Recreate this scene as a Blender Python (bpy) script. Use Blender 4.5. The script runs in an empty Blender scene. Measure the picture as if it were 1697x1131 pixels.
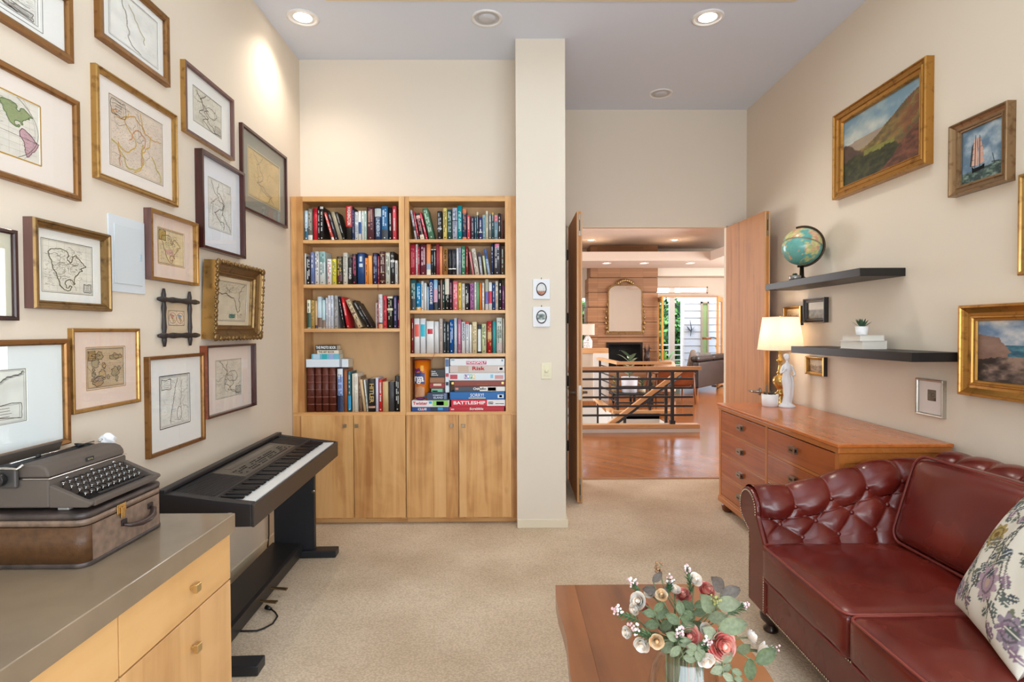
import bpy, math, random
import numpy as np
from mathutils import Vector, Matrix, Euler
R = math.radians
C = bpy.context.scene.collection
sc = bpy.context.scene

# ---------------------------------------------------------------- camera
F = 940.0
CAMLOC = Vector((0, 0, 1.435))
ROT = Matrix.Rotation(R(-0.52), 3, 'Z') @ Matrix.Rotation(R(90 - 1.07), 3, 'X') @ Matrix.Rotation(R(-0.22), 3, 'Z')
cam = bpy.data.objects.new('camera', bpy.data.cameras.new('camera'))
C.objects.link(cam)
cam.matrix_world = Matrix.Translation(CAMLOC) @ ROT.to_4x4()
cam.data.sensor_width = 36.0
cam.data.lens = F / 1697 * 36.0
cam.data.clip_start = 0.05
cam.data.clip_end = 300
sc.camera = cam

# ---------------------------------------------------------------- view, world, light
sc.view_settings.view_transform = 'Standard'
sc.view_settings.look = 'None'
sc.view_settings.exposure = 0.17
sc.view_settings.gamma = 1.0
sc.view_settings.use_curve_mapping = False

w = bpy.data.worlds.new('world'); sc.world = w; w.use_nodes = True
nt = w.node_tree; bg = nt.nodes['Background']
sky = nt.nodes.new('ShaderNodeTexSky'); sky.sky_type = 'NISHITA'
sky.sun_elevation = R(52); sky.sun_rotation = R(200); sky.sun_disc = False
sky.altitude = 100; sky.air_density = 1.2; sky.dust_density = 2.5
nt.links.new(sky.outputs[0], bg.inputs[0]); bg.inputs[1].default_value = 1.0

def lamp(name, kind, loc, power, col=(1, 1, 1), rot=(0, 0, 0), **kw):
    d = bpy.data.lights.new(name, kind); o = bpy.data.objects.new(name, d); C.objects.link(o)
    d.energy = power; d.color = col; o.location = loc; o.rotation_euler = rot
    for k, v in kw.items(): setattr(d, k, v)
    return o
sun = lamp("sun", "SUN", (5, 20, 12), 3.0, (1, .95, .86), (R(-30), R(22), 0), angle=R(1.0))
# daylight through the window wall behind the camera and through the skylight over the room
lamp('window_daylight', 'AREA', (0.3, -1.46, 1.75), 132, (.77, .89, 1.0), (R(116), 0, 0), shape='RECTANGLE', size=3.3, size_y=2.3)
lamp('side_fill', 'AREA', (2.22, -.55, 1.75), 62, (.80, .89, 1.0), (0, R(90), 0), shape='RECTANGLE', size=2.0, size_y=1.6)  # added unseen lamp to brighten the map wall; no window here
lamp('skylight_daylight', 'AREA', (0.35, 1.6, 4.25), 36, (.74, .88, 1.0), (0, 0, 0), shape='RECTANGLE', size=2.6, size_y=3.4)
# added fill lamps inside the windowless side walls of the living room
lamp('living_fill', 'AREA', (6.8, 10.5, 1.9), 400, (.92, .96, 1.0), (0, R(90), 0), shape='RECTANGLE', size=2.4, size_y=4.5)
lamp('hall_fill', 'AREA', (-2.2, 9.6, 2.0), 245, (.92, .96, 1.0), (0, R(-90), 0), shape='RECTANGLE', size=2.0, size_y=3.0)

# ---------------------------------------------------------------- pixel -> point on a real plane
def ray(px, py):
    return ROT @ Vector(((px - 848.5) / F, -(py - 565.5) / F, -1.0))
def hx(px, py, X):
    d = ray(px, py); return CAMLOC + d * ((X - CAMLOC.x) / d.x)
def hy(px, py, Y):
    d = ray(px, py); return CAMLOC + d * ((Y - CAMLOC.y) / d.y)
def hz(px, py, Z):
    d = ray(px, py); return CAMLOC + d * ((Z - CAMLOC.z) / d.z)

# ---------------------------------------------------------------- mesh builder
class MB:
    def __init__(s): s.v = []; s.f = []; s.m = []; s.s = []
    def add(s, vs, fs, m=0, sm=False):
        b = len(s.v); s.v.extend(tuple(p) for p in vs)
        for f in fs: s.f.append(tuple(b + i for i in f)); s.m.append(m); s.s.append(sm)
        return s
    def hexa(s, p, m=0):
        return s.add(p, [(0, 3, 2, 1), (4, 5, 6, 7), (0, 1, 5, 4), (1, 2, 6, 5), (2, 3, 7, 6), (3, 0, 4, 7)], m)
    def box(s, x0, y0, z0, x1, y1, z1, m=0):
        x0, x1 = min(x0, x1), max(x0, x1); y0, y1 = min(y0, y1), max(y0, y1); z0, z1 = min(z0, z1), max(z0, z1)
        return s.hexa([(x0, y0, z0), (x1, y0, z0), (x1, y1, z0), (x0, y1, z0), (x0, y0, z1), (x1, y0, z1), (x1, y1, z1), (x0, y1, z1)], m)
    def prism(s, poly, a, b, axis='z', m=0, sm=False):
        n = len(poly)
        def P(p, t): return {'z': (p[0], p[1], t), 'y': (p[0], t, p[1]), 'x': (t, p[0], p[1])}[axis]
        vs = [P(p, a) for p in poly] + [P(p, b) for p in poly]
        s.add(vs, [tuple(range(n))[::-1], tuple(range(n, 2 * n))], m)
        k = len(s.v) - 2 * n
        for i in range(n):
            j = (i + 1) % n; s.f.append((k + i, k + j, k + n + j, k + n + i)); s.m.append(m); s.s.append(sm)
        return s
    def tube(s, path, r, n=8, m=0, cap=True, sm=True, sq=None):
        P = [Vector(p) for p in path]; k = len(P)
        rr = r if isinstance(r, (list, tuple)) else [r] * k
        up = None; vs = []
        for i in range(k):
            t = (P[min(i + 1, k - 1)] - P[max(i - 1, 0)])
            t = t.normalized() if t.length > 1e-9 else Vector((0, 0, 1))
            if up is None: up = Vector((0, 0, 1)) if abs(t.z) < .9 else Vector((1, 0, 0))
            a = t.cross(up)
            if a.length < 1e-6: a = t.orthogonal()
            a.normalize(); b2 = a.cross(t).normalized(); up = b2
            for j in range(n):
                q = 2 * math.pi * (j + .5) / n
                vs.append(P[i] + a * (math.cos(q) * rr[i] * (sq[0] if sq else 1)) + b2 * (math.sin(q) * rr[i] * (sq[1] if sq else 1)))
        fs = [(i * n + j, i * n + (j + 1) % n, (i + 1) * n + (j + 1) % n, (i + 1) * n + j) for i in range(k - 1) for j in range(n)]
        s.add(vs, fs, m, sm)
        if cap:
            b = len(s.v) - k * n
            s.f.append(tuple(b + j for j in range(n))[::-1]); s.m.append(m); s.s.append(False)
            s.f.append(tuple(b + (k - 1) * n + j for j in range(n))); s.m.append(m); s.s.append(False)
        return s
    def lathe(s, prof, c=(0, 0, 0), n=24, m=0, sm=True, sx=1, sy=1, cap=True):
        vs = []
        for r, z in prof:
            for j in range(n):
                q = 2 * math.pi * j / n; vs.append((c[0] + r * sx * math.cos(q), c[1] + r * sy * math.sin(q), c[2] + z))
        k = len(prof)
        fs = [(i * n + j, i * n + (j + 1) % n, (i + 1) * n + (j + 1) % n, (i + 1) * n + j) for i in range(k - 1) for j in range(n)]
        s.add(vs, fs, m, sm)
        if cap:
            b = len(s.v) - k * n
            if prof[0][0] > 1e-5: s.f.append(tuple(b + j for j in range(n))[::-1]); s.m.append(m); s.s.append(False)
            if prof[-1][0] > 1e-5: s.f.append(tuple(b + (k - 1) * n + j for j in range(n))); s.m.append(m); s.s.append(False)
        return s
    def ball(s, c, r, n=12, k=8, m=0):
        rx, ry, rz = r if isinstance(r, (tuple, list)) else (r, r, r)
        vs = []
        for i in range(k + 1):
            a = math.pi * i / k
            for j in range(n):
                q = 2 * math.pi * j / n
                vs.append((c[0] + rx * math.sin(a) * math.cos(q), c[1] + ry * math.sin(a) * math.sin(q), c[2] - rz * math.cos(a)))
        return s.add(vs, [(i * n + j, i * n + (j + 1) % n, (i + 1) * n + (j + 1) % n, (i + 1) * n + j) for i in range(k) for j in range(n)], m, True)
    def grid(s, fn, nu, nv, m=0, sm=True, cu=False):
        vs = [fn(i / nu, j / nv) for i in range(nu + (0 if cu else 1)) for j in range(nv + 1)]
        w_ = nv + 1; N = nu if cu else nu + 1
        fs = [(i * w_ + j, ((i + 1) % N) * w_ + j, ((i + 1) % N) * w_ + j + 1, i * w_ + j + 1) for i in range(nu) for j in range(nv)]
        return s.add(vs, fs, m, sm)
    def strip(s, pts, wd, z=0.0, m=0):
        """a flat ribbon along 2-D points in the local xy plane"""
        for a, b in zip(pts[:-1], pts[1:]):
            dx, dy = b[0] - a[0], b[1] - a[1]; l = math.hypot(dx, dy)
            if l < 1e-7: continue
            nx, ny = -dy / l * wd / 2, dx / l * wd / 2
            s.add([(a[0] + nx, a[1] + ny, z), (a[0] - nx, a[1] - ny, z), (b[0] - nx, b[1] - ny, z), (b[0] + nx, b[1] + ny, z)], [(0, 1, 2, 3)], m)
        return s
    def xf(s, M, start=0):
        for i in range(start, len(s.v)): s.v[i] = tuple(M @ Vector(s.v[i]))
        return s
    def mesh(s, name, mats):
        me = bpy.data.meshes.new(name); me.from_pydata(s.v, [], s.f)
        for mt in (mats if isinstance(mats, (list, tuple)) else [mats]): me.materials.append(mt)
        me.polygons.foreach_set('material_index', s.m); me.polygons.foreach_set('use_smooth', s.s)
        me.update(); return me
    def build(s, name, mats, parent=None, bevel=0, seg=2, sub=0, keep=False):
        return put(name, s.mesh(name, mats), parent, bevel, seg, sub, keep)

WORLD = {}
def put(name, me, parent=None, bevel=0, seg=2, sub=0, local=False):
    o = bpy.data.objects.new(name, me); C.objects.link(o)
    if parent is not None:
        o.parent = parent
        if not local: o.matrix_parent_inverse = WORLD[parent.name].inverted()
        WORLD[o.name] = WORLD[parent.name].copy() if local else Matrix.Identity(4)
    else: WORLD[o.name] = Matrix.Identity(4)
    if bevel:
        b = o.modifiers.new('edge', 'BEVEL'); b.width = bevel; b.segments = seg; b.limit_method = 'ANGLE'; b.angle_limit = R(35)
    if sub:
        b = o.modifiers.new('smooth', 'SUBSURF'); b.levels = sub; b.render_levels = sub
    return o
def thing(name, label, cat, loc=(0, 0, 0), rz=0, group=None, M=None):
    o = bpy.data.objects.new(name, None); C.objects.link(o); o.empty_display_size = .05
    mw = M if M is not None else Matrix.Translation(Vector(loc)) @ Matrix.Rotation(rz, 4, 'Z')
    o.matrix_world = mw; WORLD[o.name] = mw.copy()
    return tag(o, label, cat, group)
def tag(o, label, cat, group=None):
    o['label'] = label; o['category'] = cat
    if group: o['group'] = group
    return o
def struct(o):
    o['kind'] = 'structure'; return o
def stuff(o):
    o['kind'] = 'stuff'; return o
def copy_tree(o, parent=None):
    c = o.copy(); C.objects.link(c)
    if parent is not None: c.parent = parent
    for ch in list(o.children): copy_tree(ch, c)
    return c

# ---------------------------------------------------------------- materials
def lin(c):
    c = [x / 255.0 for x in c[:3]]
    return tuple((x / 12.92 if x <= .04045 else ((x + .055) / 1.055) ** 2.4) for x in c) + (1,)
MATS = {}
def base(name):
    m = bpy.data.materials.new(name); m.use_nodes = True
    return m, m.node_tree, m.node_tree.nodes['Principled BSDF']
def mat(c, rough=.5, metal=0, spec=.5, coat=0, name=None, bump=0, bscale=200, var=0, vscale=6):
    key = (tuple(c), rough, metal, spec, coat, bump, bscale, var, vscale)
    if key in MATS: return MATS[key]
    m, t, p = base(name or 'paint'); MATS[key] = m
    p.inputs['Base Color'].default_value = lin(c); p.inputs['Roughness'].default_value = rough
    p.inputs['Metallic'].default_value = metal; p.inputs['Specular IOR Level'].default_value = spec
    p.inputs['Coat Weight'].default_value = coat
    if bump or var:
        tc = t.nodes.new('ShaderNodeTexCoord')
    if bump:
        n = t.nodes.new('ShaderNodeTexNoise'); n.inputs['Scale'].default_value = bscale; n.inputs['Detail'].default_value = 3
        b = t.nodes.new('ShaderNodeBump'); b.inputs['Strength'].default_value = bump; b.inputs['Distance'].default_value = .002
        t.links.new(tc.outputs['Object'], n.inputs['Vector']); t.links.new(n.outputs[0], b.inputs['Height']); t.links.new(b.outputs[0], p.inputs['Normal'])
    if var:
        n = t.nodes.new('ShaderNodeTexNoise'); n.inputs['Scale'].default_value = vscale; n.inputs['Detail'].default_value = 4
        t.links.new(tc.outputs['Object'], n.inputs['Vector'])
        r_ = t.nodes.new('ShaderNodeValToRGB'); t.links.new(n.outputs[0], r_.inputs[0])
        k0 = lin([max(0, x * (1 - var)) for x in c]); k1 = lin([min(255, x * (1 + var)) for x in c])
        r_.color_ramp.elements[0].position = .3; r_.color_ramp.elements[1].position = .7
        r_.color_ramp.elements[0].color = k0; r_.color_ramp.elements[1].color = k1
        t.links.new(r_.outputs[0], p.inputs['Base Color'])
    return m
def wood(cols, grain='z', rough=.4, scale=1.0, coat=0, stretch=18, knots=0, name='wood', spread=.35, planks=None):
    """grain runs along the named axis of the object's own space; planks = (axis, width) tints glued-up staves"""
    m, t, p = base(name); N = t.nodes; L = t.links
    tc = N.new('ShaderNodeTexCoord'); oi = N.new('ShaderNodeObjectInfo')
    mul = N.new('ShaderNodeMath'); mul.operation = 'MULTIPLY'; mul.inputs[1].default_value = 37.0
    L.new(oi.outputs['Random'], mul.inputs[0])
    off = N.new('ShaderNodeVectorMath'); off.operation = 'ADD'
    L.new(tc.outputs['Object'], off.inputs[0]); L.new(mul.outputs[0], off.inputs[1])
    mp = N.new('ShaderNodeMapping'); L.new(off.outputs[0], mp.inputs[0])
    sv = [stretch * scale] * 3; sv['xyz'.index(grain)] = scale * 1.1
    mp.inputs['Scale'].default_value = sv
    n1 = N.new('ShaderNodeTexNoise'); n1.inputs['Scale'].default_value = 1.0; n1.inputs['Detail'].default_value = 5; n1.inputs['Distortion'].default_value = 1.2
    L.new(mp.outputs[0], n1.inputs['Vector'])
    n2 = N.new('ShaderNodeTexNoise'); n2.inputs['Scale'].default_value = 2.6; n2.inputs['Detail'].default_value = 3; n2.inputs['Distortion'].default_value = 1.5
    L.new(off.outputs[0], n2.inputs['Vector'])
    a = N.new('ShaderNodeMath'); a.operation = 'MULTIPLY_ADD'; a.inputs[1].default_value = .75
    b = N.new('ShaderNodeMath'); b.operation = 'MULTIPLY'; b.inputs[1].default_value = .35
    L.new(n2.outputs[0], b.inputs[0]); L.new(n1.outputs[0], a.inputs[0]); L.new(b.outputs[0], a.inputs[2])
    fac = a.outputs[0]
    if planks:
        sx = N.new('ShaderNodeSeparateXYZ'); L.new(off.outputs[0], sx.inputs[0])
        d = N.new('ShaderNodeMath'); d.operation = 'DIVIDE'; d.inputs[1].default_value = planks[1]; L.new(sx.outputs['XYZ'.index(planks[0].upper())], d.inputs[0])
        fl = N.new('ShaderNodeMath'); fl.operation = 'FLOOR'; L.new(d.outputs[0], fl.inputs[0])
        wn = N.new('ShaderNodeTexWhiteNoise'); wn.noise_dimensions = '1D'; L.new(fl.outputs[0], wn.inputs['W'])
        e = N.new('ShaderNodeMath'); e.operation = 'MULTIPLY_ADD'; e.inputs[1].default_value = .28
        L.new(wn.outputs['Value'], e.inputs[0]); L.new(fac, e.inputs[2])
        f2 = N.new('ShaderNodeMath'); f2.operation = 'SUBTRACT'; f2.inputs[1].default_value = .14; L.new(e.outputs[0], f2.inputs[0]); fac = f2.outputs[0]
    rp = N.new('ShaderNodeValToRGB'); L.new(fac, rp.inputs[0]); cr = rp.color_ramp
    k = len(cols)
    while len(cr.elements) < k: cr.elements.new(.5)
    for i, c in enumerate(cols):
        cr.elements[i].position = .55 - spread / 2 + spread * i / max(1, k - 1); cr.elements[i].color = lin(c)
    col = rp.outputs[0]
    if knots:
        vo = N.new('ShaderNodeTexNoise'); vo.inputs['Scale'].default_value = 7; vo.inputs['Detail'].default_value = 1
        m2 = N.new('ShaderNodeMapping'); s2 = [1, 1, 1]; s2['xyz'.index(grain)] = .5; m2.inputs['Scale'].default_value = s2
        L.new(off.outputs[0], m2.inputs[0]); L.new(m2.outputs[0], vo.inputs['Vector'])
        r2 = N.new('ShaderNodeValToRGB'); r2.color_ramp.elements[0].position = .68; r2.color_ramp.elements[1].position = .8
        r2.color_ramp.elements[0].color = (0, 0, 0, 1); r2.color_ramp.elements[1].color = (knots, knots, knots, 1)
        L.new(vo.outputs[0], r2.inputs[0])
        mx = N.new('ShaderNodeMix'); mx.data_type = 'RGBA'; L.new(r2.outputs[0], mx.inputs['Factor']); L.new(col, mx.inputs['A'])
        mx.inputs['B'].default_value = lin([x * .72 for x in cols[0]]); col = mx.outputs['Result']
    L.new(col, p.inputs['Base Color'])
    p.inputs['Roughness'].default_value = rough; p.inputs['Coat Weight'].default_value = coat; p.inputs['Coat Roughness'].default_value = .12
    bp = N.new('ShaderNodeBump'); bp.inputs['Strength'].default_value = .08; bp.inputs['Distance'].default_value = .001
    L.new(n1.outputs[0], bp.inputs['Height']); L.new(bp.outputs[0], p.inputs['Normal'])
    return m
def attr_mat(name, rough=.6, spec=.4, bump=0, bscale=300):
    m, t, p = base(name)
    a = t.nodes.new('ShaderNodeAttribute'); a.attribute_name = 'col'
    t.links.new(a.outputs['Color'], p.inputs['Base Color']); p.inputs['Roughness'].default_value = rough; p.inputs['Specular IOR Level'].default_value = spec
    if bump:
        tc = t.nodes.new('ShaderNodeTexCoord'); n = t.nodes.new('ShaderNodeTexNoise'); n.inputs['Scale'].default_value = bscale
        b = t.nodes.new('ShaderNodeBump'); b.inputs['Strength'].default_value = bump; b.inputs['Distance'].default_value = .002
        t.links.new(tc.outputs['Object'], n.inputs['Vector']); t.links.new(n.outputs[0], b.inputs['Height']); t.links.new(b.outputs[0], p.inputs['Normal'])
    return m
def paint_verts(me, cols):
    a = me.color_attributes.new('col', 'FLOAT_COLOR', 'POINT')
    c = np.asarray(cols, dtype=np.float64) / 255.0
    l = np.where(c <= .04045, c / 12.92, ((c + .055) / 1.055) ** 2.4)
    out = np.ones((len(l), 4)); out[:, :3] = l
    a.data.foreach_set('color', out.astype(np.float32).ravel())
def glass_mat(name='glass', tint=(1, 1, 1), ior=1.45):
    m, t, p = base(name); N = t.nodes; L = t.links; N.remove(p)
    tr = N.new('ShaderNodeBsdfTransparent'); tr.inputs[0].default_value = tuple(tint) + (1,)
    gl = N.new('ShaderNodeBsdfGlossy'); gl.inputs['Roughness'].default_value = .01
    lw = N.new('ShaderNodeFresnel'); lw.inputs['IOR'].default_value = ior
    mx = N.new('ShaderNodeMixShader'); ge = N.new('ShaderNodeNewGeometry'); iv = N.new('ShaderNodeMath'); iv.operation = 'SUBTRACT'; iv.inputs[0].default_value = 1; L.new(ge.outputs['Backfacing'], iv.inputs[1])
    ml = N.new('ShaderNodeMath'); ml.operation = 'MULTIPLY'; L.new(lw.outputs[0], ml.inputs[0]); L.new(iv.outputs[0], ml.inputs[1])
    L.new(ml.outputs[0], mx.inputs[0]); L.new(tr.outputs[0], mx.inputs[1]); L.new(gl.outputs[0], mx.inputs[2])
    L.new(mx.outputs[0], N['Material Output'].inputs[0]); return m
def emit(c, s, name='lit_diffuser'):
    m, t, p = base(name); p.inputs['Base Color'].default_value = lin(c); p.inputs['Emission Color'].default_value = lin(c); p.inputs['Emission Strength'].default_value = s
    return m
def gold_mat(c, rough=.32, wear=(92, 58, 30), name='gilt'):
    m, t, p = base(name); N = t.nodes; L = t.links
    tc = N.new('ShaderNodeTexCoord'); n = N.new('ShaderNodeTexNoise'); n.inputs['Scale'].default_value = 26; n.inputs['Detail'].default_value = 5
    L.new(tc.outputs['Object'], n.inputs['Vector'])
    r_ = N.new('ShaderNodeValToRGB'); L.new(n.outputs[0], r_.inputs[0])
    r_.color_ramp.elements[0].position = .22; r_.color_ramp.elements[1].position = .46
    r_.color_ramp.elements[0].color = lin(wear); r_.color_ramp.elements[1].color = lin(c)
    L.new(r_.outputs[0], p.inputs['Base Color']); p.inputs['Metallic'].default_value = .75; p.inputs['Roughness'].default_value = rough
    b = N.new('ShaderNodeBump'); b.inputs['Strength'].default_value = .15; b.inputs['Distance'].default_value = .002; L.new(n.outputs[0], b.inputs['Height']); L.new(b.outputs[0], p.inputs['Normal'])
    return m

M_glass = glass_mat()
M_wall = mat((226, 212, 193), .85, spec=.2, name='wall_paint', bump=.12, bscale=260)
M_wallw = mat((225, 213, 197), .85, spec=.2, name='wall_paint_back', bump=.12, bscale=260)
M_ceil = mat((220, 226, 238), .9, spec=.2, name='ceiling_paint')
M_trim = mat((226, 214, 190), .5, name='trim_paint')
M_black = mat((24, 23, 24), .45, name='black_plastic', bump=.1, bscale=600)
M_steel = mat((150, 146, 140), .28, 1, name='brushed_nickel')
M_brass = mat((196, 160, 98), .25, 1, name='polished_brass')
M_white = mat((236, 236, 236), .45, name='white_glaze')
def carpet_mat():
    m, t, p = base('carpet'); N = t.nodes; L = t.links
    tc = N.new('ShaderNodeTexCoord')
    mp = N.new('ShaderNodeMapping'); mp.inputs['Scale'].default_value = (95, 130, 1); L.new(tc.outputs['Object'], mp.inputs[0])
    n = N.new('ShaderNodeTexVoronoi'); n.inputs['Scale'].default_value = 1.0; L.new(mp.outputs[0], n.inputs['Vector'])
    n2 = N.new('ShaderNodeTexNoise'); n2.inputs['Scale'].default_value = 1.3; n2.inputs['Detail'].default_value = 5; L.new(tc.outputs['Object'], n2.inputs['Vector'])
    n3 = N.new('ShaderNodeTexNoise'); n3.inputs['Scale'].default_value = 260; n3.inputs['Detail'].default_value = 2; L.new(tc.outputs['Object'], n3.inputs['Vector'])
    r1 = N.new('ShaderNodeValToRGB'); L.new(n.outputs['Distance'], r1.inputs[0])
    r1.color_ramp.elements[0].position = .1; r1.color_ramp.elements[1].position = .75
    r1.color_ramp.elements[0].color = lin((236, 216, 190)); r1.color_ramp.elements[1].color = lin((208, 188, 162))
    r2 = N.new('ShaderNodeValToRGB'); L.new(n2.outputs[0], r2.inputs[0])
    r2.color_ramp.elements[0].position = .35; r2.color_ramp.elements[1].position = .62
    r2.color_ramp.elements[0].color = lin((226, 220, 214)); r2.color_ramp.elements[1].color = (1, 1, 1, 1)
    mx = N.new('ShaderNodeMix'); mx.data_type = 'RGBA'; mx.blend_type = 'MULTIPLY'; mx.inputs['Factor'].default_value = 1
    L.new(r1.outputs[0], mx.inputs['A']); L.new(r2.outputs[0], mx.inputs['B']); L.new(mx.outputs['Result'], p.inputs['Base Color'])
    ad = N.new('ShaderNodeMath'); ad.operation = 'SUBTRACT'; L.new(n3.outputs[0], ad.inputs[0]); L.new(n.outputs['Distance'], ad.inputs[1])
    b = N.new('ShaderNodeBump'); b.inputs['Strength'].default_value = .6; b.inputs['Distance'].default_value = .004; L.new(ad.outputs[0], b.inputs['Height']); L.new(b.outputs[0], p.inputs['Normal'])
    p.inputs['Roughness'].default_value = .95; p.inputs['Specular IOR Level'].default_value = .1
    return m
def plankfloor_mat():
    m, t, p = base('oak_strip_floor'); N = t.nodes; L = t.links
    tc = N.new('ShaderNodeTexCoord'); mp = N.new('ShaderNodeMapping'); mp.inputs['Rotation'].default_value = (0, 0, R(45)); L.new(tc.outputs['Object'], mp.inputs[0])
    br = N.new('ShaderNodeTexBrick'); br.inputs['Scale'].default_value = 1; br.inputs['Brick Width'].default_value = .9; br.inputs['Row Height'].default_value = .075
    br.inputs['Mortar Size'].default_value = .0012; br.inputs['Color1'].default_value = lin((186, 118, 60)); br.inputs['Color2'].default_value = lin((168, 100, 48)); br.inputs['Mortar'].default_value = lin((98, 56, 26)); br.offset = .37
    L.new(mp.outputs[0], br.inputs['Vector'])
    m2 = N.new('ShaderNodeMapping'); m2.inputs['Scale'].default_value = (3, 40, 1); L.new(mp.outputs[0], m2.inputs[0])
    n = N.new('ShaderNodeTexNoise'); n.inputs['Detail'].default_value = 4; L.new(m2.outputs[0], n.inputs['Vector'])
    r1 = N.new('ShaderNodeValToRGB'); r1.color_ramp.elements[0].color = lin((205, 195, 185)); r1.color_ramp.elements[1].color = (1, 1, 1, 1); L.new(n.outputs[0], r1.inputs[0])
    mx = N.new('ShaderNodeMix'); mx.data_type = 'RGBA'; mx.blend_type = 'MULTIPLY'; mx.inputs['Factor'].default_value = 1
    L.new(br.outputs[0], mx.inputs['A']); L.new(r1.outputs[0], mx.inputs['B']); L.new(mx.outputs['Result'], p.inputs['Base Color'])
    p.inputs['Roughness'].default_value = .22; p.inputs['Coat Weight'].default_value = .3; p.inputs['Coat Roughness'].default_value = .1
    n4 = N.new('ShaderNodeTexNoise'); n4.inputs['Scale'].default_value = 9; L.new(tc.outputs['Object'], n4.inputs['Vector'])
    b = N.new('ShaderNodeBump'); b.inputs['Strength'].default_value = .05; b.inputs['Distance'].default_value = .01; L.new(n4.outputs[0], b.inputs['Height']); L.new(b.outputs[0], p.inputs['Normal'])
    return m

# ---------------------------------------------------------------- room shell
XL, XR, YB, YD, ZC = -1.59, 2.29, 4.42, 5.41, 3.525
PX0, PX1, PY0 = 0.07, 0.425, 4.10
YREAR = -1.6
def S(name, mb, m, bevel=0):
    return struct(mb.build(name, m, None, bevel))
S('floor', MB().box(XL - .1, YREAR - .1, -.1, XR + .1, YD + .02, 0), carpet_mat())
S('wall_left', MB().box(XL - .12, YREAR, 0, XL, YB + .12, ZC), M_wall)
S('wall_right', MB().box(XR, YREAR, 0, XR + .12, YD, ZC), M_wall)
S('wall_back', MB().box(XL, YB, 0, PX0, YB + .12, ZC), M_wallw)
S('pillar', MB().box(PX0, PY0, 0, PX1, YD, ZC), M_wallw)
JX0, JX1, HZ = hy(941, 600, YD).x, hy(1203, 600, YD).x, hy(1080, 375, YD).z
S('wall_door', MB().box(PX1, YD, HZ, XR + .12, YD + .05, ZC).box(PX1 - .3, YD, 0, JX0 - .012, YD + .05, HZ).box(JX1 + .012, YD, 0, XR + .12, YD + .05, HZ), M_wallw)
S('trim_door', MB().box(JX0 - .012, YD - .002, 0, JX0, YD + .052, HZ).box(JX1, YD - .002, 0, JX1 + .012, YD + .052, HZ).box(JX0 - .012, YD - .002, HZ - .012, JX1 + .012, YD + .052, HZ), M_trim)
S('trim_threshold', MB().box(JX0, YD + .0, -.004, JX1, YD + .05, .006), wood([(150, 100, 60), (176, 126, 80)], 'x'), .002)
# ceiling round the skylight well
WX0, WX1, WY1, WY0 = -1.10, 1.81, 3.62, -.4
cm = MB()
cm.box(XL - .12, WY1, ZC, XR + .12, YD + .13, ZC + .1); cm.box(XL - .12, YREAR, ZC, XR + .12, WY0, ZC + .1)
cm.box(XL - .12, WY0, ZC, WX0, WY1, ZC + .1); cm.box(WX1, WY0, ZC, XR + .12, WY1, ZC + .1)
S('ceiling', cm, M_ceil)
S('trim_skylight', MB().box(WX0 - .03, WY1 - .03, ZC - .012, WX1 + .03, WY1, ZC + .9).box(WX0 - .03, WY0, ZC - .012, WX0, WY1 - .03, ZC + .9).box(WX1, WY0, ZC - .012, WX1 + .03, WY1 - .03, ZC + .9)
  .box(WX0 - .03, WY0 - .03, ZC - .012, WX1 + .03, WY0, ZC + .9), M_trim)
S('ceiling_skylight', MB().box(WX0 - .03, WY0 - .03, ZC + .9, WX1 + .03, WY1, ZC + 1.0), M_ceil)
# window wall behind the camera, an added panel closing it to sky light
rw = MB()
rw.box(XL, YREAR - .12, 0, XR, YREAR, .55).box(XL, YREAR - .12, 2.95, XR, YREAR, ZC).box(XL, YREAR - .12, .55, XL + .2, YREAR, 2.95).box(XR - .2, YREAR - .12, .55, XR, YREAR, 2.95)
S('wall_rear', rw, M_wall)
S('window_1', MB().box(XL + .2, YREAR - .1, .55, XR - .2, YREAR - .06, .6).box(XL + .2, YREAR - .1, 2.9, XR - .2, YREAR - .06, 2.95).box(.3, YREAR - .1, .6, .36, YREAR - .06, 2.9), mat((120, 80, 48), .5))
S('window_light_block', MB().box(XL + .2, YREAR - .11, .55, XR - .2, YREAR - .1, 2.95), mat((236, 236, 232), .8, name='light_block_white'))  # unseen sheet added to keep world light out of the rear opening
S('baseboard_pillar', MB().box(PX0 + .002, PY0 - .014, 0, PX1 + .014, PY0, .062).box(PX1, PY0, 0, PX1 + .014, YD - .02, .062), M_trim, .002)
S('baseboard_left', MB().box(XL, 2.2, 0, XL + .012, 4.2, .065), M_trim)
S('baseboard_right', MB().box(XR - .012, YREAR, 0, XR, YD, .065), M_trim)

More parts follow.
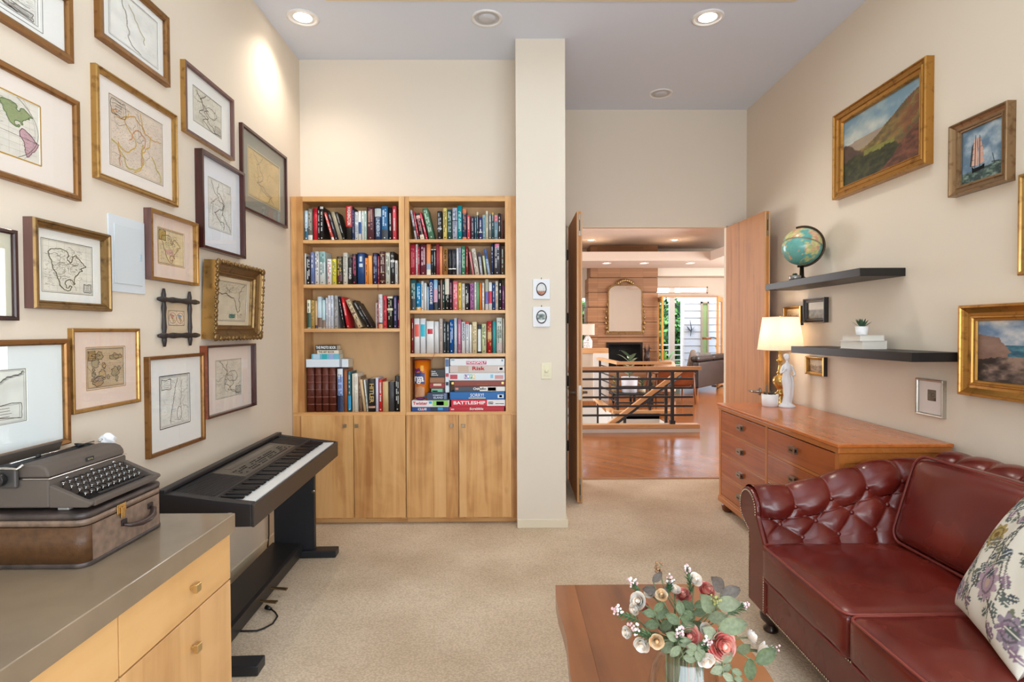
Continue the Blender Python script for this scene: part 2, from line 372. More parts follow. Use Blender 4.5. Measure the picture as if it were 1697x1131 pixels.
# recessed ceiling lights
M_rim = mat((232, 230, 228), .5, name='white_trim_ring')
M_off = mat((196, 196, 198), .6)
M_on = emit((255, 246, 232), 14)
def can(px, py, label, on, z=ZC, r=.105, power=0, name='ceiling_light', size=132, col=(1, .90, .78)):
    c = hz(px, py, z)
    t = thing(name, label, 'light', (c.x, c.y, z))
    MB().lathe([(r, 0), (r, -.006), (r * .93, -.009), (r * .8, -.006), (r * .78, .0)], (c.x, c.y, z), 28, cap=False).build('trim_ring', M_rim, t)
    MB().lathe([(r * .8, -.004), (r * .78, -.002), (r * .62, -.0012), (r * .56, -.0012)], (c.x, c.y, z), 28, cap=False).build('baffle', M_rim if on else M_off, t)
    if on: MB().lathe([(r * .56, -.0016), (r * .0, -.0016)], (c.x, c.y, z), 24, cap=False).build('lens', M_on, t)
    else: MB().lathe([(r * .56, -.002), (r * .5, -.012), (r * .3, -.018), (0, -.02)], (c.x, c.y, z), 24, cap=False).build('bulb', M_off, t)
    if on and power:
        l = lamp('can_lamp', 'SPOT', (c.x, c.y, z - .03), power, col, (0, 0, 0), spot_size=R(size), spot_blend=1.0, shadow_soft_size=.06)
        l.parent = t; l.matrix_parent_inverse = WORLD[t.name].inverted()
can(502, 29, 'lit recessed ceiling light near the map wall', True, power=34)
can(807, 30, 'unlit recessed ceiling light in line with the bookcases', False)
can(1173, 29, 'lit recessed ceiling light above the dresser side of the room', True, power=34)
can(1095, 155, 'unlit recessed ceiling light in front of the doorway', False)

# ================================================================ flat art: maps, paintings
def vnoise(x, y, seed):
    xi = np.floor(x).astype(np.int64); yi = np.floor(y).astype(np.int64); fx = x - xi; fy = y - yi
    fx = fx * fx * (3 - 2 * fx); fy = fy * fy * (3 - 2 * fy)
    def h(a, b):
        v = np.sin((a * 127.1 + b * 311.7 + seed * 74.7)) * 43758.5453
        return v - np.floor(v)
    return (h(xi, yi) * (1 - fx) + h(xi + 1, yi) * fx) * (1 - fy) + (h(xi, yi + 1) * (1 - fx) + h(xi + 1, yi + 1) * fx) * fy
def fbm(x, y, seed=1, o=4):
    s = 0; a = .5
    for i in range(o): s = s + a * vnoise(x * 2 ** i, y * 2 ** i, seed + i); a *= .5
    return s / (1 - .5 ** o)
def sstep(a, b, x):
    t = np.clip((x - a) / (b - a), 0, 1); return t * t * (3 - 2 * t)
def mixc(a, b, t):
    return np.asarray(a, float)[..., :] * (1 - t[..., None]) + np.asarray(b, float) * t[..., None]
M_paper = attr_mat('printed_paper', .8, .2)
M_oil = attr_mat('oil_paint', .45, .4, .25, 220)
INK = {}
def ink(c):
    c = tuple(c)
    if c not in INK: INK[c] = mat(c, .8, spec=.1, name='printing_ink')
    return INK[c]
def fract(pts, it, amp, rng):
    for _ in range(it):
        out = [pts[0]]
        for a, b in zip(pts[:-1], pts[1:]):
            l = math.hypot(b[0] - a[0], b[1] - a[1])
            out += [((a[0] + b[0]) / 2 + rng.uniform(-1, 1) * amp * l, (a[1] + b[1]) / 2 + rng.uniform(-1, 1) * amp * l), b]
        pts = out
    return pts
def tfm(pts, x, y, sx, sy): return [(x + p[0] * sx, y + p[1] * sy) for p in pts]
NAM = [(.08, .78), (.14, .86), (.26, .88), (.34, .9), (.46, .86), (.5, .78), (.47, .7), (.52, .62), (.57, .66), (.58, .76), (.66, .8), (.74, .72), (.82, .64), (.88, .58), (.8, .54), (.76, .52), (.8, .47), (.73, .45), (.69, .38), (.63, .32), (.61, .26), (.63, .17), (.6, .15), (.57, .24), (.5, .25), (.44, .22), (.42, .14), (.44, .06), (.5, .07), (.52, .12), (.56, .1), (.53, .02), (.46, 0), (.36, .06), (.3, .16), (.26, .26), (.24, .36), (.19, .42), (.17, .52), (.15, .62), (.1, .7), (.08, .78)]
SAM = [(.3, .98), (.42, .95), (.55, .88), (.68, .8), (.8, .68), (.95, .6), (.92, .5), (.85, .4), (.78, .3), (.66, .22), (.6, .12), (.52, .02), (.46, 0), (.42, .12), (.4, .3), (.38, .45), (.3, .58), (.2, .68), (.18, .8), (.24, .92), (.3, .98)]
FLO = [(.0, .7), (.15, .66), (.3, .7), (.42, .62), (.55, .6), (.6, .48), (.64, .34), (.7, .24), (.76, .3), (.76, .45), (.72, .6), (.72, .72), (.8, .84), (.92, .97)]
def circ(cx, cy, rx, ry, n=36, a0=0, a1=360): return [(cx + rx * math.cos(R(a0 + (a1 - a0) * i / n)), cy + ry * math.sin(R(a0 + (a1 - a0) * i / n))) for i in range(n + 1)]
def rect(x0, y0, x1, y1): return [(x0, y0), (x1, y0), (x1, y1), (x0, y1), (x0, y0)]
DK = (70, 62, 54); MD = (120, 108, 92)
def map_art(kind, seed):
    """strokes [(pts, width m, colour)], fills [(pts, colour)] in the unit square"""
    g = random.Random(seed); st = []; fl = []
    def ticks(n, x0, y0, x1, y1, c=MD, wd=.0011, l=(.015, .05), slope=.3):
        wd = wd * .55; c = tuple(int(k + (200 - k) * .22) for k in c)
        for _ in range(int(n * 2.2) if n < 500 else int(n * 1.5)):
            x, y = g.uniform(x0, x1), g.uniform(y0, y1); k = g.uniform(*l); a = g.uniform(-slope, slope)
            k *= .8; st.append(([(x, y), (x + k * math.cos(a), y + k * math.sin(a))], wd, c))
    def wander(x, y, a, n, step, turn, c, wd):
        p = [(x, y)]
        for _ in range(n):
            a += g.uniform(-turn, turn); x += step * math.cos(a); y += step * math.sin(a)
            if not (.03 < x < .97 and .03 < y < .97): break
            p.append((x, y))
        if len(p) > 1: st.append((p, wd, c))
    def cart(x0, y0, x1, y1, c=DK, fill=None):
        if fill: fl.append((rect(x0, y0, x1, y1)[:-1], fill))
        st.append((fract(rect(x0, y0, x1, y1), 2, .12, g), .002, c)); st.append((rect(x0 + .02, y0 + .015, x1 - .02, y1 - .015), .0008, c))
        for i in range(4):
            yy = y0 + (y1 - y0) * (.22 + .18 * i); m_ = (x0 + x1) / 2; k = (x1 - x0) * g.uniform(.2, .36)
            st.append(([(m_ - k, yy), (m_ + k, yy)], .0013, c))
    def border(c=DK):
        st.append((rect(.012, .012, .988, .988), .0014, c)); st.append((rect(.035, .035, .965, .965), .0006, c))
    def grat(n, c=(178, 170, 152)):
        for i in range(1, n):
            st.append(([(i / n, .035), (i / n, .965)], .0005, c)); st.append(([(.035, i / n), (.965, i / n)], .0005, c))
    if kind != 'world': border()
    if kind == 'world':
        grat(9)
        st.append((circ(.43, .5, .555, .62, 60), .0014, DK)); st.append((circ(.2, .5, .75, .9, 40, -60, 60), .0007, MD)); st.append(([(.0, .42), (1, .34)], .001, DK))
        n_ = fract(tfm(NAM, .54, .5, .44, .44), 1, .12, g); s_ = fract(tfm(SAM, .73, .05, .27, .47), 1, .12, g)
        fl.append((n_[:-1], (148, 160, 112))); fl.append((s_[:-1], (200, 162, 166)))
        fl.append((fract([(0, .78), (.06, .76), (.12, .84), (.08, .96), (0, .97)], 1, .1, g), (214, 150, 150)))
        st.append((n_, .0026, (96, 120, 70))); st.append((s_, .0026, (120, 78, 90)))
        ticks(60, .05, .1, .6, .9); ticks(26, .45, .6, .8, .9, (90, 110, 70)); ticks(14, .78, .12, .95, .45, (110, 80, 90))
        for _ in range(7): wander(g.uniform(.02, .4), g.uniform(.1, .9), g.uniform(0, 6), 12, .03, .5, MD, .001)
    elif kind == 'inland':
        ticks(900, .04, .05, .95, .94, (132, 112, 98), .0011, (.008, .03), .4)
        for c_ in ((214, 176, 96), (210, 150, 110), (200, 180, 90)):
            for _ in range(3): wander(g.uniform(.1, .9), g.uniform(.1, .9), g.uniform(0, 6), 36, .026, .55, c_, .005)
        st.append((fract([(.05, .8), (.2, .72), (.3, .8), (.45, .86), (.6, .76), (.75, .66), (.95, .68)], 3, .2, g), .004, (206, 160, 90)))
        for _ in range(10): wander(g.uniform(.1, .9), g.uniform(.1, .9), g.uniform(0, 6), 22, .02, .6, MD, .0012)
        cart(.05, .74, .27, .95)
    elif kind in ('na', 'nacol'):
        grat(7); p = fract(tfm(NAM, .06, .06, .9, .88), 2, .16, g)
        if kind == 'nacol':
            fl.append((p[:-1], (226, 206, 158))); fl.append((fract(tfm([(.2, .4), (.5, .45), (.6, .3), (.45, .22), (.28, .28)], .06, .06, .9, .88), 1, .1, g), (222, 178, 160)))
            cart(.05, .68, .3, .95, fill=(196, 168, 96))
        else: cart(.8, .06, .95, .22)
        for o_, w_ in ((0, .0026), (-.012, .0008)): st.append(([(x + o_, y) for x, y in p], w_, (96, 92, 60) if kind == 'na' else (150, 110, 60)))
        ticks(150, .2, .25, .75, .85); ticks(30, .05, .1, .2, .6)
        for _ in range(14): wander(g.uniform(.3, .7), g.uniform(.3, .8), g.uniform(0, 6), 14, .02, .6, MD, .001)
    elif kind == 'hemis':
        fl.append((rect(.0, .0, 1, 1)[:-1], (226, 206, 178)))
        for cx, cs in ((.27, ((210, 150, 140), (214, 190, 120))), (.73, ((130, 160, 180), (200, 170, 120)))):
            st.append((circ(cx, .5, .225, .36, 40), .0016, (150, 84, 60))); st.append((circ(cx, .5, .21, .34, 40), .0006, DK))
            for k in (-.12, 0, .12): st.append(([(cx + k, .2), (cx + k, .8)], .0006, (190, 150, 120))); st.append(([(cx - .2, .5 + k * 1.4), (cx + .2, .5 + k * 1.4)], .0006, (190, 150, 120)))
            a = fract(tfm(NAM, cx - .17, .44, .3, .34), 1, .1, g); b = fract(tfm(SAM, cx - .08, .2, .2, .3), 1, .1, g)
            fl.append((a[:-1], cs[0])); fl.append((b[:-1], cs[1])); st.append((a, .0008, DK)); st.append((b, .0008, DK))
        for x in (.08, .5, .92):
            for y in (.1, .9): st.append((circ(x, y, .05, .05, 12), .001, (150, 90, 70)))
    elif kind == 'florida':
        p = fract(FLO, 3, .17, g); st.append((p, .003, (60, 52, 44))); st.append(([(x - .015, y - .01) for x, y in p], .0009, MD))
        ticks(90, .1, .72, .75, .95); grat(5); fl.append((fract(circ(.5, .13, .11, .06, 10), 1, .2, g)[:-1], (134, 166, 146))); cart(.4, .09, .6, .18, (40, 92, 78))
        for _ in range(8): wander(g.uniform(.2, .7), .72, 1.5, 14, .018, .6, MD, .0012)
        for _ in range(9): st.append((circ(g.uniform(.6, .9), g.uniform(.08, .2), .02, .012, 8), .001, DK))
    elif kind == 'islands':
        grat(5, (150, 128, 100))
        for _ in range(17):
            c_ = fract(circ(g.uniform(.15, .85), g.uniform(.15, .85), g.uniform(.03, .15), g.uniform(.03, .13), 7), 2, .3, g)
            fl.append((c_[:-1], g.choice([(176, 146, 108), (190, 160, 110), (168, 150, 112)]))); st.append((c_, .0022, (92, 74, 58)))
        st.append((circ(.5, 1.0, .6, .75, 30, 200, 340), .0012, DK)); ticks(170, .05, .1, .95, .9, (98, 80, 66)); cart(.04, .7, .22, .93, fill=(180, 146, 92))
    elif kind == 'holy':
        st.append((fract([(.35, .05), (.38, .3), (.45, .5), (.5, .7), (.6, .95)], 4, .12, g), .0026, DK)); st.append((fract([(.75, .9), (.72, .7), (.68, .5), (.7, .3)], 3, .16, g), .0016, DK))
        st.append((fract(circ(.64, .22, .08, .14, 10), 2, .14, g), .002, DK)); cart(.06, .74, .36, .95)
        for _ in range(9): wander(g.uniform(.3, .8), g.uniform(.1, .9), g.uniform(0, 6), 14, .025, .5, MD, .0012)
        ticks(140, .35, .1, .95, .92); ticks(20, .05, .1, .3, .6)
    elif kind == 'eastcoast':
        p = fract([(.03, .06), (.12, .18), (.2, .26), (.3, .3), (.42, .4), (.5, .5), (.56, .48), (.62, .6), (.66, .74), (.78, .86), (.96, .95)], 4, .22, g)
        for o_, w_ in ((0, .003), (.012, .001), (.022, .0007)): st.append(([(x + o_, y - o_) for x, y in p], w_, (74, 72, 66)))
        ticks(420, .04, .45, .6, .94, (110, 106, 96), .0013, (.01, .035), 1.2); cart(.46, .08, .93, .36)
        for _ in range(16): wander(g.uniform(.05, .5), g.uniform(.4, .9), g.uniform(0, 6), 24, .018, .5, MD, .0014)
    else:   # 'coast', 'pale', 'aged', 'tall': different coastlines from the seed
        k = {'pale': 1, 'tall': 2}.get(kind, 2)
        for j in range(k):
            a = [(.15 + .3 * j, .95), (g.uniform(.2, .5), .75), (g.uniform(.3, .7), .55), (g.uniform(.2, .7), .35), (g.uniform(.3, .8), .2), (g.uniform(.6, .95), .05)]
            p = fract(a, 4, .2, g); st.append((p, .0024, MD if kind in ('pale', 'aged') else DK)); st.append(([(x - .015, y) for x, y in p], .0008, MD))
        if kind == 'pale':
            p = fract([(.38, .85), (.5, .68), (.62, .5), (.7, .3)], 3, .2, g); st.append((p, .004, (186, 176, 130))); ticks(50, .2, .1, .9, .9, (190, 186, 172))
        else:
            ticks(240 if kind != 'aged' else 420, .06, .08, .94, .92, MD if kind != 'aged' else (176, 146, 92)); grat(6, (190, 180, 156))
            for _ in range(10): wander(g.uniform(.1, .9), g.uniform(.1, .9), g.uniform(0, 6), 18, .025, .6, MD if kind != 'aged' else (170, 136, 80), .0014)
            if kind == 'coast': st.append((fract(circ(.62, .55, .2, .14, 9), 2, .15, g), .0022, DK)); cart(.74, .06, .95, .26)
    return st, fl
def print_mesh(w, h, z, paper, st, fl, seed, nx=26):
    """a sheet of painted paper with ink lying on it; local xy, centred"""
    n = nx; k = max(6, int(n * h / w)); mb = MB(); vs = []
    for i in range(n + 1):
        for j in range(k + 1): vs.append(((i / n - .5) * w, (j / k - .5) * h, z))
    mb.add(vs, [(i * (k + 1) + j, (i + 1) * (k + 1) + j, (i + 1) * (k + 1) + j + 1, i * (k + 1) + j + 1) for i in range(n) for j in range(k)])
    mats = [M_paper]; cols = {}
    def mi(c):
        if c not in cols: cols[c] = len(mats); mats.append(ink(c))
        return cols[c]
    P = lambda p: ((p[0] - .5) * w, (p[1] - .5) * h)
    for i, (q, c) in enumerate(fl): mb.add([P(p) + (z + .0003 + .00003 * i,) for p in q], [tuple(range(len(q)))], mi(c))
    for i, (q, wd, c) in enumerate(st): mb.strip([P(p) for p in q], wd, z + .0010 + 6e-7 * i, mi(c))
    me = mb.mesh('map_print', mats)
    v = np.array(mb.v)[:len(vs)]; f = fbm(v[:, 0] / w * 5 + 3, v[:, 1] / h * 5, seed)
    c = np.zeros((len(mb.v), 3)); c[:len(vs)] = np.clip(np.asarray(paper, float) * (1 + (f - .5)[:, None] * .14), 0, 255)
    paint_verts(me, c); return me
def wallM(wall, c):
    """u to the viewer's right, v up, w out of the wall"""
    ux, wx = {'L': ((0, 1, 0), (1, 0, 0)), 'R': ((0, -1, 0), (-1, 0, 0)), 'P': ((1, 0, 0), (0, -1, 0))}[wall]
    m = Matrix.Identity(4)
    for i in range(3): m[i][0] = ux[i]; m[i][1] = (0, 0, 1)[i]; m[i][2] = wx[i]; m[i][3] = c[i]
    return m
def frame_mesh(w, h, prof, mats, midx=None, n_orn=0):
    mb = MB(); rings = []
    for d, z in prof:
        rings.append([(-w / 2 + d, -h / 2 + d, z), (w / 2 - d, -h / 2 + d, z), (w / 2 - d, h / 2 - d, z), (-w / 2 + d, h / 2 - d, z)])
    for k in range(len(rings) - 1):
        a, b = rings[k], rings[k + 1]
        for i in range(4):
            j = (i + 1) % 4; mb.add([a[i], a[j], b[j], b[i]], [(0, 1, 2, 3)], midx[k] if midx else 0)
    return mb
PROF = {
    'flat': [(0, 0), (0, 1), (.94, 1), (1, .92), (1, .3)],
    'thin': [(0, 0), (0, .9), (.2, 1), (.75, .9), (1, .7), (1, .3)],
    'gold': [(0, 0), (0, .8), (.12, .98), (.35, 1), (.45, .84), (.75, .72), (.82, .8), (1, .72), (1, .3)],
    'scoop': [(0, 0), (0, .9), (.04, 1), (.16, 1), (.2, .9), (.3, .78), (.5, .62), (.66, .58), (.7, .66), (.8, .66), (.84, .52), (.96, .48), (1, .3)],
    'wide': [(0, 0), (0, .86), (.05, 1), (.14, 1), (.2, .82), (.42, .78), (.46, .88), (.56, .88), (.6, .66), (.8, .56), (.84, .64), (.92, .62), (1, .3)],
}
def wallrect(wall, c, t):
    X = {'L': XL + t, 'R': XR - t}.get(wall)
    xl, ytl, ybl, xr, ytr, ybr = c
    f = (lambda a, b: hx(a, b, X)) if wall in 'LR' else (lambda a, b: hy(a, b, PY0 - t))
    k = 1 if wall in 'LR' else 0
    A, B, Cc, D = f(xl, ytl), f(xl, ybl), f(xr, ytr), f(xr, ybr)
    u0 = (A[k] + B[k]) / 2; u1 = (Cc[k] + D[k]) / 2
    zt = (A.z + Cc.z) / 2; zb = (B.z + D.z) / 2
    return u0, u1, zt, zb
def pic(wall, c, label, fw, t, prof, fm, board=None, win=None, art=None, paper=(232, 226, 210), seed=1, line=None, group=None, ext=None, cat='picture', name='framed_map', painting=None, sidem=None, nx=26, noglass=False):
    u0, u1, zt, zb = wallrect(wall, c, t * .9)
    if ext:  # the frame runs on past the edge of the view
        if ext[0] == 'u0': u0 = ext[1]
        if ext[0] == 'u1': u1 = ext[1]
        if len(ext) > 2: zt = ext[2]
    w, h = abs(u1 - u0), abs(zt - zb); uc = (u0 + u1) / 2; zc = (zt + zb) / 2
    loc = {'L': (XL, uc, zc), 'R': (XR, uc, zc), 'P': (uc, PY0, zc)}[wall]
    root = thing(name, label, cat, group=group, M=wallM(wall, loc))
    pr = [(a * fw, b * t) for a, b in PROF[prof]]
    mb = frame_mesh(w, h, pr, None, [1 if sidem else 0] + [0] * (len(pr) - 2))
    put('frame', mb.mesh('frame', [fm, sidem] if sidem else [fm]), root, .0008, 1, local=True)
    iw, ih = w - 2 * fw, h - 2 * fw; zi = .3 * t
    put('backing', MB().box(-iw / 2 - .002, -ih / 2 - .002, .0005, iw / 2 + .002, ih / 2 + .002, zi - .0035).mesh('backing', [ink((196, 184, 160))]), root, local=True)
    if board:
        l, r_, b_, t_ = win; x0, x1, y0, y1 = -iw / 2 + l * iw, iw / 2 - r_ * iw, -ih / 2 + b_ * ih, ih / 2 - t_ * ih
        m2 = MB(); o = [(-iw / 2, -ih / 2), (iw / 2, -ih / 2), (iw / 2, ih / 2), (-iw / 2, ih / 2)]; q = [(x0, y0), (x1, y0), (x1, y1), (x0, y1)]
        for i in range(4):
            j = (i + 1) % 4
            m2.add([o[i] + (zi,), o[j] + (zi,), q[j] + (zi,), q[i] + (zi,)], [(0, 1, 2, 3)])
            m2.add([q[i] + (zi,), q[j] + (zi,), q[j] + (zi - .0025,), q[i] + (zi - .0025,)], [(0, 1, 2, 3)], 1)
        if line: m2.strip([(x0 - line[1], y0 - line[1]), (x1 + line[1], y0 - line[1]), (x1 + line[1], y1 + line[1]), (x0 - line[1], y1 + line[1]), (x0 - line[1], y0 - line[1])], line[2], zi + .0004, 2)
        put('mat_board', m2.mesh('mat_board', [ink(board), ink((245, 242, 234)), ink(line[0]) if line else ink(board)]), root, local=True)
    else: x0, x1, y0, y1 = -iw / 2, iw / 2, -ih / 2, ih / 2
    aw, ah = x1 - x0, y1 - y0; ctr = Matrix.Translation(((x0 + x1) / 2, (y0 + y1) / 2, 0))
    if art:
        st, fl = map_art(art, seed)
        me = print_mesh(aw, ah, zi - .002, paper, st, fl, seed, nx)
        me.transform(ctr); put('map_print', me, root, local=True)
    if painting:
        nx_, fn, fills, strokes = painting; ny_ = max(8, int(nx_ * ah / aw))
        uu, vv = np.meshgrid(np.linspace(0, 1, nx_ + 1), np.linspace(0, 1, ny_ + 1), indexing='ij')
        col = np.clip(fn(uu.ravel(), vv.ravel()), 0, 255); z0 = zi - .002
        mb = MB(); mb.grid(lambda a, b: (x0 + a * aw, y0 + b * ah, z0), nx_, ny_, 0, False)
        nb = len(mb.v); mats = [M_oil]; cc = {}
        for k_, (q, c_) in enumerate(fills):
            if c_ not in cc: cc[c_] = len(mats); mats.append(ink(c_))
            mb.add([(x0 + p[0] * aw, y0 + p[1] * ah, z0 + .0003 + .00006 * k_) for p in q], [tuple(range(len(q)))], cc[c_])
        for q, wd, c_ in strokes:
            if c_ not in cc: cc[c_] = len(mats); mats.append(ink(c_))
            mb.strip([(x0 + p[0] * aw, y0 + p[1] * ah) for p in q], wd, z0 + .002, cc[c_])
        me = mb.mesh('canvas', mats); c2 = np.zeros((len(mb.v), 3)); c2[:nb] = col; paint_verts(me, c2); put('canvas', me, root, local=True)
    elif not noglass:
        put('glass', MB().box(-iw / 2, -ih / 2, zi + .0016, iw / 2, ih / 2, zi + .0034).mesh('glass', [M_glass]), root, local=True)
    return root

F_brown = gold_mat((148, 106, 62), .36, (92, 60, 34), 'walnut_gilt'); F_gold = gold_mat((184, 144, 84), .28, (122, 82, 42), 'gilt')
F_mahog = wood([(50, 20, 18), (78, 34, 28)], 'y', .3, 2, .3); F_dark = wood([(44, 22, 20), (66, 36, 30)], 'y', .35, 2, .2)
F_old = gold_mat((140, 110, 68), .36, (66, 44, 30), 'worn_gilt'); F_plum = wood([(96, 66, 60), (120, 86, 78)], 'y', .4, 2)
F_silver = gold_mat((190, 182, 170), .3, (150, 138, 122), 'champagne_leaf'); F_rich = gold_mat((184, 134, 66), .28, (124, 78, 34), 'rich_gilt')
F_bronze = gold_mat((150, 122, 90), .3, (98, 66, 40), 'bronze_gilt')
MAPS = 'framed antique maps on the map wall'
W3 = (238, 236, 230)
pic('L', (-60, -120, -6, 122, -20, 104), 'white-matted map with thin black rule, highest of the map wall, beside the window end', .026, .024, 'thin', F_brown, W3, (.15, .15, .17, .15), 'coast', (236, 234, 226), 3, ((60, 60, 60), .012, .002), MAPS, ext=('u0', 1.33))
pic('L', (165, -78, 60, 282, 31, 145), 'pale almost blank map in brown gilt frame touching the photo top', .030, .026, 'thin', F_brown, W3, (.10, .08, .08, .1), 'pale', (234, 232, 224), 4, None, MAPS)
pic('L', (-70, 60, 270, 134, 170, 335), 'hemisphere map with green and pink continents in gold frame', .022, .022, 'thin', F_brown, (236, 224, 212), (.17, .24, .2, .2), 'world', (226, 220, 206), 5, ((186, 146, 70), .004, .005), MAPS, ext=('u0', 1.47), nx=30)
pic('L', (161, 108, 297, 295, 190, 341), 'large densely lettered inland map with pale mat in bright gold frame', .024, .026, 'gold', F_gold, (236, 226, 216), (.13, .13, .13, .13), 'inland', (222, 204, 184), 6, None, MAPS)
pic('L', (307, 103, 222, 388, 163, 262), 'small black and white bay map in thin brown frame with golden edge', .016, .026, 'flat', F_plum, W3, (.17, .2, .22, .2), 'coast', (222, 216, 200), 7, None, MAPS, sidem=F_gold)
pic('L', (335, 248, 413, 406, 287, 427), 'tall narrow white-matted map in glossy mahogany box frame', .016, .040, 'flat', F_mahog, (232, 234, 238), (.2, .22, .22, .2), 'tall', (228, 226, 218), 8, None, MAPS)
pic('L', (402, 209, 349, 476, 257, 375), 'yellowed map with grey mat in dark red-brown frame nearest the bookcase', .016, .022, 'flat', F_mahog, (150, 148, 136), (.13, .13, .19, .19), 'aged', (214, 188, 136), 9, ((220, 205, 160), .006, .003), MAPS)
pic('L', (-40, 372, 531, 31, 380, 531), 'dark thin frame with plain pale mat, mostly cut off beside the square-framed map', .014, .02, 'thin', F_dark, (206, 202, 180), (.3, .3, .3, .3), 'coast', (220, 212, 196), 10, None, MAPS, ext=('u0', 1.42))
pic('L', (57, 360, 512, 185, 389, 516), 'map of a continent outline in worn antique gilt frame with brown sides', .028, .040, 'gold', F_old, (234, 232, 224), (.09, .12, .12, .12), 'na', (226, 220, 204), 11, None, MAPS, sidem=F_plum)
pic('L', (250, 346, 464, 329, 370, 473), 'tinted continent map on peach mat in thin plum and gold frame', .014, .034, 'flat', F_gold, (228, 206, 190), (.2, .22, .24, .2), 'nacol', (222, 200, 158), 12, ((190, 150, 80), .003, .003), MAPS, sidem=F_plum)
pic('L', (121, 543, 686, 233, 546, 668), 'brown archipelago map on peach mat in thin gold frame', .014, .020, 'thin', F_gold, (230, 206, 188), (.2, .2, .24, .22), 'islands', (196, 170, 134), 14, ((170, 130, 64), .004, .003), MAPS)
pic('L', (-70, 560, 790, 117, 566, 730), 'coastal map with scroll cartouche and wide white mat behind the typewriter', .020, .024, 'thin', F_brown, (230, 236, 234), (.2, .24, .26, .22), 'eastcoast', (224, 226, 216), 15, None, MAPS, ext=('u0', 1.40), nx=30)
pic('L', (248, 592, 762, 340, 585, 729), 'tall white-matted map ruled in black, light brown frame above the keyboard', .016, .026, 'thin', F_brown, W3, (.2, .24, .24, .2), 'holy', (232, 230, 220), 16, ((50, 48, 46), .004, .004), MAPS)
pic('L', (343, 574, 696, 424, 569, 672), 'small regional map on blush mat in red mahogany box frame above keyboard', .012, .040, 'flat', F_mahog, (234, 218, 206), (.22, .22, .2, .2), 'coast', (224, 214, 196), 17, None, MAPS, sidem=wood([(110, 48, 24), (140, 68, 36)], 'z', .3, 2, .3))

# ornate gilt frame with shell-and-leaf outer edge
def ornate():
    r = pic('L', (354, 431, 565, 431.5, 447, 557), 'peninsula map in deep ornate carved gilt frame', .075, .075, 'scoop', F_old, (222, 206, 178), (.08, .08, .08, .08), 'florida', (218, 204, 178), 13, None, MAPS, sidem=F_gold)
    f = [c for c in r.children if c.name.startswith('frame')][0]; hh = f.dimensions.y / 2
    hh = max(v.co.y for v in f.data.vertices)
    r.matrix_world = WORLD[r.name] @ Matrix.Translation((0, -hh, 0)) @ Matrix.Rotation(R(2.8), 4, 'X') @ Matrix.Translation((0, hh, 0))
    bb = np.array([v.co[:] for v in f.data.vertices]); w = bb[:, 0].max() * 2; h = bb[:, 1].max() * 2
    mb = MB(); g = random.Random(5)
    def bump_row(a, b, n):
        for i in range(n):
            t_ = (i + .5) / n; x = a[0] + (b[0] - a[0]) * t_; y = a[1] + (b[1] - a[1]) * t_
            mb.ball((x, y, .071 + g.uniform(-.002, .003)), (.011 + .004 * (i % 2), .011 + .004 * ((i + 1) % 2), .009), 7, 4)
    q = .004
    for a, b, n in (((-w / 2, h / 2 - q), (w / 2, h / 2 - q), int(w / .022)), ((-w / 2, -h / 2 + q), (w / 2, -h / 2 + q), int(w / .022)), ((-w / 2 + q, -h / 2), (-w / 2 + q, h / 2), int(h / .022)), ((w / 2 - q, -h / 2), (w / 2 - q, h / 2), int(h / .022))): bump_row(a, b, n)
    for sx in (-1, 1):
        for sy in (-1, 1): mb.ball((sx * (w / 2 - .012), sy * (h / 2 - .012), .072), (.022, .022, .012), 9, 5)
    stuff(put('carved_edge', mb.mesh('carved_edge', [F_old]), r, local=True))
ornate()
# crossed-stick folk frame
def stick_frame():
    u0, u1, zt, zb = wallrect('L', (258, 478, 574, 327, 484, 574), .012)
    w, h = u1 - u0, zt - zb; r = thing('stick_frame', 'small twin hemisphere map in dark crossed-stick folk frame', 'picture', group=MAPS, M=wallM('L', (XL, (u0 + u1) / 2, (zt + zb) / 2)))
    fm = wood([(28, 26, 30), (62, 54, 52)], 'y', .5, 4); x = w * .31; y = h * .31
    g = random.Random(2)
    def stick(a, b, z):
        n = 9; P = [(a[0] + (b[0] - a[0]) * i / n, a[1] + (b[1] - a[1]) * i / n, z) for i in range(n + 1)]
        rr = [.0105 + .0022 * math.sin(i * 2.4) for i in range(n + 1)]; rr[0] = rr[-1] = .006
        return MB().tube(P, rr, 8, sq=(1.2, .8))
    for sx in (-1, 1): put('stick', stick((sx * x, -h / 2, 0), (sx * x, h / 2, 0), .011).mesh('stick', [fm]), r, local=True)
    for sy in (-1, 1): put('stick', stick((-w / 2, sy * y, 0), (w / 2, sy * y, 0), .022).mesh('stick', [fm]), r, local=True)
    put('mat_board', MB().box(-x, -y, .001, x, y, .004).mesh('mat_board', [ink((214, 194, 164))]), r, local=True)
    st, fl = map_art('hemis', 3); me = print_mesh(x * 1.25, y * .85, .005, (226, 206, 178), st, fl, 3, 12); put('map_print', me, r, local=True)
    put('glass', MB().box(-x, -y, .0066, x, y, .008).mesh('glass', [M_glass]), r, local=True)
stick_frame()
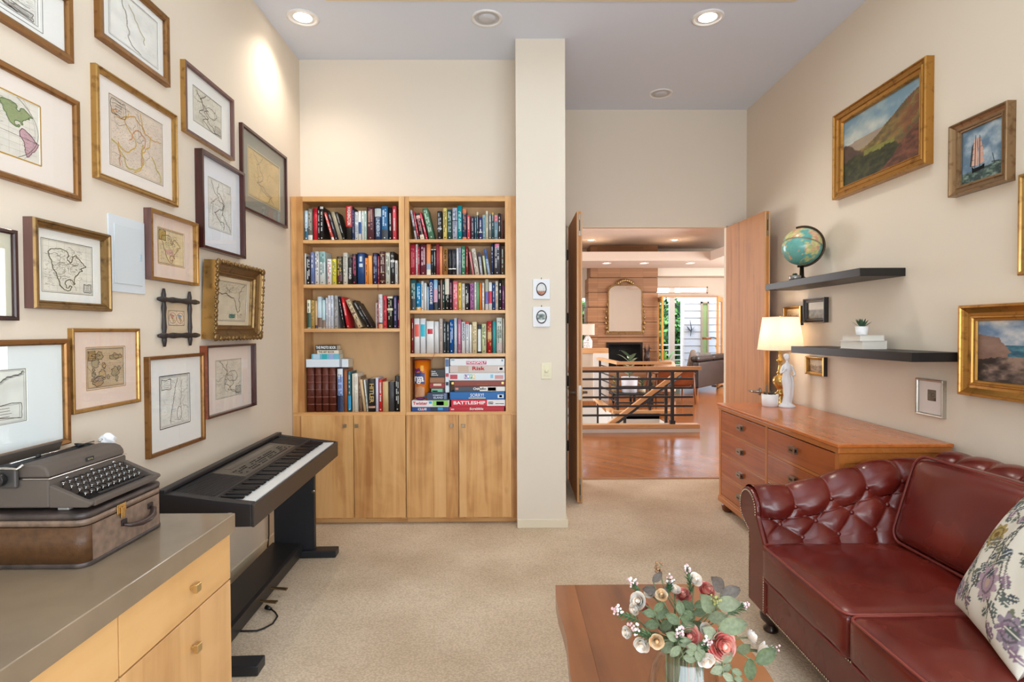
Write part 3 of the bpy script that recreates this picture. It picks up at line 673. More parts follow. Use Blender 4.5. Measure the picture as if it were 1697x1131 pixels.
# pale electrical panel cover on the map wall
u0, u1, zt, zb = wallrect('L', (181, 355, 483, 241, 369, 488), .008)
pt = thing('electrical_panel', 'pale blue-grey electrical panel cover set among the maps', 'panel', group=None, M=wallM('L', (XL, (u0 + u1) / 2, (zt + zb) / 2)))
w_, h_ = u1 - u0, zt - zb
put('cover_plate', MB().box(-w_ / 2, -h_ / 2, 0, w_ / 2, h_ / 2, .006).mesh('cover_plate', [mat((214, 219, 222), .5)]), pt, .002, 2, local=True)
put('panel_door', MB().box(-w_ / 2 + .03, -h_ / 2 + .035, .006, w_ / 2 - .022, h_ / 2 - .035, .0095).mesh('panel_door', [mat((208, 214, 216), .5)]), pt, .001, 1, local=True)
put('latch', MB().box(w_ / 2 - .04, -.014, .0095, w_ / 2 - .03, .014, .012).mesh('latch', [mat((180, 196, 206), .4)]), pt, local=True)

# ---- oil paintings and small pictures on the wall opposite
def land(u, v):
    f = fbm(u * 6, v * 7, 3, 5); f2 = fbm(u * 22, v * 26, 9, 4)
    c = mixc((118, 146, 160), (196, 198, 186), np.clip(sstep(.95, .6, v) * .6 + (f - .45) * 1.6, 0, 1))
    far = v < .60 + .06 * u + .03 * (f - .5)
    k = np.where(far[:, None], mixc((150, 132, 122), (164, 146, 116), f2), c)
    hill = v < .46 + .42 * sstep(.25, 1.0, u) + .05 * (f - .5)
    hc = mixc((92, 78, 52), (150, 124, 66), np.clip(f2 * 1.5 - .25 + .3 * np.sin((u * .8 - v) * 26 + 5 * f), 0, 1))
    hc = mixc(hc, (118, 62, 44), np.clip(sstep(.55, .95, u) * (f2 > .5) * .7, 0, 1)); k = np.where(hill[:, None], hc, k)
    val = (v < .42 - .04 * u) & (v > .3) & (u > .3) & (u < .7); k = np.where(val[:, None], mixc((142, 138, 66), (110, 108, 52), f2), k)
    lh = v < .62 - 1.6 * np.abs(u - .02) ** 1.0 * .55 + .12 * (f - .5); k = np.where((lh & (u < .3))[:, None], mixc((70, 54, 48), (96, 74, 62), f2), k)
    tr = v < .40 - .16 * u + .2 * (f - .5) + .05 * (f2 - .5); k = np.where(tr[:, None], mixc((36, 40, 24), (74, 74, 40), np.clip(f2 * 1.7 - .4, 0, 1)), k)
    br = (v < .46 * sstep(.45, 1, u) * .9 + .1 * (f - .5)); k = np.where(br[:, None], mixc((74, 46, 34), (128, 78, 56), np.clip(f2 * 1.8 - .4, 0, 1)), k)
    return k
def ship(u, v):
    f = fbm(u * 5, v * 6, 13, 5); f2 = fbm(u * 14, v * 30, 19, 4)
    k = mixc((96, 122, 142), (186, 196, 200), np.clip(f * 2.2 - .7, 0, 1))
    return np.where((v < .19 + .06 * u)[:, None], mixc((42, 62, 58), (136, 154, 140), np.clip(f2 * 2.4 - .9, 0, 1)), k)
def sails():
    fl = []; c = (214, 172, 152); d = (70, 66, 66)
    fl.append(([(.2, .3), (.3, .28), (.3, .74), (.24, .66)], d))
    for i, (y0, y1, a, b) in enumerate(((.30, .40, .24, .56), (.41, .51, .26, .55), (.52, .61, .27, .54), (.62, .72, .28, .51), (.73, .80, .30, .48))):
        m_ = (a + b) / 2
        fl.append(([(a, y0), (m_ - .01, y0 - .015), (m_ - .015, y1), (a + .015, y1)], c)); fl.append(([(m_ + .01, y0 - .012), (b, y0 + .01), (b - .02, y1), (m_ + .01, y1)], (206, 160, 140)))
    fl.append(([(.26, .16), (.56, .19), (.57, .27), (.52, .27), (.5, .25), (.3, .24), (.25, .28)], (34, 34, 36)))
    st = [([(.33, .22), (.35, .86)], .003, (60, 50, 46)), ([(.45, .22), (.45, .84)], .003, (60, 50, 46)), ([(.8, .26), (.76, .42)], .003, (70, 80, 86)), ([(.74, .26), (.92, .24)], .004, (60, 66, 66))]
    return fl, st
def sea(u, v):
    f = fbm(u * 6, v * 5, 23, 5); f2 = fbm(u * 16, v * 34, 29, 4); f3 = fbm(u * 9, v * 9, 31, 4)
    k = mixc((98, 124, 152), (214, 208, 200), np.clip(f * 2.4 - .85 + .2 * sstep(.9, .66, v), 0, 1))
    k = np.where((v < .60)[:, None], mixc((38, 84, 104), (96, 146, 154), np.clip(f2 * 2.2 - .7 + .2 * (v < .45), 0, 1)), k)
    foam = (f2 > .62) & (v < .48); k = np.where(foam[:, None], np.array((206, 214, 208.)), k)
    cliff = (u < .26 + .1 * (f3 - .5) - .3 * np.maximum(v - .5, 0) * (v > .4)) & (v < .78 - u * .3); rock = (v < .42 - .22 * np.abs(u - .16) + .2 * (f3 - .5)) & (u < .5) | (v < .30 + .16 * np.sin(u * 7.5 + 4) * (u > .3) + .1 * (f3 - .5)) & (u > .25)
    rc = mixc((48, 40, 38), (150, 124, 108), np.clip(f3 * 3.4 - 1.25, 0, 1)); k = np.where((cliff | rock)[:, None], rc, k)
    return np.where(cliff[:, None] & (~rock[:, None]), mixc((112, 84, 72), (156, 124, 106), f3), k)
def faded(u, v):
    f = fbm(u * 8, v * 8, 41, 4); k = mixc((206, 186, 140), (176, 150, 104), np.clip(f * 2 - .5, 0, 1))
    return np.where((v < .4)[:, None], mixc((120, 104, 70), (160, 138, 92), f), k)
def street(u, v):
    f = fbm(u * 12, v * 12, 47, 4); k = mixc((214, 196, 160), (190, 168, 130), f)
    return np.where((v < .55 + .1 * (f - .5))[:, None], mixc((96, 72, 48), (176, 140, 96), np.clip(f * 2.2 - .6, 0, 1)), k)
def coastpic(u, v):
    f = fbm(u * 9, v * 9, 53, 4); k = mixc((186, 176, 158), (206, 196, 176), f)
    return np.where((v < .6)[:, None], mixc((92, 86, 74), (150, 138, 116), np.clip(f * 2 - .5, 0, 1)), k)
GR = 'pictures on the wall over the dresser and sofa'
pic('R', (1380, 188, 328, 1534, 99, 276), 'large moorland valley landscape painting in wide gold frame, highest on its wall', .075, .05, 'wide', F_rich, painting=(110, land, [], []), group=GR, name='framed_painting')
fl_, st_ = sails()
pic('R', (1572, 210, 328, 1669, 167, 299), 'tall-masted sailing ship painting in bronze frame', .052, .045, 'scoop', F_bronze, painting=(70, ship, fl_, st_), group=GR, name='framed_painting')
pic('R', (1686, 288, 438, 1760, 270, 470), 'golden picture frame only partly in view, above the seascape', .04, .04, 'gold', F_gold, painting=(24, faded, [], []), group=GR, ext=('u1', 2.12), name='framed_painting')
pic('R', (1588, 507, 654, 1697, 501, 669), 'rocky seascape painting in heavy gold scoop frame above the sofa back', .078, .055, 'scoop', F_rich, painting=(190, sea, [], []), group=GR, ext=('u1', 2.02), name='framed_painting')
pic('R', (1517, 626, 684, 1562, 632, 696), 'little silver-framed picture with wide white mat below the lower shelf', .012, .024, 'thin', F_silver, (236, 230, 226), (.34, .3, .4, .26), group=GR, name='framed_picture', art='coast', paper=(120, 116, 108), seed=21, nx=8)
pic('R', (1331, 495, 535, 1366, 494, 535), 'small black box-framed coastal picture right under the upper shelf', .03, .035, 'scoop', mat((46, 40, 38), .4), painting=(20, coastpic, [], []), group=GR, name='framed_picture')
pic('R', (1298, 509, 541, 1326, 507, 538), 'small gold-framed street picture half hidden behind the lampshade', .022, .03, 'gold', F_rich, painting=(20, street, [], []), group=GR, name='framed_picture', sidem=mat((52, 40, 32), .4))
pic('R', (1334, 591, 621, 1364, 592, 624), 'small town picture in gold and dark box frame under the lower shelf', .022, .035, 'gold', F_gold, painting=(24, street, [], []), group=GR, name='framed_picture', sidem=mat((40, 32, 28), .4))
# two small oval miniatures and the dimmer switch on the pillar
def oval(c, label, seed):
    u0, u1, zt, zb = wallrect('P', c, .012); w, h = u1 - u0, zt - zb
    r = thing('oval_miniature', label, 'picture', group='oval miniatures on the pillar', M=wallM('P', ((u0 + u1) / 2, PY0, (zt + zb) / 2)))
    put('frame', MB().box(-w / 2, -h / 2, 0, w / 2, h / 2, .012).mesh('frame', [mat((226, 228, 232), .5)]), r, .003, 2, local=True)
    put('oval_rim', MB().lathe([(w * .30, .012), (w * .30, .016), (w * .27, .016), (w * .25, .0125)], (0, 0, 0), 28, sy=1.28, cap=False).mesh('oval_rim', [mat((46, 42, 40), .3, .5)]), r, local=True)
    mb = MB(); n = 28; K = 6; vs = [(0, 0, .0128)] + [(w * .255 * k / K * math.cos(2 * math.pi * i / n), w * .255 * 1.28 * k / K * math.sin(2 * math.pi * i / n), .0128) for k in range(1, K + 1) for i in range(n)]
    fs = [(0, 1 + i, 1 + (i + 1) % n) for i in range(n)] + [(1 + (k - 1) * n + i, 1 + k * n + i, 1 + k * n + (i + 1) % n, 1 + (k - 1) * n + (i + 1) % n) for k in range(1, K) for i in range(n)]
    me = mb.add(vs, fs).mesh('picture', [M_paper]); v = np.array(vs); f = fbm(v[:, 0] / w * 9 + 4, v[:, 1] / w * 9 + 4, seed, 3)
    if seed == 1: cc = np.where((v[:, 1] < -.1 * w)[:, None], mixc((150, 84, 60), (214, 178, 160), f), mixc((198, 206, 210), (236, 232, 226), f))
    else: cc = np.where((np.abs(v[:, 1]) < .16 * w)[:, None], mixc((96, 110, 108), (206, 210, 206), np.clip(f * 2 - .4, 0, 1)), mixc((216, 222, 224), (236, 236, 234), f))
    paint_verts(me, cc); put('picture', me, r, local=True)
    put('hook', MB().tube([(0, h / 2 - .002, .006), (0, h / 2 + .012, .007)], .0025, 6).mesh('hook', [mat((90, 78, 62), .4, .6)]), r, local=True)
oval((883, 463, 496, 911.5, 463, 496), 'upper white-framed oval miniature with reddish scene on the pillar', 1)
oval((883, 509, 542, 912, 509, 542), 'lower white-framed oval miniature with grey scene on the pillar', 2)
u0, u1, zt, zb = wallrect('P', (897, 601.5, 628.5, 914.5, 601.5, 628.5), .005)
r = thing('dimmer_switch', 'cream rotary dimmer switch low on the pillar', 'switch', M=wallM('P', ((u0 + u1) / 2, PY0, (zt + zb) / 2)))
w_, h_ = u1 - u0, zt - zb; mc = mat((226, 218, 186), .4)
put('plate', MB().box(-w_ / 2, -h_ / 2, 0, w_ / 2, h_ / 2, .006).mesh('plate', [mc]), r, .002, 2, local=True)
put('insert', MB().box(-w_ * .25, -h_ * .32, .006, w_ * .25, h_ * .32, .0085).mesh('insert', [mc]), r, .001, 1, local=True)
put('knob', MB().lathe([(.014, .0085), (.0135, .019), (.011, .022), (0, .022)], (0, 0, 0), 20).mesh('knob', [mc]), r, local=True)

# ================================================================ the two built-in bookcases
BIRCH = [(176, 118, 64), (214, 162, 102), (226, 180, 124)]
W_birv = wood(BIRCH, 'z', .38, 1.0, .1, 14, .5, 'birch_upright', .5, ('x', .088))
W_birh = wood(BIRCH, 'x', .38, 1.0, .1, 14, 0, 'birch_rail', .5)
W_birb = wood([(182, 136, 88), (206, 162, 112), (214, 174, 126)], 'z', .45, .8, 0, 5, .6, 'birch_back', .6)
W_knob = mat((166, 146, 122), .35, .8)
YF = 4.20                                  # face of the bookcases
def fx(px, py=500): return hy(px, py, YF).x
def fz(px, py): return hy(px, py, YF).z
ZB = fz(670, 683.3)                       # top of the base cabinet = bottom shelf
ZT = fz(670, 325.5)
XB0, XBM, XB1 = XL + .004, fx(671.4), fx(857.5)
ZD1, ZD0 = fz(670, 688), fz(670, 857)
SHELF_L = [(397.4, 403), (471.2, 477), (544.5, 550)]
SHELF_R = [(396.6, 402), (455.9, 461.3), (514.6, 520), (586.5, 592)]
def bookcase(x0, x1, ix0, ix1, shelves, doors, label):
    t = thing('bookcase', label, 'bookcase', ((x0 + x1) / 2, YF, 0))
    zt = fz(670, 334)
    for a, b in ((x0, ix0), (ix1, x1)): MB().box(a, YF, ZB if 1 else 0, b, YF + .02, ZT).build('stile', W_birv, t, .0012)
    MB().box(ix0, YF, zt, ix1, YF + .02, ZT).build('top_rail', W_birh, t, .0012)
    for a, b in ((ix0 - .02, ix0 - .0005), (ix1 + .0005, ix1 + .02)): MB().box(a, YF + .02, ZB - .02, b, YB - .006, ZT - .002).build('side_panel', W_birv, t)
    MB().box(x0 + .002, YF + .02, zt + .002, x1 - .002, YB - .006, ZT).build('top_panel', W_birh, t)
    MB().box(ix0, YB - .014, ZB, ix1, YB - .006, zt).build('back_panel', W_birb, t)
    for a, b in shelves: MB().box(ix0, YF + .004, fz(670, b), ix1, YB - .016, fz(670, a)).build('shelf', W_birh, t, .001)
    MB().box(x0, YF - .001, ZB - .028, x1, YB - .006, ZB).build('base_deck', W_birh, t, .001)
    MB().box(x0, YF + .002, ZD0 - .012, x1, YB - .006, ZB - .0285).build('base_carcass', W_birv, t)
    MB().box(x0, YF + .028, 0.002, x1, YB - .006, ZD0 - .0125).build('toe_kick', W_birh, t)
    for a, b, kx in doors:
        d = MB().box(fx(a), YF - .02, ZD0, fx(b), YF - .0005, ZD1).build('door', W_birv, t, .0015)
        k = hy(kx, 705.5, YF - .02)
        MB().box(k.x - .006, YF - .036, k.z - .006, k.x + .006, YF - .02, k.z + .006).box(k.x - .013, YF - .046, k.z - .013, k.x + .013, YF - .034, k.z + .013).build('knob', W_knob, d, .002)
    return t
IL0, IL1, IR0, IR1 = fx(503.0), fx(661.8), fx(679.0), fx(837.4)
bookcase(XB0, XBM - .001, IL0, IL1, SHELF_L, [(498.5, 584.6, 572.6), (585.6, 670.8, 592)], 'birch bookcase with four open shelves and two doors beside the map wall')
bookcase(XBM + .001, XB1, IR0, IR1, SHELF_R, [(672.4, 758.8, 748.5), (759.8, 846.3, 768)], 'birch bookcase with five open shelves and two doors beside the pillar')

# ================================================================ books
M_page = mat((226, 214, 190), .85, spec=.1, name='page_block', bump=.5, bscale=900)
def cov(c, r=.42): return mat(c, r, spec=.45, name='book_cloth')
def text(body, size, m, parent, M, sx=1.0, name='lettering', bold=.0, font_align='CENTER'):
    c = bpy.data.curves.new(name, 'FONT'); c.body = body; c.size = size; c.align_x = font_align; c.align_y = 'CENTER'; c.resolution_u = 2; c.offset = bold; c.fill_mode = 'FRONT'
    c.materials.append(m); o = bpy.data.objects.new(name, c); C.objects.link(o); o.scale = (sx, 1, 1)
    if parent: o.parent = parent
    o.matrix_local = M @ Matrix.Diagonal((sx, 1, 1, 1)); return o
def book(x0, x1, zb, zt, col, label, lean=0.0, let=None, marks=(), txt=None, D=None, yoff=0.0, rnd=True, seed=0, group=None, M=None, ribs=None, dashes=True, ribbon=None):
    """an upright book, bottom edge x0..x1 on z=zb, leaning by an angle about y; marks: (f0, f1, colour) bands of the spine height"""
    g = random.Random(seed * 7 + 3); W = (x1 - x0); ang = lean
    H = (zt - zb)
    if ang:
        W = W * math.cos(ang); H = (H - abs(W * math.sin(ang))) / math.cos(ang)
    D = D or min(.165, max(.11, H * .66)) ; yoff = yoff or g.uniform(.0, .012)
    if M is None:
        if ang >= 0: M = Matrix.Translation((x1 if ang > 0 else x0, YF + .02 + yoff, zb + .0006)) @ Matrix.Rotation(ang, 4, 'Y') @ Matrix.Translation((-W / 2 if ang > 0 else W / 2, 0, 0))
        else: M = Matrix.Translation((x0, YF + .02 + yoff, zb + .0006)) @ Matrix.Rotation(ang, 4, 'Y') @ Matrix.Translation((W / 2, 0, 0))
    t = thing('book', label, 'book', group=group, M=M)
    b = min(.0022, W * .14); n = 6
    c = MB(); a = .10 * min(W, .05)
    if rnd: sp = [(-W / 2, .006)] + [(-W / 2 + W * i / n, .003 - (a + .002) * math.sin(math.pi * i / n) ** .7) for i in range(n + 1)] + [(W / 2, .006)]
    else: sp = [(-W / 2, .004), (-W / 2, 0), (W / 2, 0), (W / 2, .004)]
    def yf(x): return (.003 - (a + .002) * max(0, math.sin(math.pi * (x / W + .5))) ** .7) if rnd else 0.0
    c.prism(sp, 0, H, 'z', 0, rnd); c.box(-W / 2, .004, 0, -W / 2 + b, D, H); c.box(W / 2 - b, .004, 0, W / 2, D, H)
    put('cover', c.mesh('cover', [cov(col)]), t, local=True)
    put('pages', MB().box(-W / 2 + b, .005, .003, W / 2 - b, D - .003, H - .003).mesh('pages', [M_page]), t, local=True)
    def band(f0, f1, colr, inset=0.0, nm='spine_panel', lift=.0003):
        mb = MB(); xs = [-W / 2 + inset * W + (W - 2 * inset * W) * i / n for i in range(n + 1)]
        mb.add([(x, yf(x) - lift, z) for z in (f0 * H, f1 * H) for x in xs], [(i, i + 1, n + 2 + i, n + 1 + i) for i in range(n)], 0, rnd)
        put(nm, mb.mesh(nm, [cov(colr)]), t, local=True)
    for mk in marks: band(*mk)
    if ribs:
        for f in ribs:
            mb = MB(); xs = [-W / 2 + W * i / n for i in range(n + 1)]; z0, z1 = f * H - .004, f * H + .004
            mb.add([(x, yf(x) - e, z) for z, e in ((z0, .0002), (z0 + .002, .003), (z1 - .002, .003), (z1, .0002)) for x in xs], [(k * (n + 1) + i, k * (n + 1) + i + 1, (k + 1) * (n + 1) + i + 1, (k + 1) * (n + 1) + i) for k in range(3) for i in range(n)], 0, True)
            put('raised_band', mb.mesh('raised_band', [cov(ribs_col(col))]), t, local=True)
    if let and txt:
        body, f0, f1, wf = txt[:4]; L = (f1 - f0) * H; size = wf * W * 1.35
        o = text(body, size, ink(let), t, Matrix.Translation((0, -a - .0016, (f0 + f1) / 2 * H)) @ Matrix.Rotation(R(90), 4, 'X') @ Matrix.Rotation(R(-90), 4, 'Z'), bold=size * .02)
        o['_fit'] = L
        TXT.append(o)
    elif let and dashes:
        mb = MB(); rows = 2 if W > .026 else 1
        for rI in range(rows):
            z = H * g.uniform(.86, .93); xw = W * (.34 if rows == 1 else .24); xc = 0 if rows == 1 else (-.17 + .34 * rI) * W
            zend = H * g.uniform(.2, .42)
            while z > zend:
                k = g.uniform(.0035, .008)
                if g.random() < .82:
                    w2 = xw * g.uniform(.7, 1.05); xa = xc - w2 / 2; y = yf(xc) - .0007
                    mb.add([(xa, y, z - k), (xa + w2, y, z - k), (xa + w2, y, z), (xa, y, z)], [(0, 1, 2, 3)])
                else: z -= .006
                z -= k + .0022
        y = yf(0) - .0007; q = min(.008, W * .3); mb.add([(-q / 2, y, H * .05), (q / 2, y, H * .05), (q / 2, y, H * .05 + q), (-q / 2, y, H * .05 + q)], [(0, 1, 2, 3)])
        stuff(put('lettering', mb.mesh('lettering', [ink(let)]), t, local=True))
    if ribbon:
        put('ribbon', MB().tube(ribbon, .0022, 5, sq=(1, .4)).mesh('ribbon', [cov((150, 34, 40))]), t, local=True)
    return t
def ribs_col(c): return tuple(min(255, int(x * 1.0 + 26)) for x in c)
TXT = []
YS = YF + .024
WHT = (232, 230, 224); GLD = (206, 172, 104); BLK = (30, 28, 28)
def row(sx, sy, x0, y0, vb, pl, group, items):
    for i, it in enumerate(items):
        u0, u1, v, col, let, desc = it[:6]; o = it[6] if len(it) > 6 else {}
        A = hy(x0 + u0 * sx, y0 + vb * sy, YS); B = hy(x0 + u1 * sx, y0 + vb * sy, YS); T = hy(x0 + u0 * sx, y0 + v * sy, YS)
        zb = pl[1]; lean = 0
        if 'top' in o: lean = -math.atan2((B.x - A.x) / (u1 - u0) * (u0 - o['top']), T.z - zb)
        lo = (IL0 if x0 < 600 else IR0) + .001; hi = (IL1 if x0 < 600 else IR1) - .001
        tl = (T.z - zb) * math.tan(-lean) if lean else 0
        if A.x - tl < lo:
            if lean: d_ = lo - (A.x - tl); A.x += d_; B.x += d_
            else: A.x = lo
        B.x = min(B.x, hi)
        if B.x - A.x < .005: A.x = B.x - .005
        kw = {k: o[k] for k in o if k != 'top'}
        gap = .0006
        book(A.x + gap, B.x - gap, zb, T.z, col, desc + ', ' + pl[0], lean, let, seed=len(bpy.data.objects), group=group, **kw)
k1 = 175 / 1237
def zs(y): return fz(670, y)
row(k1, k1, 495, 325, 512, ('top shelf, bookcase by maps', zs(397.4)), 'books on the top shelf by the maps', [
 (68, 111, 172, (168, 196, 214), (240, 240, 240), 'light blue book with deep teal lower half', {'marks': [(0, .42, (38, 98, 124))]}),
 (112, 163, 150, (120, 116, 104), (200, 196, 180), 'grey-brown jacketed book against the red one', {'marks': [(0, .16, (226, 222, 214))]}),
 (166, 221, 142, (196, 30, 46), None, 'plain bright red book without lettering'),
 (223, 249, 122, (30, 28, 30), WHT, 'black white-lettered book right against the plain red one'),
 (251, 291, 126, (34, 32, 34), WHT, 'black book with pale head band, before the leaning ones', {'marks': [(.93, 1, (214, 206, 200))]}),
 (386, 416, 190, (224, 92, 84), WHT, 'slim salmon leaning book with white foot', {'top': 290, 'marks': [(0, .1, (230, 222, 216))]}),
 (427, 462, 186, (46, 44, 54), (190, 190, 200), 'charcoal leaning book between salmon and khaki ones', {'top': 331}),
 (468, 515, 180, (160, 150, 126), None, 'thick plain khaki leaning book', {'top': 372}),
 (520, 549, 186, (34, 34, 34), (200, 200, 196), 'black leaning book propped on the red-topped biography', {'top': 426}),
 (552, 626, 115, (32, 32, 32), WHT, 'thick book with red upper spine and black foot', {'marks': [(.395, 1, (206, 40, 44))], 'txt': ('WASHINGTON', .44, .97, .56)}),
 (630, 651, 165, (44, 62, 112), (200, 200, 214), 'slim dark blue book beside the red-topped biography'),
 (654, 699, 185, (220, 222, 222), (120, 126, 140), 'white grey-lettered book, first of the white run'),
 (702, 733, 178, (226, 228, 226), None, 'white book with blue spine label', {'marks': [(.22, .62, (40, 86, 150))]}),
 (736, 766, 175, (230, 232, 228), (150, 170, 180), 'slim plain white book beside the mint one'),
 (769, 797, 175, (196, 222, 212), (110, 150, 150), 'slim mint green and white book'),
 (800, 884, 132, (88, 46, 54), (196, 150, 130), 'thick maroon book with pinkish stamping'),
 (890, 966, 135, (34, 60, 100), (198, 214, 226), 'navy biography with picture at head', {'marks': [(.72, .97, (190, 198, 196))], 'txt': ('LINDBERGH', .12, .68, .52)}),
 (970, 1046, 122, (44, 104, 152), (206, 220, 226), 'wide blue book with dark grey wedge foot', {'marks': [(0, .3, (58, 64, 72))]}),
 (1050, 1093, 135, (32, 32, 34), (214, 214, 210), 'black white-lettered book between blue and pink ones'),
 (1101, 1143, 120, (222, 78, 92), WHT, 'pinkish red book last on the row'),
])
row(k1, k1, 495, 325, 1033, ('second shelf, bookcase by maps', zs(471.2)), 'books on the second shelf by the maps', [
 (72, 88, 675, (216, 212, 206), None, 'very thin white book at the row start'),
 (90, 139, 712, (32, 30, 32), WHT, 'black book with small white lettering, second in line'),
 (142, 185, 662, (104, 120, 172), WHT, 'periwinkle blue book with white script'),
 (188, 236, 650, (222, 220, 218), (50, 50, 60), 'white book with bold black lettering'),
 (240, 308, 652, (214, 224, 220), (70, 110, 110), 'wide white book with teal picture at head', {'marks': [(.68, .98, (150, 188, 184))]}),
 (330, 384, 738, (224, 224, 222), (186, 60, 66), 'short white book with red flourish'),
 (389, 440, 738, (222, 210, 56), (90, 110, 120), 'short yellow book'),
 (446, 510, 710, (54, 52, 40), GLD, 'dark olive book with maroon panel and gilt bands', {'marks': [(.12, .42, (84, 34, 34)), (.5, .51, GLD), (.72, .73, GLD), (.9, .91, GLD)]}),
 (516, 571, 665, (220, 216, 202), (120, 116, 104), 'tall cream book between the dark olive and black ones'),
 (574, 627, 720, (38, 38, 38), WHT, 'black book with large white title down the spine', {'txt': ('SWORD', .2, .62, .5), 'marks': [(.8, .9, (60, 60, 58))]}),
 (630, 680, 680, (34, 28, 40), (216, 90, 130), 'black pink-lettered book against the wide blue one'),
 (684, 774, 665, (28, 66, 120), (214, 226, 232), 'thickest dark blue book with white emblem', {'dashes': False, 'marks': [(.72, .88, (206, 218, 226), .34), (.55, .66, (200, 212, 222), .26)]}),
 (777, 813, 728, (230, 136, 58), (120, 60, 30), 'short orange lettered book'),
 (815, 862, 700, (242, 166, 84), None, 'plain pale orange book'),
 (866, 925, 668, (44, 42, 82), (160, 160, 180), 'dark indigo book beside the pale orange one'),
 (928, 947, 705, (146, 40, 58), (210, 190, 190), 'thin crimson book trailing a dark red ribbon marker', {'yoff': .004, 'ribbon': [(0, -.006, .006), (.001, -.024, .005), (.001, -.030, -.004), (.0, -.030, -.02), (.002, -.030, -.05)]}),
 (951, 1012, 652, (78, 42, 42), (206, 188, 176), 'brown banded book with cream stamping', {'marks': [(.1, .11, GLD), (.36, .37, GLD), (.62, .63, GLD), (.9, .91, GLD)]}),
 (1016, 1070, 665, (208, 208, 192), (90, 90, 84), 'cream book near the row end'),
 (1075, 1123, 655, (36, 34, 36), (190, 190, 190), 'black book with white band near the row end', {'marks': [(.68, .75, WHT)]}),
 (1126, 1160, 755, (222, 220, 214), (120, 116, 110), 'short white book closing the row'),
])
k2 = 175 / 1649
row(k2, k2, 495, 470, 697, ('third shelf, bookcase by maps', zs(544.5)), 'books on the third shelf by the maps', [
 (132, 189, 260, (222, 218, 190), (80, 90, 80), 'cream book with dark green lower half', {'marks': [(.04, .55, (50, 84, 66))]}),
 (191, 249, 262, (188, 154, 86), (100, 70, 40), 'mustard yellow book'),
 (252, 290, 270, (206, 174, 136), None, 'slim tan book with dark foot', {'marks': [(.02, .12, (60, 44, 70))]}),
 (292, 361, 208, (196, 214, 222), None, 'pale blue book with brown picture at the foot', {'marks': [(.04, .34, (118, 90, 74))]}),
 (364, 414, 260, (190, 216, 220), None, 'pale aqua book beside the pale blue one', {'marks': [(.04, .3, (130, 104, 86))]}),
 (418, 454, 225, (212, 214, 220), (140, 140, 160), 'slim silvery white book'),
 (457, 499, 190, (222, 222, 230), (150, 150, 170), 'tall lilac-white book amid the pale ones'),
 (502, 548, 188, (204, 210, 220), (110, 120, 140), 'tall blue-white book before the grey one'),
 (552, 612, 190, (176, 172, 170), (110, 106, 104), 'grey book, last upright before the leaning ones'),
 (701, 728, 205, (32, 34, 40), WHT, 'black leaning book against the red one', {'top': 618}),
 (752, 802, 210, (200, 34, 42), WHT, 'bright red leaning book', {'top': 656}),
 (930, 1004, 240, (212, 188, 150), (60, 56, 50), 'thick tan leaning book with dark lettering', {'top': 716, 'marks': [(.5, .53, (120, 40, 40))]}),
 (1074, 1128, 262, (34, 32, 34), (180, 180, 176), 'black leaning book beside the thick tan one', {'top': 826}),
 (1136, 1172, 300, (44, 34, 34), (170, 160, 150), 'outermost dark brown leaning book', {'top': 900}),
 (1200, 1218, 305, (226, 216, 212), (180, 80, 80), 'thin white book, first upright after the leaning ones'),
 (1221, 1244, 265, (178, 66, 70), WHT, 'thin brick red book beside the tall white one'),
 (1248, 1310, 172, (230, 228, 228), (160, 160, 170), 'tall white book with orange foot', {'marks': [(0, .13, (230, 150, 90)), (.13, .17, (40, 46, 90))]}),
 (1318, 1374, 190, (224, 70, 82), (40, 30, 40), 'rose red black-lettered book'),
 (1382, 1470, 205, (36, 36, 32), (190, 186, 160), 'wide black book with cream band', {'marks': [(.56, .63, (226, 218, 190)), (.94, 1, (226, 218, 190))]}),
 (1482, 1538, 188, (48, 54, 88), (190, 160, 200), 'slate purple book near the row end'),
 (1546, 1572, 255, (134, 40, 76), WHT, 'magenta book closing the row'),
])
k3 = 175 / 1522; k3y = 130 / 1131
vols = [(119, 228), (240, 331), (340, 434), (439, 540)]
names4 = ['first brown leather-bound volume with ribbed spine, at the case side', 'second brown leather-bound ribbed volume from the case side', 'third brown leather-bound ribbed volume from the case side', 'fourth brown leather-bound ribbed volume, beside the white-blue book']
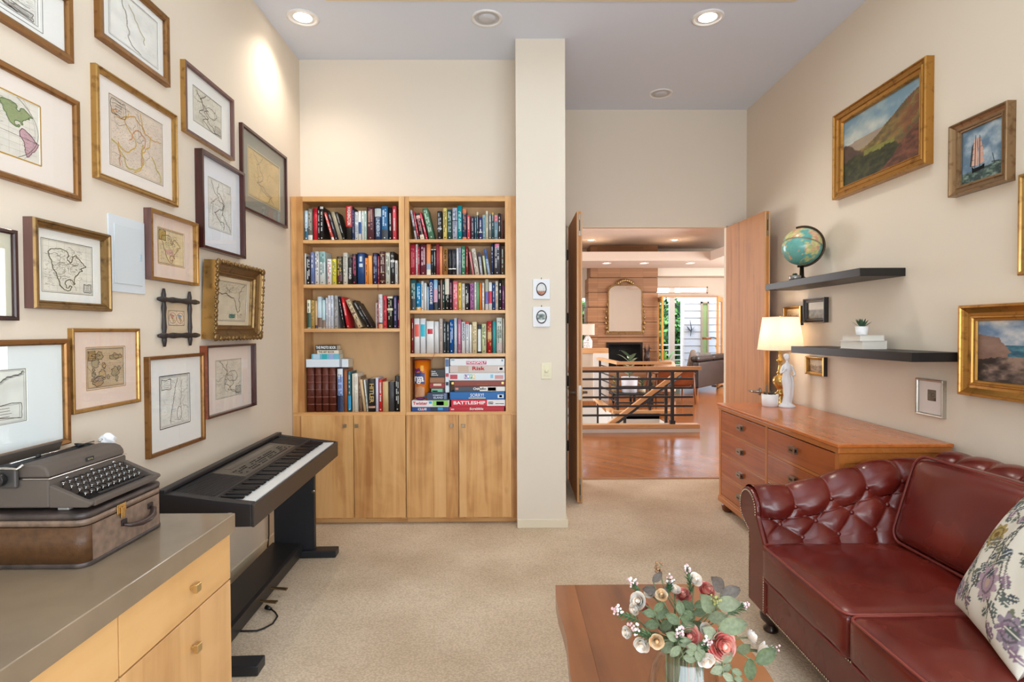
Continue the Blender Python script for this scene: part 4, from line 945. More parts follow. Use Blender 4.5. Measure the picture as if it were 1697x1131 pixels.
row(k3, k3y, 495, 560, 1073, ('lowest shelf, bookcase by maps', ZB), 'books standing on the lowest shelf by the maps',
 [(a, b, 430, (92, 40, 28), None, n_, {'ribs': [.17, .335, .5, .665, .83], 'D': .155, 'yoff': .006}) for (a, b), n_ in zip(vols, names4)] + [
 (563, 641, 450, (150, 172, 216), (60, 70, 110), 'pale blue book with navy foot', {'marks': [(.0, .38, (30, 40, 72)), (.82, 1, (222, 226, 230))]}),
 (652, 704, 455, (150, 84, 46), None, 'rust brown book without lettering', {}),
 (712, 756, 490, (40, 96, 110), WHT, 'slim teal and sky blue book', {'marks': [(.05, .4, (40, 150, 196))]}),
 (768, 797, 525, (222, 212, 190), None, 'thin plain cream book'),
 (800, 858, 520, (226, 220, 206), (196, 186, 168), 'plain ivory book'),
 (872, 918, 560, (138, 110, 88), (80, 60, 48), 'mottled brown leaning book', {'top': 850}),
 (936, 972, 604, (214, 182, 138), None, 'plain tan leaning book', {'top': 882}),
 (978, 1001, 612, (220, 224, 218), (60, 140, 140), 'thin white leaning book with teal edge', {'top': 936}),
 (1004, 1105, 595, (32, 30, 30), GLD, 'thick black history book with large gilt title', {'txt': ('HITLER', .28, .86, .62), 'marks': [(.11, .17, (186, 140, 116))]}),
 (1108, 1150, 580, (204, 206, 222), None, 'pale lavender book beside the thick black one'),
 (1154, 1206, 605, (206, 34, 36), WHT, 'red book with white script'),
 (1210, 1294, 640, (202, 172, 122), None, 'wide plain beige book'),
 (1298, 1380, 640, (66, 64, 68), None, 'slate grey plain book'),
 (1386, 1458, 555, (34, 34, 36), (206, 206, 200), 'tall black book closing the row'),
])
k4 = 175 / 1466
row(k4, k4, 670, 325, 600, ('top shelf, bookcase by pillar', zs(396.6)), 'books on the top shelf by the pillar', [
 (150, 178, 195, (206, 206, 214), (60, 60, 70), 'white and black mottled leaning book', {'top': 78, 'marks': [(.3, .44, (60, 60, 66))]}),
 (185, 210, 210, (206, 60, 80), WHT, 'slim raspberry leaning book with dark foot', {'top': 116, 'marks': [(0, .12, (40, 40, 40))]}),
 (222, 282, 235, (60, 54, 58), (210, 150, 150), 'dark leaning book with cream foot and pink marks', {'top': 150, 'marks': [(0, .18, (222, 206, 180)), (.8, .92, (226, 196, 186))]}),
 (296, 328, 230, (216, 66, 90), WHT, 'slim pink-red leaning book against the green one', {'top': 208}),
 (344, 422, 165, (82, 130, 102), (206, 222, 206), 'thick green leaning book', {'top': 246}),
 (460, 524, 212, (36, 38, 44), (190, 194, 200), 'black book with grey band, alone after the leaning ones', {'marks': [(.36, .40, (200, 200, 204))]}),
 (536, 594, 168, (228, 208, 122), (60, 50, 34), 'pale yellow black-lettered book'),
 (598, 660, 190, (44, 82, 78), (206, 216, 210), 'dark green-teal book beside the yellow one'),
 (668, 738, 165, (182, 188, 204), (70, 76, 96), 'wide lavender-grey book with dark band', {'marks': [(.58, .61, (60, 60, 72))]}),
 (742, 802, 135, (0, 146, 156), (206, 232, 230), 'tall bright teal book'),
 (808, 864, 180, (52, 58, 90), (206, 140, 110), 'navy book with orange head and foot', {'marks': [(0, .08, (220, 110, 66)), (.86, 1, (216, 118, 72))]}),
 (872, 914, 268, (222, 76, 86), WHT, 'coral red paperback beside the navy and orange book'),
 (922, 972, 285, (56, 60, 74), (196, 180, 190), 'dark grey paperback after the coral one'),
 (978, 1003, 285, (46, 104, 136), (196, 216, 220), 'slim blue-teal paperback'),
 (1005, 1030, 225, (56, 60, 56), (220, 210, 180), 'slim dark paperback with cream head', {'marks': [(.88, 1, (214, 202, 168))]}),
 (1035, 1084, 300, (58, 54, 122), WHT, 'indigo paperback with white band', {'marks': [(.3, .35, WHT)]}),
 (1088, 1129, 265, (146, 186, 196), (50, 70, 80), 'pale teal paperback'),
 (1132, 1165, 210, (222, 214, 190), (120, 110, 90), 'tall cream paperback'),
 (1170, 1211, 240, (134, 136, 134), WHT, 'grey paperback beside the tall cream one'),
 (1214, 1245, 230, (44, 80, 88), WHT, 'dark teal paperback with yellow head', {'marks': [(.93, 1, (222, 180, 70))]}),
 (1250, 1299, 265, (146, 176, 190), (60, 80, 110), 'paperback with pink head above pale blue', {'marks': [(.74, .98, (226, 132, 140))]}),
 (1302, 1341, 240, (52, 50, 54), WHT, 'black and white paperback near the row end'),
 (1345, 1364, 250, (110, 76, 66), None, 'thin brown paperback near the row end'),
 (1367, 1386, 340, (96, 34, 40), None, 'short maroon book closing the row'),
])
row(k4, k4, 670, 325, 1095, ('second shelf, bookcase by pillar', zs(455.9)), 'books on the second shelf by the pillar', [
 (84, 155, 675, (166, 32, 56), (210, 120, 120), 'crimson hardback opening the row'),
 (159, 187, 672, (222, 206, 206), (190, 80, 100), 'thin white-pink book'),
 (191, 214, 705, (186, 46, 68), WHT, 'thin cherry red book'),
 (219, 304, 675, (104, 40, 58), (222, 196, 200), 'wide plum book with white title'),
 (309, 367, 668, (232, 146, 90), None, 'book with orange head and pale blue middle', {'marks': [(.0, .18, (222, 216, 200)), (.18, .38, (150, 170, 190))]}),
 (371, 404, 740, (34, 38, 42), (206, 210, 206), 'first of two twin slim black white-headed books', {'marks': [(.97, 1, WHT)]}),
 (406, 440, 740, (34, 38, 42), (206, 210, 206), 'second of two twin slim black white-headed books', {'marks': [(.97, 1, WHT)]}),
 (443, 485, 670, (156, 52, 66), None, 'rounded dark rose book'),
 (489, 530, 700, (236, 150, 104), None, 'peach orange book'),
 (536, 605, 730, (164, 116, 62), (70, 44, 20), 'golden brown book with large dark title', {'txt': ('NEW YORK', .12, .95, .52)}),
 (613, 660, 740, (40, 40, 46), None, 'black hardback with white band, nearer the golden brown book', {'marks': [(.22, .26, WHT)]}),
 (662, 721, 740, (42, 42, 50), (110, 110, 116), 'black hardback with white band, nearer the white book', {'marks': [(.22, .26, WHT)]}),
 (725, 755, 725, (224, 226, 230), None, 'slim white book after the black pair'),
 (758, 789, 720, (160, 164, 186), (80, 84, 110), 'slim lilac-grey book'),
 (792, 849, 700, (66, 128, 98), (206, 226, 206), 'green white-lettered book'),
 (852, 886, 700, (150, 50, 54), (226, 190, 180), 'brick red book, last upright before leaning ones'),
 (944, 972, 775, (216, 140, 146), None, 'slim pink leaning book', {'top': 896}),
 (984, 1044, 725, (222, 212, 196), (110, 100, 90), 'wide cream leaning book', {'top': 926}),
 (1058, 1090, 780, (206, 210, 224), (50, 54, 100), 'white and navy leaning book', {'top': 1022, 'marks': [(.8, 1, (50, 54, 80))]}),
 (1115, 1146, 830, (196, 206, 170), None, 'short pale green leaning book', {'top': 1084}),
 (1160, 1198, 730, (176, 196, 222), (60, 80, 120), 'pale blue outermost leaning book', {'top': 1102, 'marks': [(.6, 1, (60, 90, 150))]}),
 (1204, 1238, 665, (34, 46, 88), WHT, 'narrow navy book beside the dark slate one'),
 (1242, 1336, 660, (60, 60, 70), (196, 196, 200), 'thick dark slate book with pink emblem at head', {'marks': [(.86, .98, (206, 110, 150), .2)]}),
 (1341, 1386, 700, (84, 64, 52), (180, 200, 190), 'brown book closing the row'),
])
k5 = 175 / 1365
row(k5, k5, 670, 450, 503, ('third shelf, bookcase by pillar', zs(514.6)), 'books on the third shelf by the pillar', [
 (82, 152, 105, (50, 96, 100), (190, 206, 200), 'dark teal book with black lower half', {'marks': [(0, .5, (44, 52, 58))]}),
 (155, 213, 150, (0, 136, 196), (220, 236, 240), 'bright blue book with orange foot', {'marks': [(0, .12, (236, 170, 70))]}),
 (218, 252, 128, (226, 226, 226), (60, 60, 66), 'white black-lettered book after the bright blue one'),
 (256, 288, 150, (230, 230, 228), None, 'plain white book, shorter of two'),
 (292, 318, 200, (166, 196, 222), None, 'short pale blue book'),
 (321, 376, 108, (36, 70, 130), WHT, 'deep blue book with large white capitals', {'txt': ('COLLEGE', .2, .92, .6)}),
 (380, 432, 108, (150, 190, 220), None, 'book with sky blue, pink and black bands', {'marks': [(0, .26, (40, 42, 46)), (.26, .7, (206, 160, 180))]}),
 (436, 468, 150, (40, 42, 48), WHT, 'black book beside the banded sky blue one'),
 (471, 490, 110, (196, 142, 130), None, 'thin dusty pink book'),
 (493, 524, 130, (38, 66, 62), WHT, 'bottle green book'),
 (527, 582, 95, (34, 34, 34), (206, 206, 200), 'tall book with cream upper half above black', {'marks': [(.5, 1, (222, 212, 192))]}),
 (585, 622, 105, (46, 34, 46), (214, 160, 180), 'tall black book with pinkish lettering'),
 (626, 694, 128, (232, 118, 130), (250, 210, 210), 'wide bubblegum pink book'),
 (699, 740, 148, (232, 200, 94), (80, 60, 40), 'yellow book beside the pink one'),
 (743, 784, 160, (224, 220, 206), (140, 136, 124), 'ivory book between yellow and black'),
 (787, 838, 155, (38, 38, 44), WHT, 'black white-lettered book between ivory and orchid'),
 (848, 904, 152, (176, 112, 162), (70, 34, 80), 'orchid purple book'),
 (907, 934, 140, (226, 228, 220), (90, 150, 110), 'slim white green-lettered book'),
 (937, 965, 145, (112, 184, 134), None, 'plain mint green book'),
 (970, 1000, 148, (224, 116, 44), None, 'plain orange book'),
 (1005, 1035, 148, (230, 224, 216), (224, 130, 60), 'white orange-lettered book'),
 (1045, 1089, 102, (222, 222, 222), None, 'tall sage, violet and white banded book', {'marks': [(.2, .6, (104, 104, 170)), (.6, 1, (170, 172, 150))]}),
 (1092, 1135, 142, (226, 226, 226), None, 'white book with broad red middle', {'marks': [(.24, .68, (206, 44, 66))]}),
 (1138, 1174, 148, (40, 74, 130), (206, 214, 226), 'medium blue book'),
 (1178, 1214, 128, (216, 210, 196), (150, 80, 70), 'beige red-marked book'),
 (1220, 1262, 108, (32, 30, 32), WHT, 'tall black book with white hand lettering'),
 (1266, 1296, 180, (124, 60, 112), (214, 190, 210), 'purple book closing the row'),
])
row(k5, k5, 670, 450, 1065, ('fourth shelf, bookcase by pillar', zs(586.5)), 'books on the fourth shelf by the pillar', [
 (92, 122, 610, (132, 36, 40), WHT, 'dark red book opening the row'),
 (128, 200, 610, (228, 226, 226), (200, 200, 206), 'tall white book with coral block', {'dashes': False, 'marks': [(.48, .83, (222, 88, 70), .1)]}),
 (205, 277, 610, (226, 228, 232), None, 'tall white book with turquoise block', {'marks': [(.48, .83, (30, 180, 200), .1)]}),
 (286, 386, 645, (230, 230, 230), (180, 180, 184), 'thickest white book with round red seal', {'dashes': False, 'marks': [(.6, .76, (190, 40, 56), .16)]}),
 (390, 449, 650, (214, 214, 214), None, 'plain light grey book after the red-sealed one', {'yoff': .004, 'ribbon': [(0, -.006, .006), (-.008, -.024, .005), (-.014, -.030, -.006), (-.024, -.030, -.025), (-.034, -.030, -.05)]}),
 (456, 499, 612, (198, 182, 174), (150, 130, 124), 'tall pinkish beige book'),
 (502, 545, 650, (60, 66, 70), (190, 196, 196), 'slate book, first of the dark pair'),
 (549, 582, 655, (62, 70, 78), WHT, 'blue-slate book, second of the dark pair'),
 (586, 639, 625, (0, 78, 146), (206, 220, 236), 'strong blue book', {}),
 (643, 682, 605, (198, 208, 218), None, 'tall pale blue-grey book'),
 (691, 735, 620, (186, 118, 144), (230, 200, 214), 'mauve pink book'),
 (740, 789, 655, (226, 226, 226), (50, 70, 110), 'white book with big blue letters', {'txt': ('WHODO', .4, .97, .6)}),
 (793, 837, 655, (224, 226, 230), (120, 130, 160), 'white book with red head cap', {'marks': [(.93, 1, (206, 60, 56))]}),
 (841, 874, 690, (232, 232, 228), None, 'short plain white book'),
 (879, 940, 655, (222, 206, 166), (150, 120, 90), 'pale straw book'),
 (946, 997, 690, (70, 74, 76), None, 'grey framed spine with white label', {'marks': [(.06, .84, (222, 226, 222), .08)]}),
 (1001, 1061, 680, (206, 214, 168), (90, 100, 70), 'pale lime book with dark capitals', {'dashes': True}),
 (1067, 1137, 645, (178, 36, 42), GLD, 'red book with picture panel', {'marks': [(.44, .66, (206, 170, 130), .15)]}),
 (1141, 1188, 645, (40, 152, 152), None, 'rounded turquoise book'),
 (1193, 1267, 600, (210, 214, 204), (110, 120, 110), 'tall white flower-patterned book', {'marks': [(.06, .3, (190, 170, 166)), (.42, .66, (150, 160, 150), .1)]}),
 (1272, 1298, 610, (176, 168, 150), None, 'grey-beige book closing the row'),
])
# ---- books lying flat on the leather volumes
def lying(u0, u1, v0, v1, D, col, label, z0, let=None, txt=None, marks=(), yaw=0, yo=.02):
    """a book on its side: spine towards the room"""
    A = hy(495 + u0 * k3, 560 + v1 * k3y, YF + .02); B = hy(495 + u1 * k3, 560 + v1 * k3y, YF + .02); hgt = (v1 - v0) * k3y * (YF + .02) / F
    L = B.x - A.x; t = thing('book', label, 'book', ((A.x + B.x) / 2, YF + yo, z0 + .0008), R(yaw), 'books lying on the leather volumes')
    b = .0025
    put('cover', MB().box(-L / 2, 0, 0, L / 2, D, b).box(-L / 2, 0, hgt - b, L / 2, D, hgt).box(-L / 2, 0, b, L / 2, .003, hgt - b).mesh('cover', [cov(col)]), t, local=True)
    put('pages', MB().box(-L / 2 + .003, .003, b, L / 2 - .003, D - .004, hgt - b).mesh('pages', [M_page]), t, local=True)
    for f0, f1, c in marks: put('spine_panel', MB().box(-L / 2 + f0 * L, -.0006, .0006, -L / 2 + f1 * L, .001, hgt - .0006).mesh('spine_panel', [cov(c)]), t, local=True)
    if txt:
        o = text(txt[0], hgt * .8, ink(let), t, Matrix.Translation((-L / 2 + L * (txt[1] + txt[2]) / 2, -.0012, hgt / 2)) @ Matrix.Rotation(R(90), 4, 'X'), bold=hgt * .02); o['_fit'] = (txt[2] - txt[1]) * L; TXT.append(o)
    return z0 + hgt + .0008
zt_ = hy(495 + 240 * k3, 560 + 430 * k3y, YS).z + .0012
z = lying(108, 715, 316, 430, .14, (218, 226, 234), 'big white slipcased book lying on the brown leather volumes', zt_, marks=[(.79, .85, (150, 156, 164))])
z = lying(186, 582, 237, 312, .12, (110, 178, 200), 'blue and turquoise patterned book lying on the white slipcase', z, marks=[(.06, .3, (176, 206, 222)), (.38, .56, (40, 168, 178)), (.64, .8, (150, 170, 214))])
z = lying(268, 576, 184, 236, .11, (226, 216, 196), 'small cream book with coloured letters, second from top of pile', z, (90, 70, 60), ('THE ART BOOK', .05, .8))
z = lying(240, 548, 112, 183, .11, (40, 42, 48), 'small black book with white capitals, topmost of the pile', z, (236, 236, 232), ('THE PHOTO BOOK', .03, .97))

# ================================================================ board games on the lowest shelf by the pillar
k6 = 170 / 1697
def gp(u, v, Y=YF + .02): return hy(675 + u * k6, 580 + v * k6, Y)
GM = 'board games on the lowest shelf by the pillar'
def gamebox(u0, u1, v0, v1, z0, D, col, label, prints=(), texts=(), lid=None, yo=.02, name='board_game', cat='game box'):
    A = gp(u0, v1); B = gp(u1, v1); L = B.x - A.x; h = (v1 - v0) * k6 * (YF + .02) / F - .0012
    t = thing(name, label, cat, ((A.x + B.x) / 2, YF + yo, z0 + .0006), 0, GM)
    put('tray', MB().box(-L / 2 + .002, .002, 0, L / 2 - .002, D - .002, h * .3).mesh('tray', [cov(col)]), t, local=True)
    put('lid', MB().box(-L / 2, 0, h * .12, L / 2, D, h).mesh('lid', [cov(lid or col, .35)]), t, .0015, 2, local=True)
    for (a, b, c, d, cc) in prints:
        put('printed_panel', MB().box(-L / 2 + a * L, -.0006, max(h * .125, c * h), -L / 2 + b * L, .0005, min(h * .985, d * h)).mesh('printed_panel', [cov(cc)]), t, local=True)
    for (body, a, b, c, sz, cc) in texts:
        o = text(body, sz * h, ink(cc), t, Matrix.Translation((-L / 2 + (a + b) / 2 * L, -.0012, c * h)) @ Matrix.Rotation(R(90), 4, 'X'), bold=sz * h * .025); o['_fit'] = (b - a) * L; TXT.append(o)
    return z0 + h + .0012, t
z = ZB
z, _ = gamebox(692, 1605, 946, 1020, z, .17, (178, 26, 44), 'red word game box at the bottom of the taller game pile', [(.03, .09, .3, .6, (226, 190, 190))], [('Scrabble', .37, .62, .55, .8, (238, 226, 220))])
z, _ = gamebox(727, 1618, 824, 943, z, .17, (206, 26, 52), 'red and white naval game box, second from bottom', [(.665, 1, .12, .99, (230, 228, 228)), (.69, .78, .36, .7, (206, 60, 80)), (.82, .98, .38, .46, (70, 76, 84))], [('BATTLESHIP', .04, .63, .55, .62, (244, 240, 240)), ('GAME', .695, .775, .53, .26, (250, 240, 240))])
z, _ = gamebox(707, 1612, 692, 820, z, .17, (0, 98, 170), 'blue game box with cream underline in the taller pile', [(.34, .65, .16, .26, (236, 222, 150)), (.87, .98, .2, .66, (214, 226, 232)), (.9, .95, .28, .58, (90, 130, 160))], [('SORRY!', .37, .62, .56, .62, (206, 216, 236))])
z, _ = gamebox(778, 1618, 600, 690, z, .16, (58, 64, 76), 'dark grey and white disc game box under the brown case', [(.5, 1, .12, .99, (226, 226, 222)), (.66, .82, .2, .84, (70, 84, 88)), (.02, .08, .4, .8, (206, 130, 116))], [('Oth', .37, .5, .58, .62, (240, 240, 240)), ('ello', .5, .63, .58, .62, (30, 34, 38))])
z, gt = gamebox(772, 1618, 497, 597, z, .15, (126, 48, 24), 'brown leatherette game case with brass clasps', [], [], (132, 50, 26), name='game_case')
for a in (.1, .88): put('clasp', MB().prism([(-.009, .002), (.009, .002), (.01, .02), (-.01, .02), (-.006, -.006)][0:4], 0, -.003, 'y').mesh('clasp', [M_brass]), gt, .001, 1, local=True).location = (-.2 + .4 * (a - .1) / .78 * .93, 0, .014)
put('handle', MB().box(-.02, -.006, .012, .06, -.003, .016).mesh('handle', [mat((170, 92, 50), .4)]), gt, .001, 1, local=True)
z, _ = gamebox(690, 1615, 367, 493, z, .17, (216, 226, 232), 'white family game box with rainbow letter tiles', [(.02, .15, .2, .8, (190, 70, 80)), (.74, .79, .3, .8, (130, 190, 220)), (.82, .97, .2, .7, (206, 150, 150)),
   (.275, .315, .24, .8, (140, 70, 160)), (.325, .365, .24, .8, (60, 130, 200)), (.375, .415, .24, .8, (70, 170, 90)), (.425, .465, .24, .8, (226, 190, 60))], [(c_, .28 + .05 * i, .31 + .05 * i, .52, .5, (250, 250, 250)) for i, c_ in enumerate('LIFE')])
z, _ = gamebox(702, 1615, 245, 363, z, .17, (206, 190, 182), 'pale pinkish map-printed game box, second from top', [(.15, .34, .14, .98, (196, 170, 150)), (.88, .98, .3, .84, (232, 230, 230)), (.9, .96, .4, .74, (130, 140, 150))], [('Risk', .40, .63, .62, .72, (186, 40, 44))])
z, _ = gamebox(707, 1610, 121, 242, z, .17, (226, 228, 230), 'white game box with red title band, top of the taller pile', [(.295, .665, .18, .66, (206, 40, 92)), (.02, .08, .7, .9, (150, 180, 196)), (.94, .97, .6, .85, (120, 140, 170))], [('MONOPOLY', .305, .655, .42, .5, (246, 240, 244))])
# the shorter pile
z = ZB
z, _ = gamebox(76, 688, 948, 1022, z, .17, (34, 66, 128), 'dark blue mystery game box at the bottom of the shorter pile', [(.5, .7, .12, .98, (30, 40, 60)), (.7, .84, .3, .9, (60, 150, 200)), (.26, .33, .2, .8, (190, 50, 60))], [('CLUE', .16, .4, .5, .7, (236, 236, 236))])
zt2, _ = gamebox(74, 690, 835, 946, z, .175, (230, 226, 226), 'white and green party game box with red script, shorter pile', [(.56, .98, .12, .98, (140, 204, 86)), (.66, .86, .25, .85, (40, 44, 44)), (.46, .54, .5, .86, (60, 160, 200))], [('Twister', .03, .42, .55, .66, (196, 30, 50))])
zi2, _ = gamebox(322, 664, 700, 826, zt2, .12, (50, 64, 96), 'slate blue island game box on the green and white box', [(.84, .95, .1, .9, (110, 130, 160))], [('FORBIDDEN', .3, .8, .66, .24, (206, 216, 226)), ('ISLAND', .32, .78, .34, .38, (190, 206, 222))])
zi3, _ = gamebox(388, 616, 594, 664, zi2, .1, (46, 56, 60), 'small dark tin with green-blue lid label', [(.05, .85, .15, .95, (110, 186, 150)), (.1, .5, .2, .5, (50, 140, 180))], yo=.025)
zi3, _ = gamebox(368, 616, 492, 578, zi3, .1, (150, 40, 42), 'small red and cream boxed game between tin and cardboard box', [(.25, .78, .5, .95, (222, 196, 176))], yo=.025)
zi3, _ = gamebox(372, 614, 396, 490, zi3, .1, (134, 88, 58), 'plain brown cardboard box under the black card box', [], lid=(150, 100, 66), yo=.025)
zi3, _ = gamebox(382, 616, 258, 394, zi3, .1, (38, 34, 34), 'black card game box with three white words', [], [('Cards', .06, .36, .76, .2, (236, 236, 236)), ('Against', .06, .46, .54, .2, (236, 236, 236)), ('Humanity', .06, .54, .32, .2, (236, 236, 236))], yo=.025)
# orange canister
A = gp(256, 770, YF + .12); rz_ = .064 * .98
t = thing('canister_game', 'orange cylindrical game canister with white lettering', 'game canister', (A.x, YF + .125, zt2 + .0008), 0, GM)
hc = gp(256, 178, YF + .065).z - zt2 - .004; rc = (gp(392, 400, YF + .1).x - gp(122, 400, YF + .1).x) / 2
put('drum', MB().lathe([(rc, 0), (rc, hc)], n=36).mesh('drum', [cov((232, 122, 20), .35)]), t, local=True)
put('lid', MB().lathe([(rc * 1.02, hc), (rc * 1.02, hc + .006), (rc * .9, hc + .009), (0, hc + .009)], n=36).mesh('lid', [cov((176, 70, 30))]), t, local=True)
def drum_patch(a0, a1, z0, z1, c, nm, wav=0):
    mb = MB(); mb.grid(lambda u, v: ((rc + .0006) * math.cos(R(a0 + (a1 - a0) * u)), (rc + .0006) * math.sin(R(a0 + (a1 - a0) * u)), z0 + (z1 - z0) * v + wav * math.sin(u * 12)), 12, 1); put(nm, mb.mesh(nm, [cov(c)]), t, local=True)
drum_patch(210, 292, hc * .40, hc * .70, (60, 70, 130), 'printed_panel', .003); drum_patch(205, 270, hc * .72, hc * .8, (120, 44, 110), 'printed_panel', .003); drum_patch(205, 290, hc * .05, hc * .34, (206, 150, 110), 'printed_panel', .005); drum_patch(262, 284, hc * .74, hc * .88, (244, 176, 40), 'printed_panel')
for i, (ch, aa) in enumerate((('J', 198), ('e', 213), ('n', 230), ('g', 250), ('a', 271))):
    M = Matrix.Rotation(R(aa + 90), 4, 'Z') @ Matrix.Translation((0, -rc - .0014, hc * .55)) @ Matrix.Rotation(R(90), 4, 'X'); text(ch, hc * .27, ink((244, 240, 236)), t, M, bold=.0016)
# blue-beaked purple pouch lying on the box
A = gp(245, 800, YF + .05); t = thing('toy_pouch', 'little purple pouch with blue flap in front of the orange canister', 'pouch', (A.x, YF + .036, zt2), 0, GM)
put('bag', MB().ball((-.01, 0, .0125), (.034, .018, .012), 14, 8).mesh('bag', [cov((96, 34, 84))]), t, local=True)
put('flap', MB().grid(lambda u, v: (-.02 + .058 * u, -.018 + .024 * v + .006 * math.sin(3 * u), .012 + .03 * u * (1 - .3 * u) - .012 * v * v), 8, 5).mesh('flap', [cov((40, 130, 190), .3)]), t, local=True)
# tall white-blue box leaning in the gap between the piles
A = gp(690, 660); B = gp(735, 660); T = gp(625, 132)
W0 = .026; Hh = (T.z - zt2) * .80; th = math.atan2(-(gp(700, 660).x - gp(658, 132).x), gp(0, 132).z - gp(0, 660).z)
t = thing('board_game', 'narrow blue and white upright box wedged between the two game piles', 'game box', group=GM, M=Matrix.Translation((gp(662, 660).x, YF + .03, zi2 + .0008)) @ Matrix.Rotation(0, 4, 'Y'))
wg = gp(690, 400).x - gp(620, 400).x
Hh = gp(650, 134).z - zi2
t.matrix_world = Matrix.Translation((gp(624, 400).x + wg * .0, YF + .028, zi2 + .0012)); WORLD[t.name] = t.matrix_world.copy()
put('box', MB().box(0, 0, 0, wg * .92, .12, Hh - .004).mesh('box', [cov((214, 222, 230))]), t, .001, 1, local=True)
put('printed_panel', MB().box(.002, -.0006, Hh * .74, wg * .92 - .002, .001, Hh * .95).mesh('printed_panel', [cov((84, 108, 150))]), t, local=True)
put('printed_panel', MB().box(.004, -.0006, Hh * .2, wg * .92 - .004, .001, Hh * .3).mesh('printed_panel', [cov((40, 44, 60))]), t, local=True)
put('printed_panel', MB().box(.003, -.0006, Hh * .45, wg * .92 - .003, .001, Hh * .55).mesh('printed_panel', [cov((190, 70, 80))]), t, local=True)
# squeeze every lettering to the length it has
bpy.context.view_layer.update()
for o in TXT:
    d = (max(c[0] for c in o.bound_box) - min(c[0] for c in o.bound_box))
    if d > 1e-6:
        f = o['_fit'] / d; M0 = o.matrix_local.copy(); o.matrix_local = M0 @ Matrix.Diagonal((f, 1, 1, 1))
    del o['_fit']

# ================================================================ the pair of doors
W_door = wood([(146, 88, 42), (184, 122, 64), (196, 134, 74)], 'z', .55, .9, 0, 22, 0, 'door_veneer', .6)
W_edge = wood([(190, 140, 88), (216, 170, 116)], 'z', .4, .9, .1, 22, 0, 'door_edge', .6)
DW = (JX1 - JX0) / 2 - .003; DZ0, DZ1 = .012, HZ - .016
def door(name, hinge, sgn, ang):
    """slab in local space: hinge at 0, runs towards -y, thickness to sgn*x"""
    M = Matrix.Translation((hinge, YD - .004, 0)) @ Matrix.Rotation(ang, 4, 'Z')
    th = .045 * sgn
    r = MB().box(.0, -DW + .002, DZ0, th, -.002, DZ1).mesh(name, [W_door]); o = put(name, r); o.matrix_world = M; WORLD[o.name] = M.copy(); struct(o)
    L = dict(local=True)
    put('edge_band', MB().box(.0005 * sgn, -DW - .001, DZ0, th * .3, -DW + .002, DZ1).box(th * .75, -DW - .001, DZ0, th * .99, -DW + .002, DZ1).mesh('edge_band', [W_edge]), o, **L)
    for za, zb in ((DZ0 + .02, DZ0 + .2), (DZ1 - .2, DZ1 - .02)):
        b = put('flush_bolt', MB().box(th * .36, -DW - .0015, za, th * .7, -DW + .001, zb).mesh('flush_bolt', [M_steel]), o, **L)
        put('bolt_slot', MB().box(th * .45, -DW - .0022, za + .04, th * .6, -DW - .001, za + .13).mesh('bolt_slot', [M_black]), b, **L)
    put('latch_plate', MB().box(th * .3, -DW - .0018, .86, th * .75, -DW + .001, .98).mesh('latch_plate', [M_steel]), o, **L)
    for s in (0, 1):
        x = th if s else 0; d = (1 if s else -1) * sgn
        mb = MB(); M2 = Matrix.Translation((x, -DW + .07, .915)) @ Matrix.Rotation(R(90) * d, 4, 'Y')
        k = len(mb.v); mb.lathe([(.03, 0), (.03, .004), (.016, .012), (.011, .02), (.01, .05), (0, .05)], n=20); mb.xf(M2, k)
        mb.tube([(x + d * .042, -DW + .07, .915), (x + d * .046, -DW + .10, .914), (x + d * .048, -DW + .15, .912), (x + d * .044, -DW + .185, .914)], [.009, .01, .008, .004], 10)
        put('lever_handle', mb.mesh('lever_handle', [M_steel]), o, **L)
    for z in (.28, .9, 1.5, 2.1):
        hxx = -.006 if name == 'door_1' else .051
        mb = MB().tube([(hxx, -.002, z), (hxx, -.002, z + .1)], .007, 10); mb.box(-.002 if hxx < 0 else .045, -.05, z, 0 if hxx < 0 else .047, -.004, z + .1)
        put('hinge', mb.mesh('hinge', [mat((96, 90, 82), .35, .9)]), o, **L)
    return o
d1 = door('door_1', JX0 + .004, 1, R(-.8)); d2 = door('door_2', JX1 - .004, 1, R(2.0))

# ================================================================ wall shelves
W_esp = wood([(16, 13, 12), (27, 22, 21)], 'y', .45, 1.2, 0, 20, 0, 'espresso_veneer')
def wshelf(a, b, label):
    # a = near front corner (px, y top), b = far front px
    p = hx(a[0], a[1], 2.025); q = hx(b[0], b[1], 2.025)
    zt = (p.z + q.z) / 2; t = thing('wall_shelf', label, 'shelf', (2.16, (p.y + q.y) / 2, zt))
    MB().box(2.025, p.y, zt - .047, XR - .0005, q.y, zt).build('board', W_esp, t, .0012)
    MB().box(XR - .03, p.y + .03, zt - .04, XR + .004, q.y - .03, zt - .008).build('cleat', W_esp, t)
    return t, p.y, q.y, zt
sU, uY0, uY1, uZ = wshelf((1425, 444.5), (1268.6, 471.7), 'upper black floating shelf holding the globe')
sL, lY0, lY1, lZ = wshelf((1510, 586), (1311, 573.2), 'lower black floating shelf holding two pale books')
b_ = hx(1349, 580, 2.025)
MB().lathe([(.004, 0), (.003, .0012), (0, .0014)], n=10).xf(Matrix.Translation((2.0245, b_.y, lZ - .024)) @ Matrix.Rotation(R(-90), 4, 'Y')).build('screw_cap', M_steel, sL)

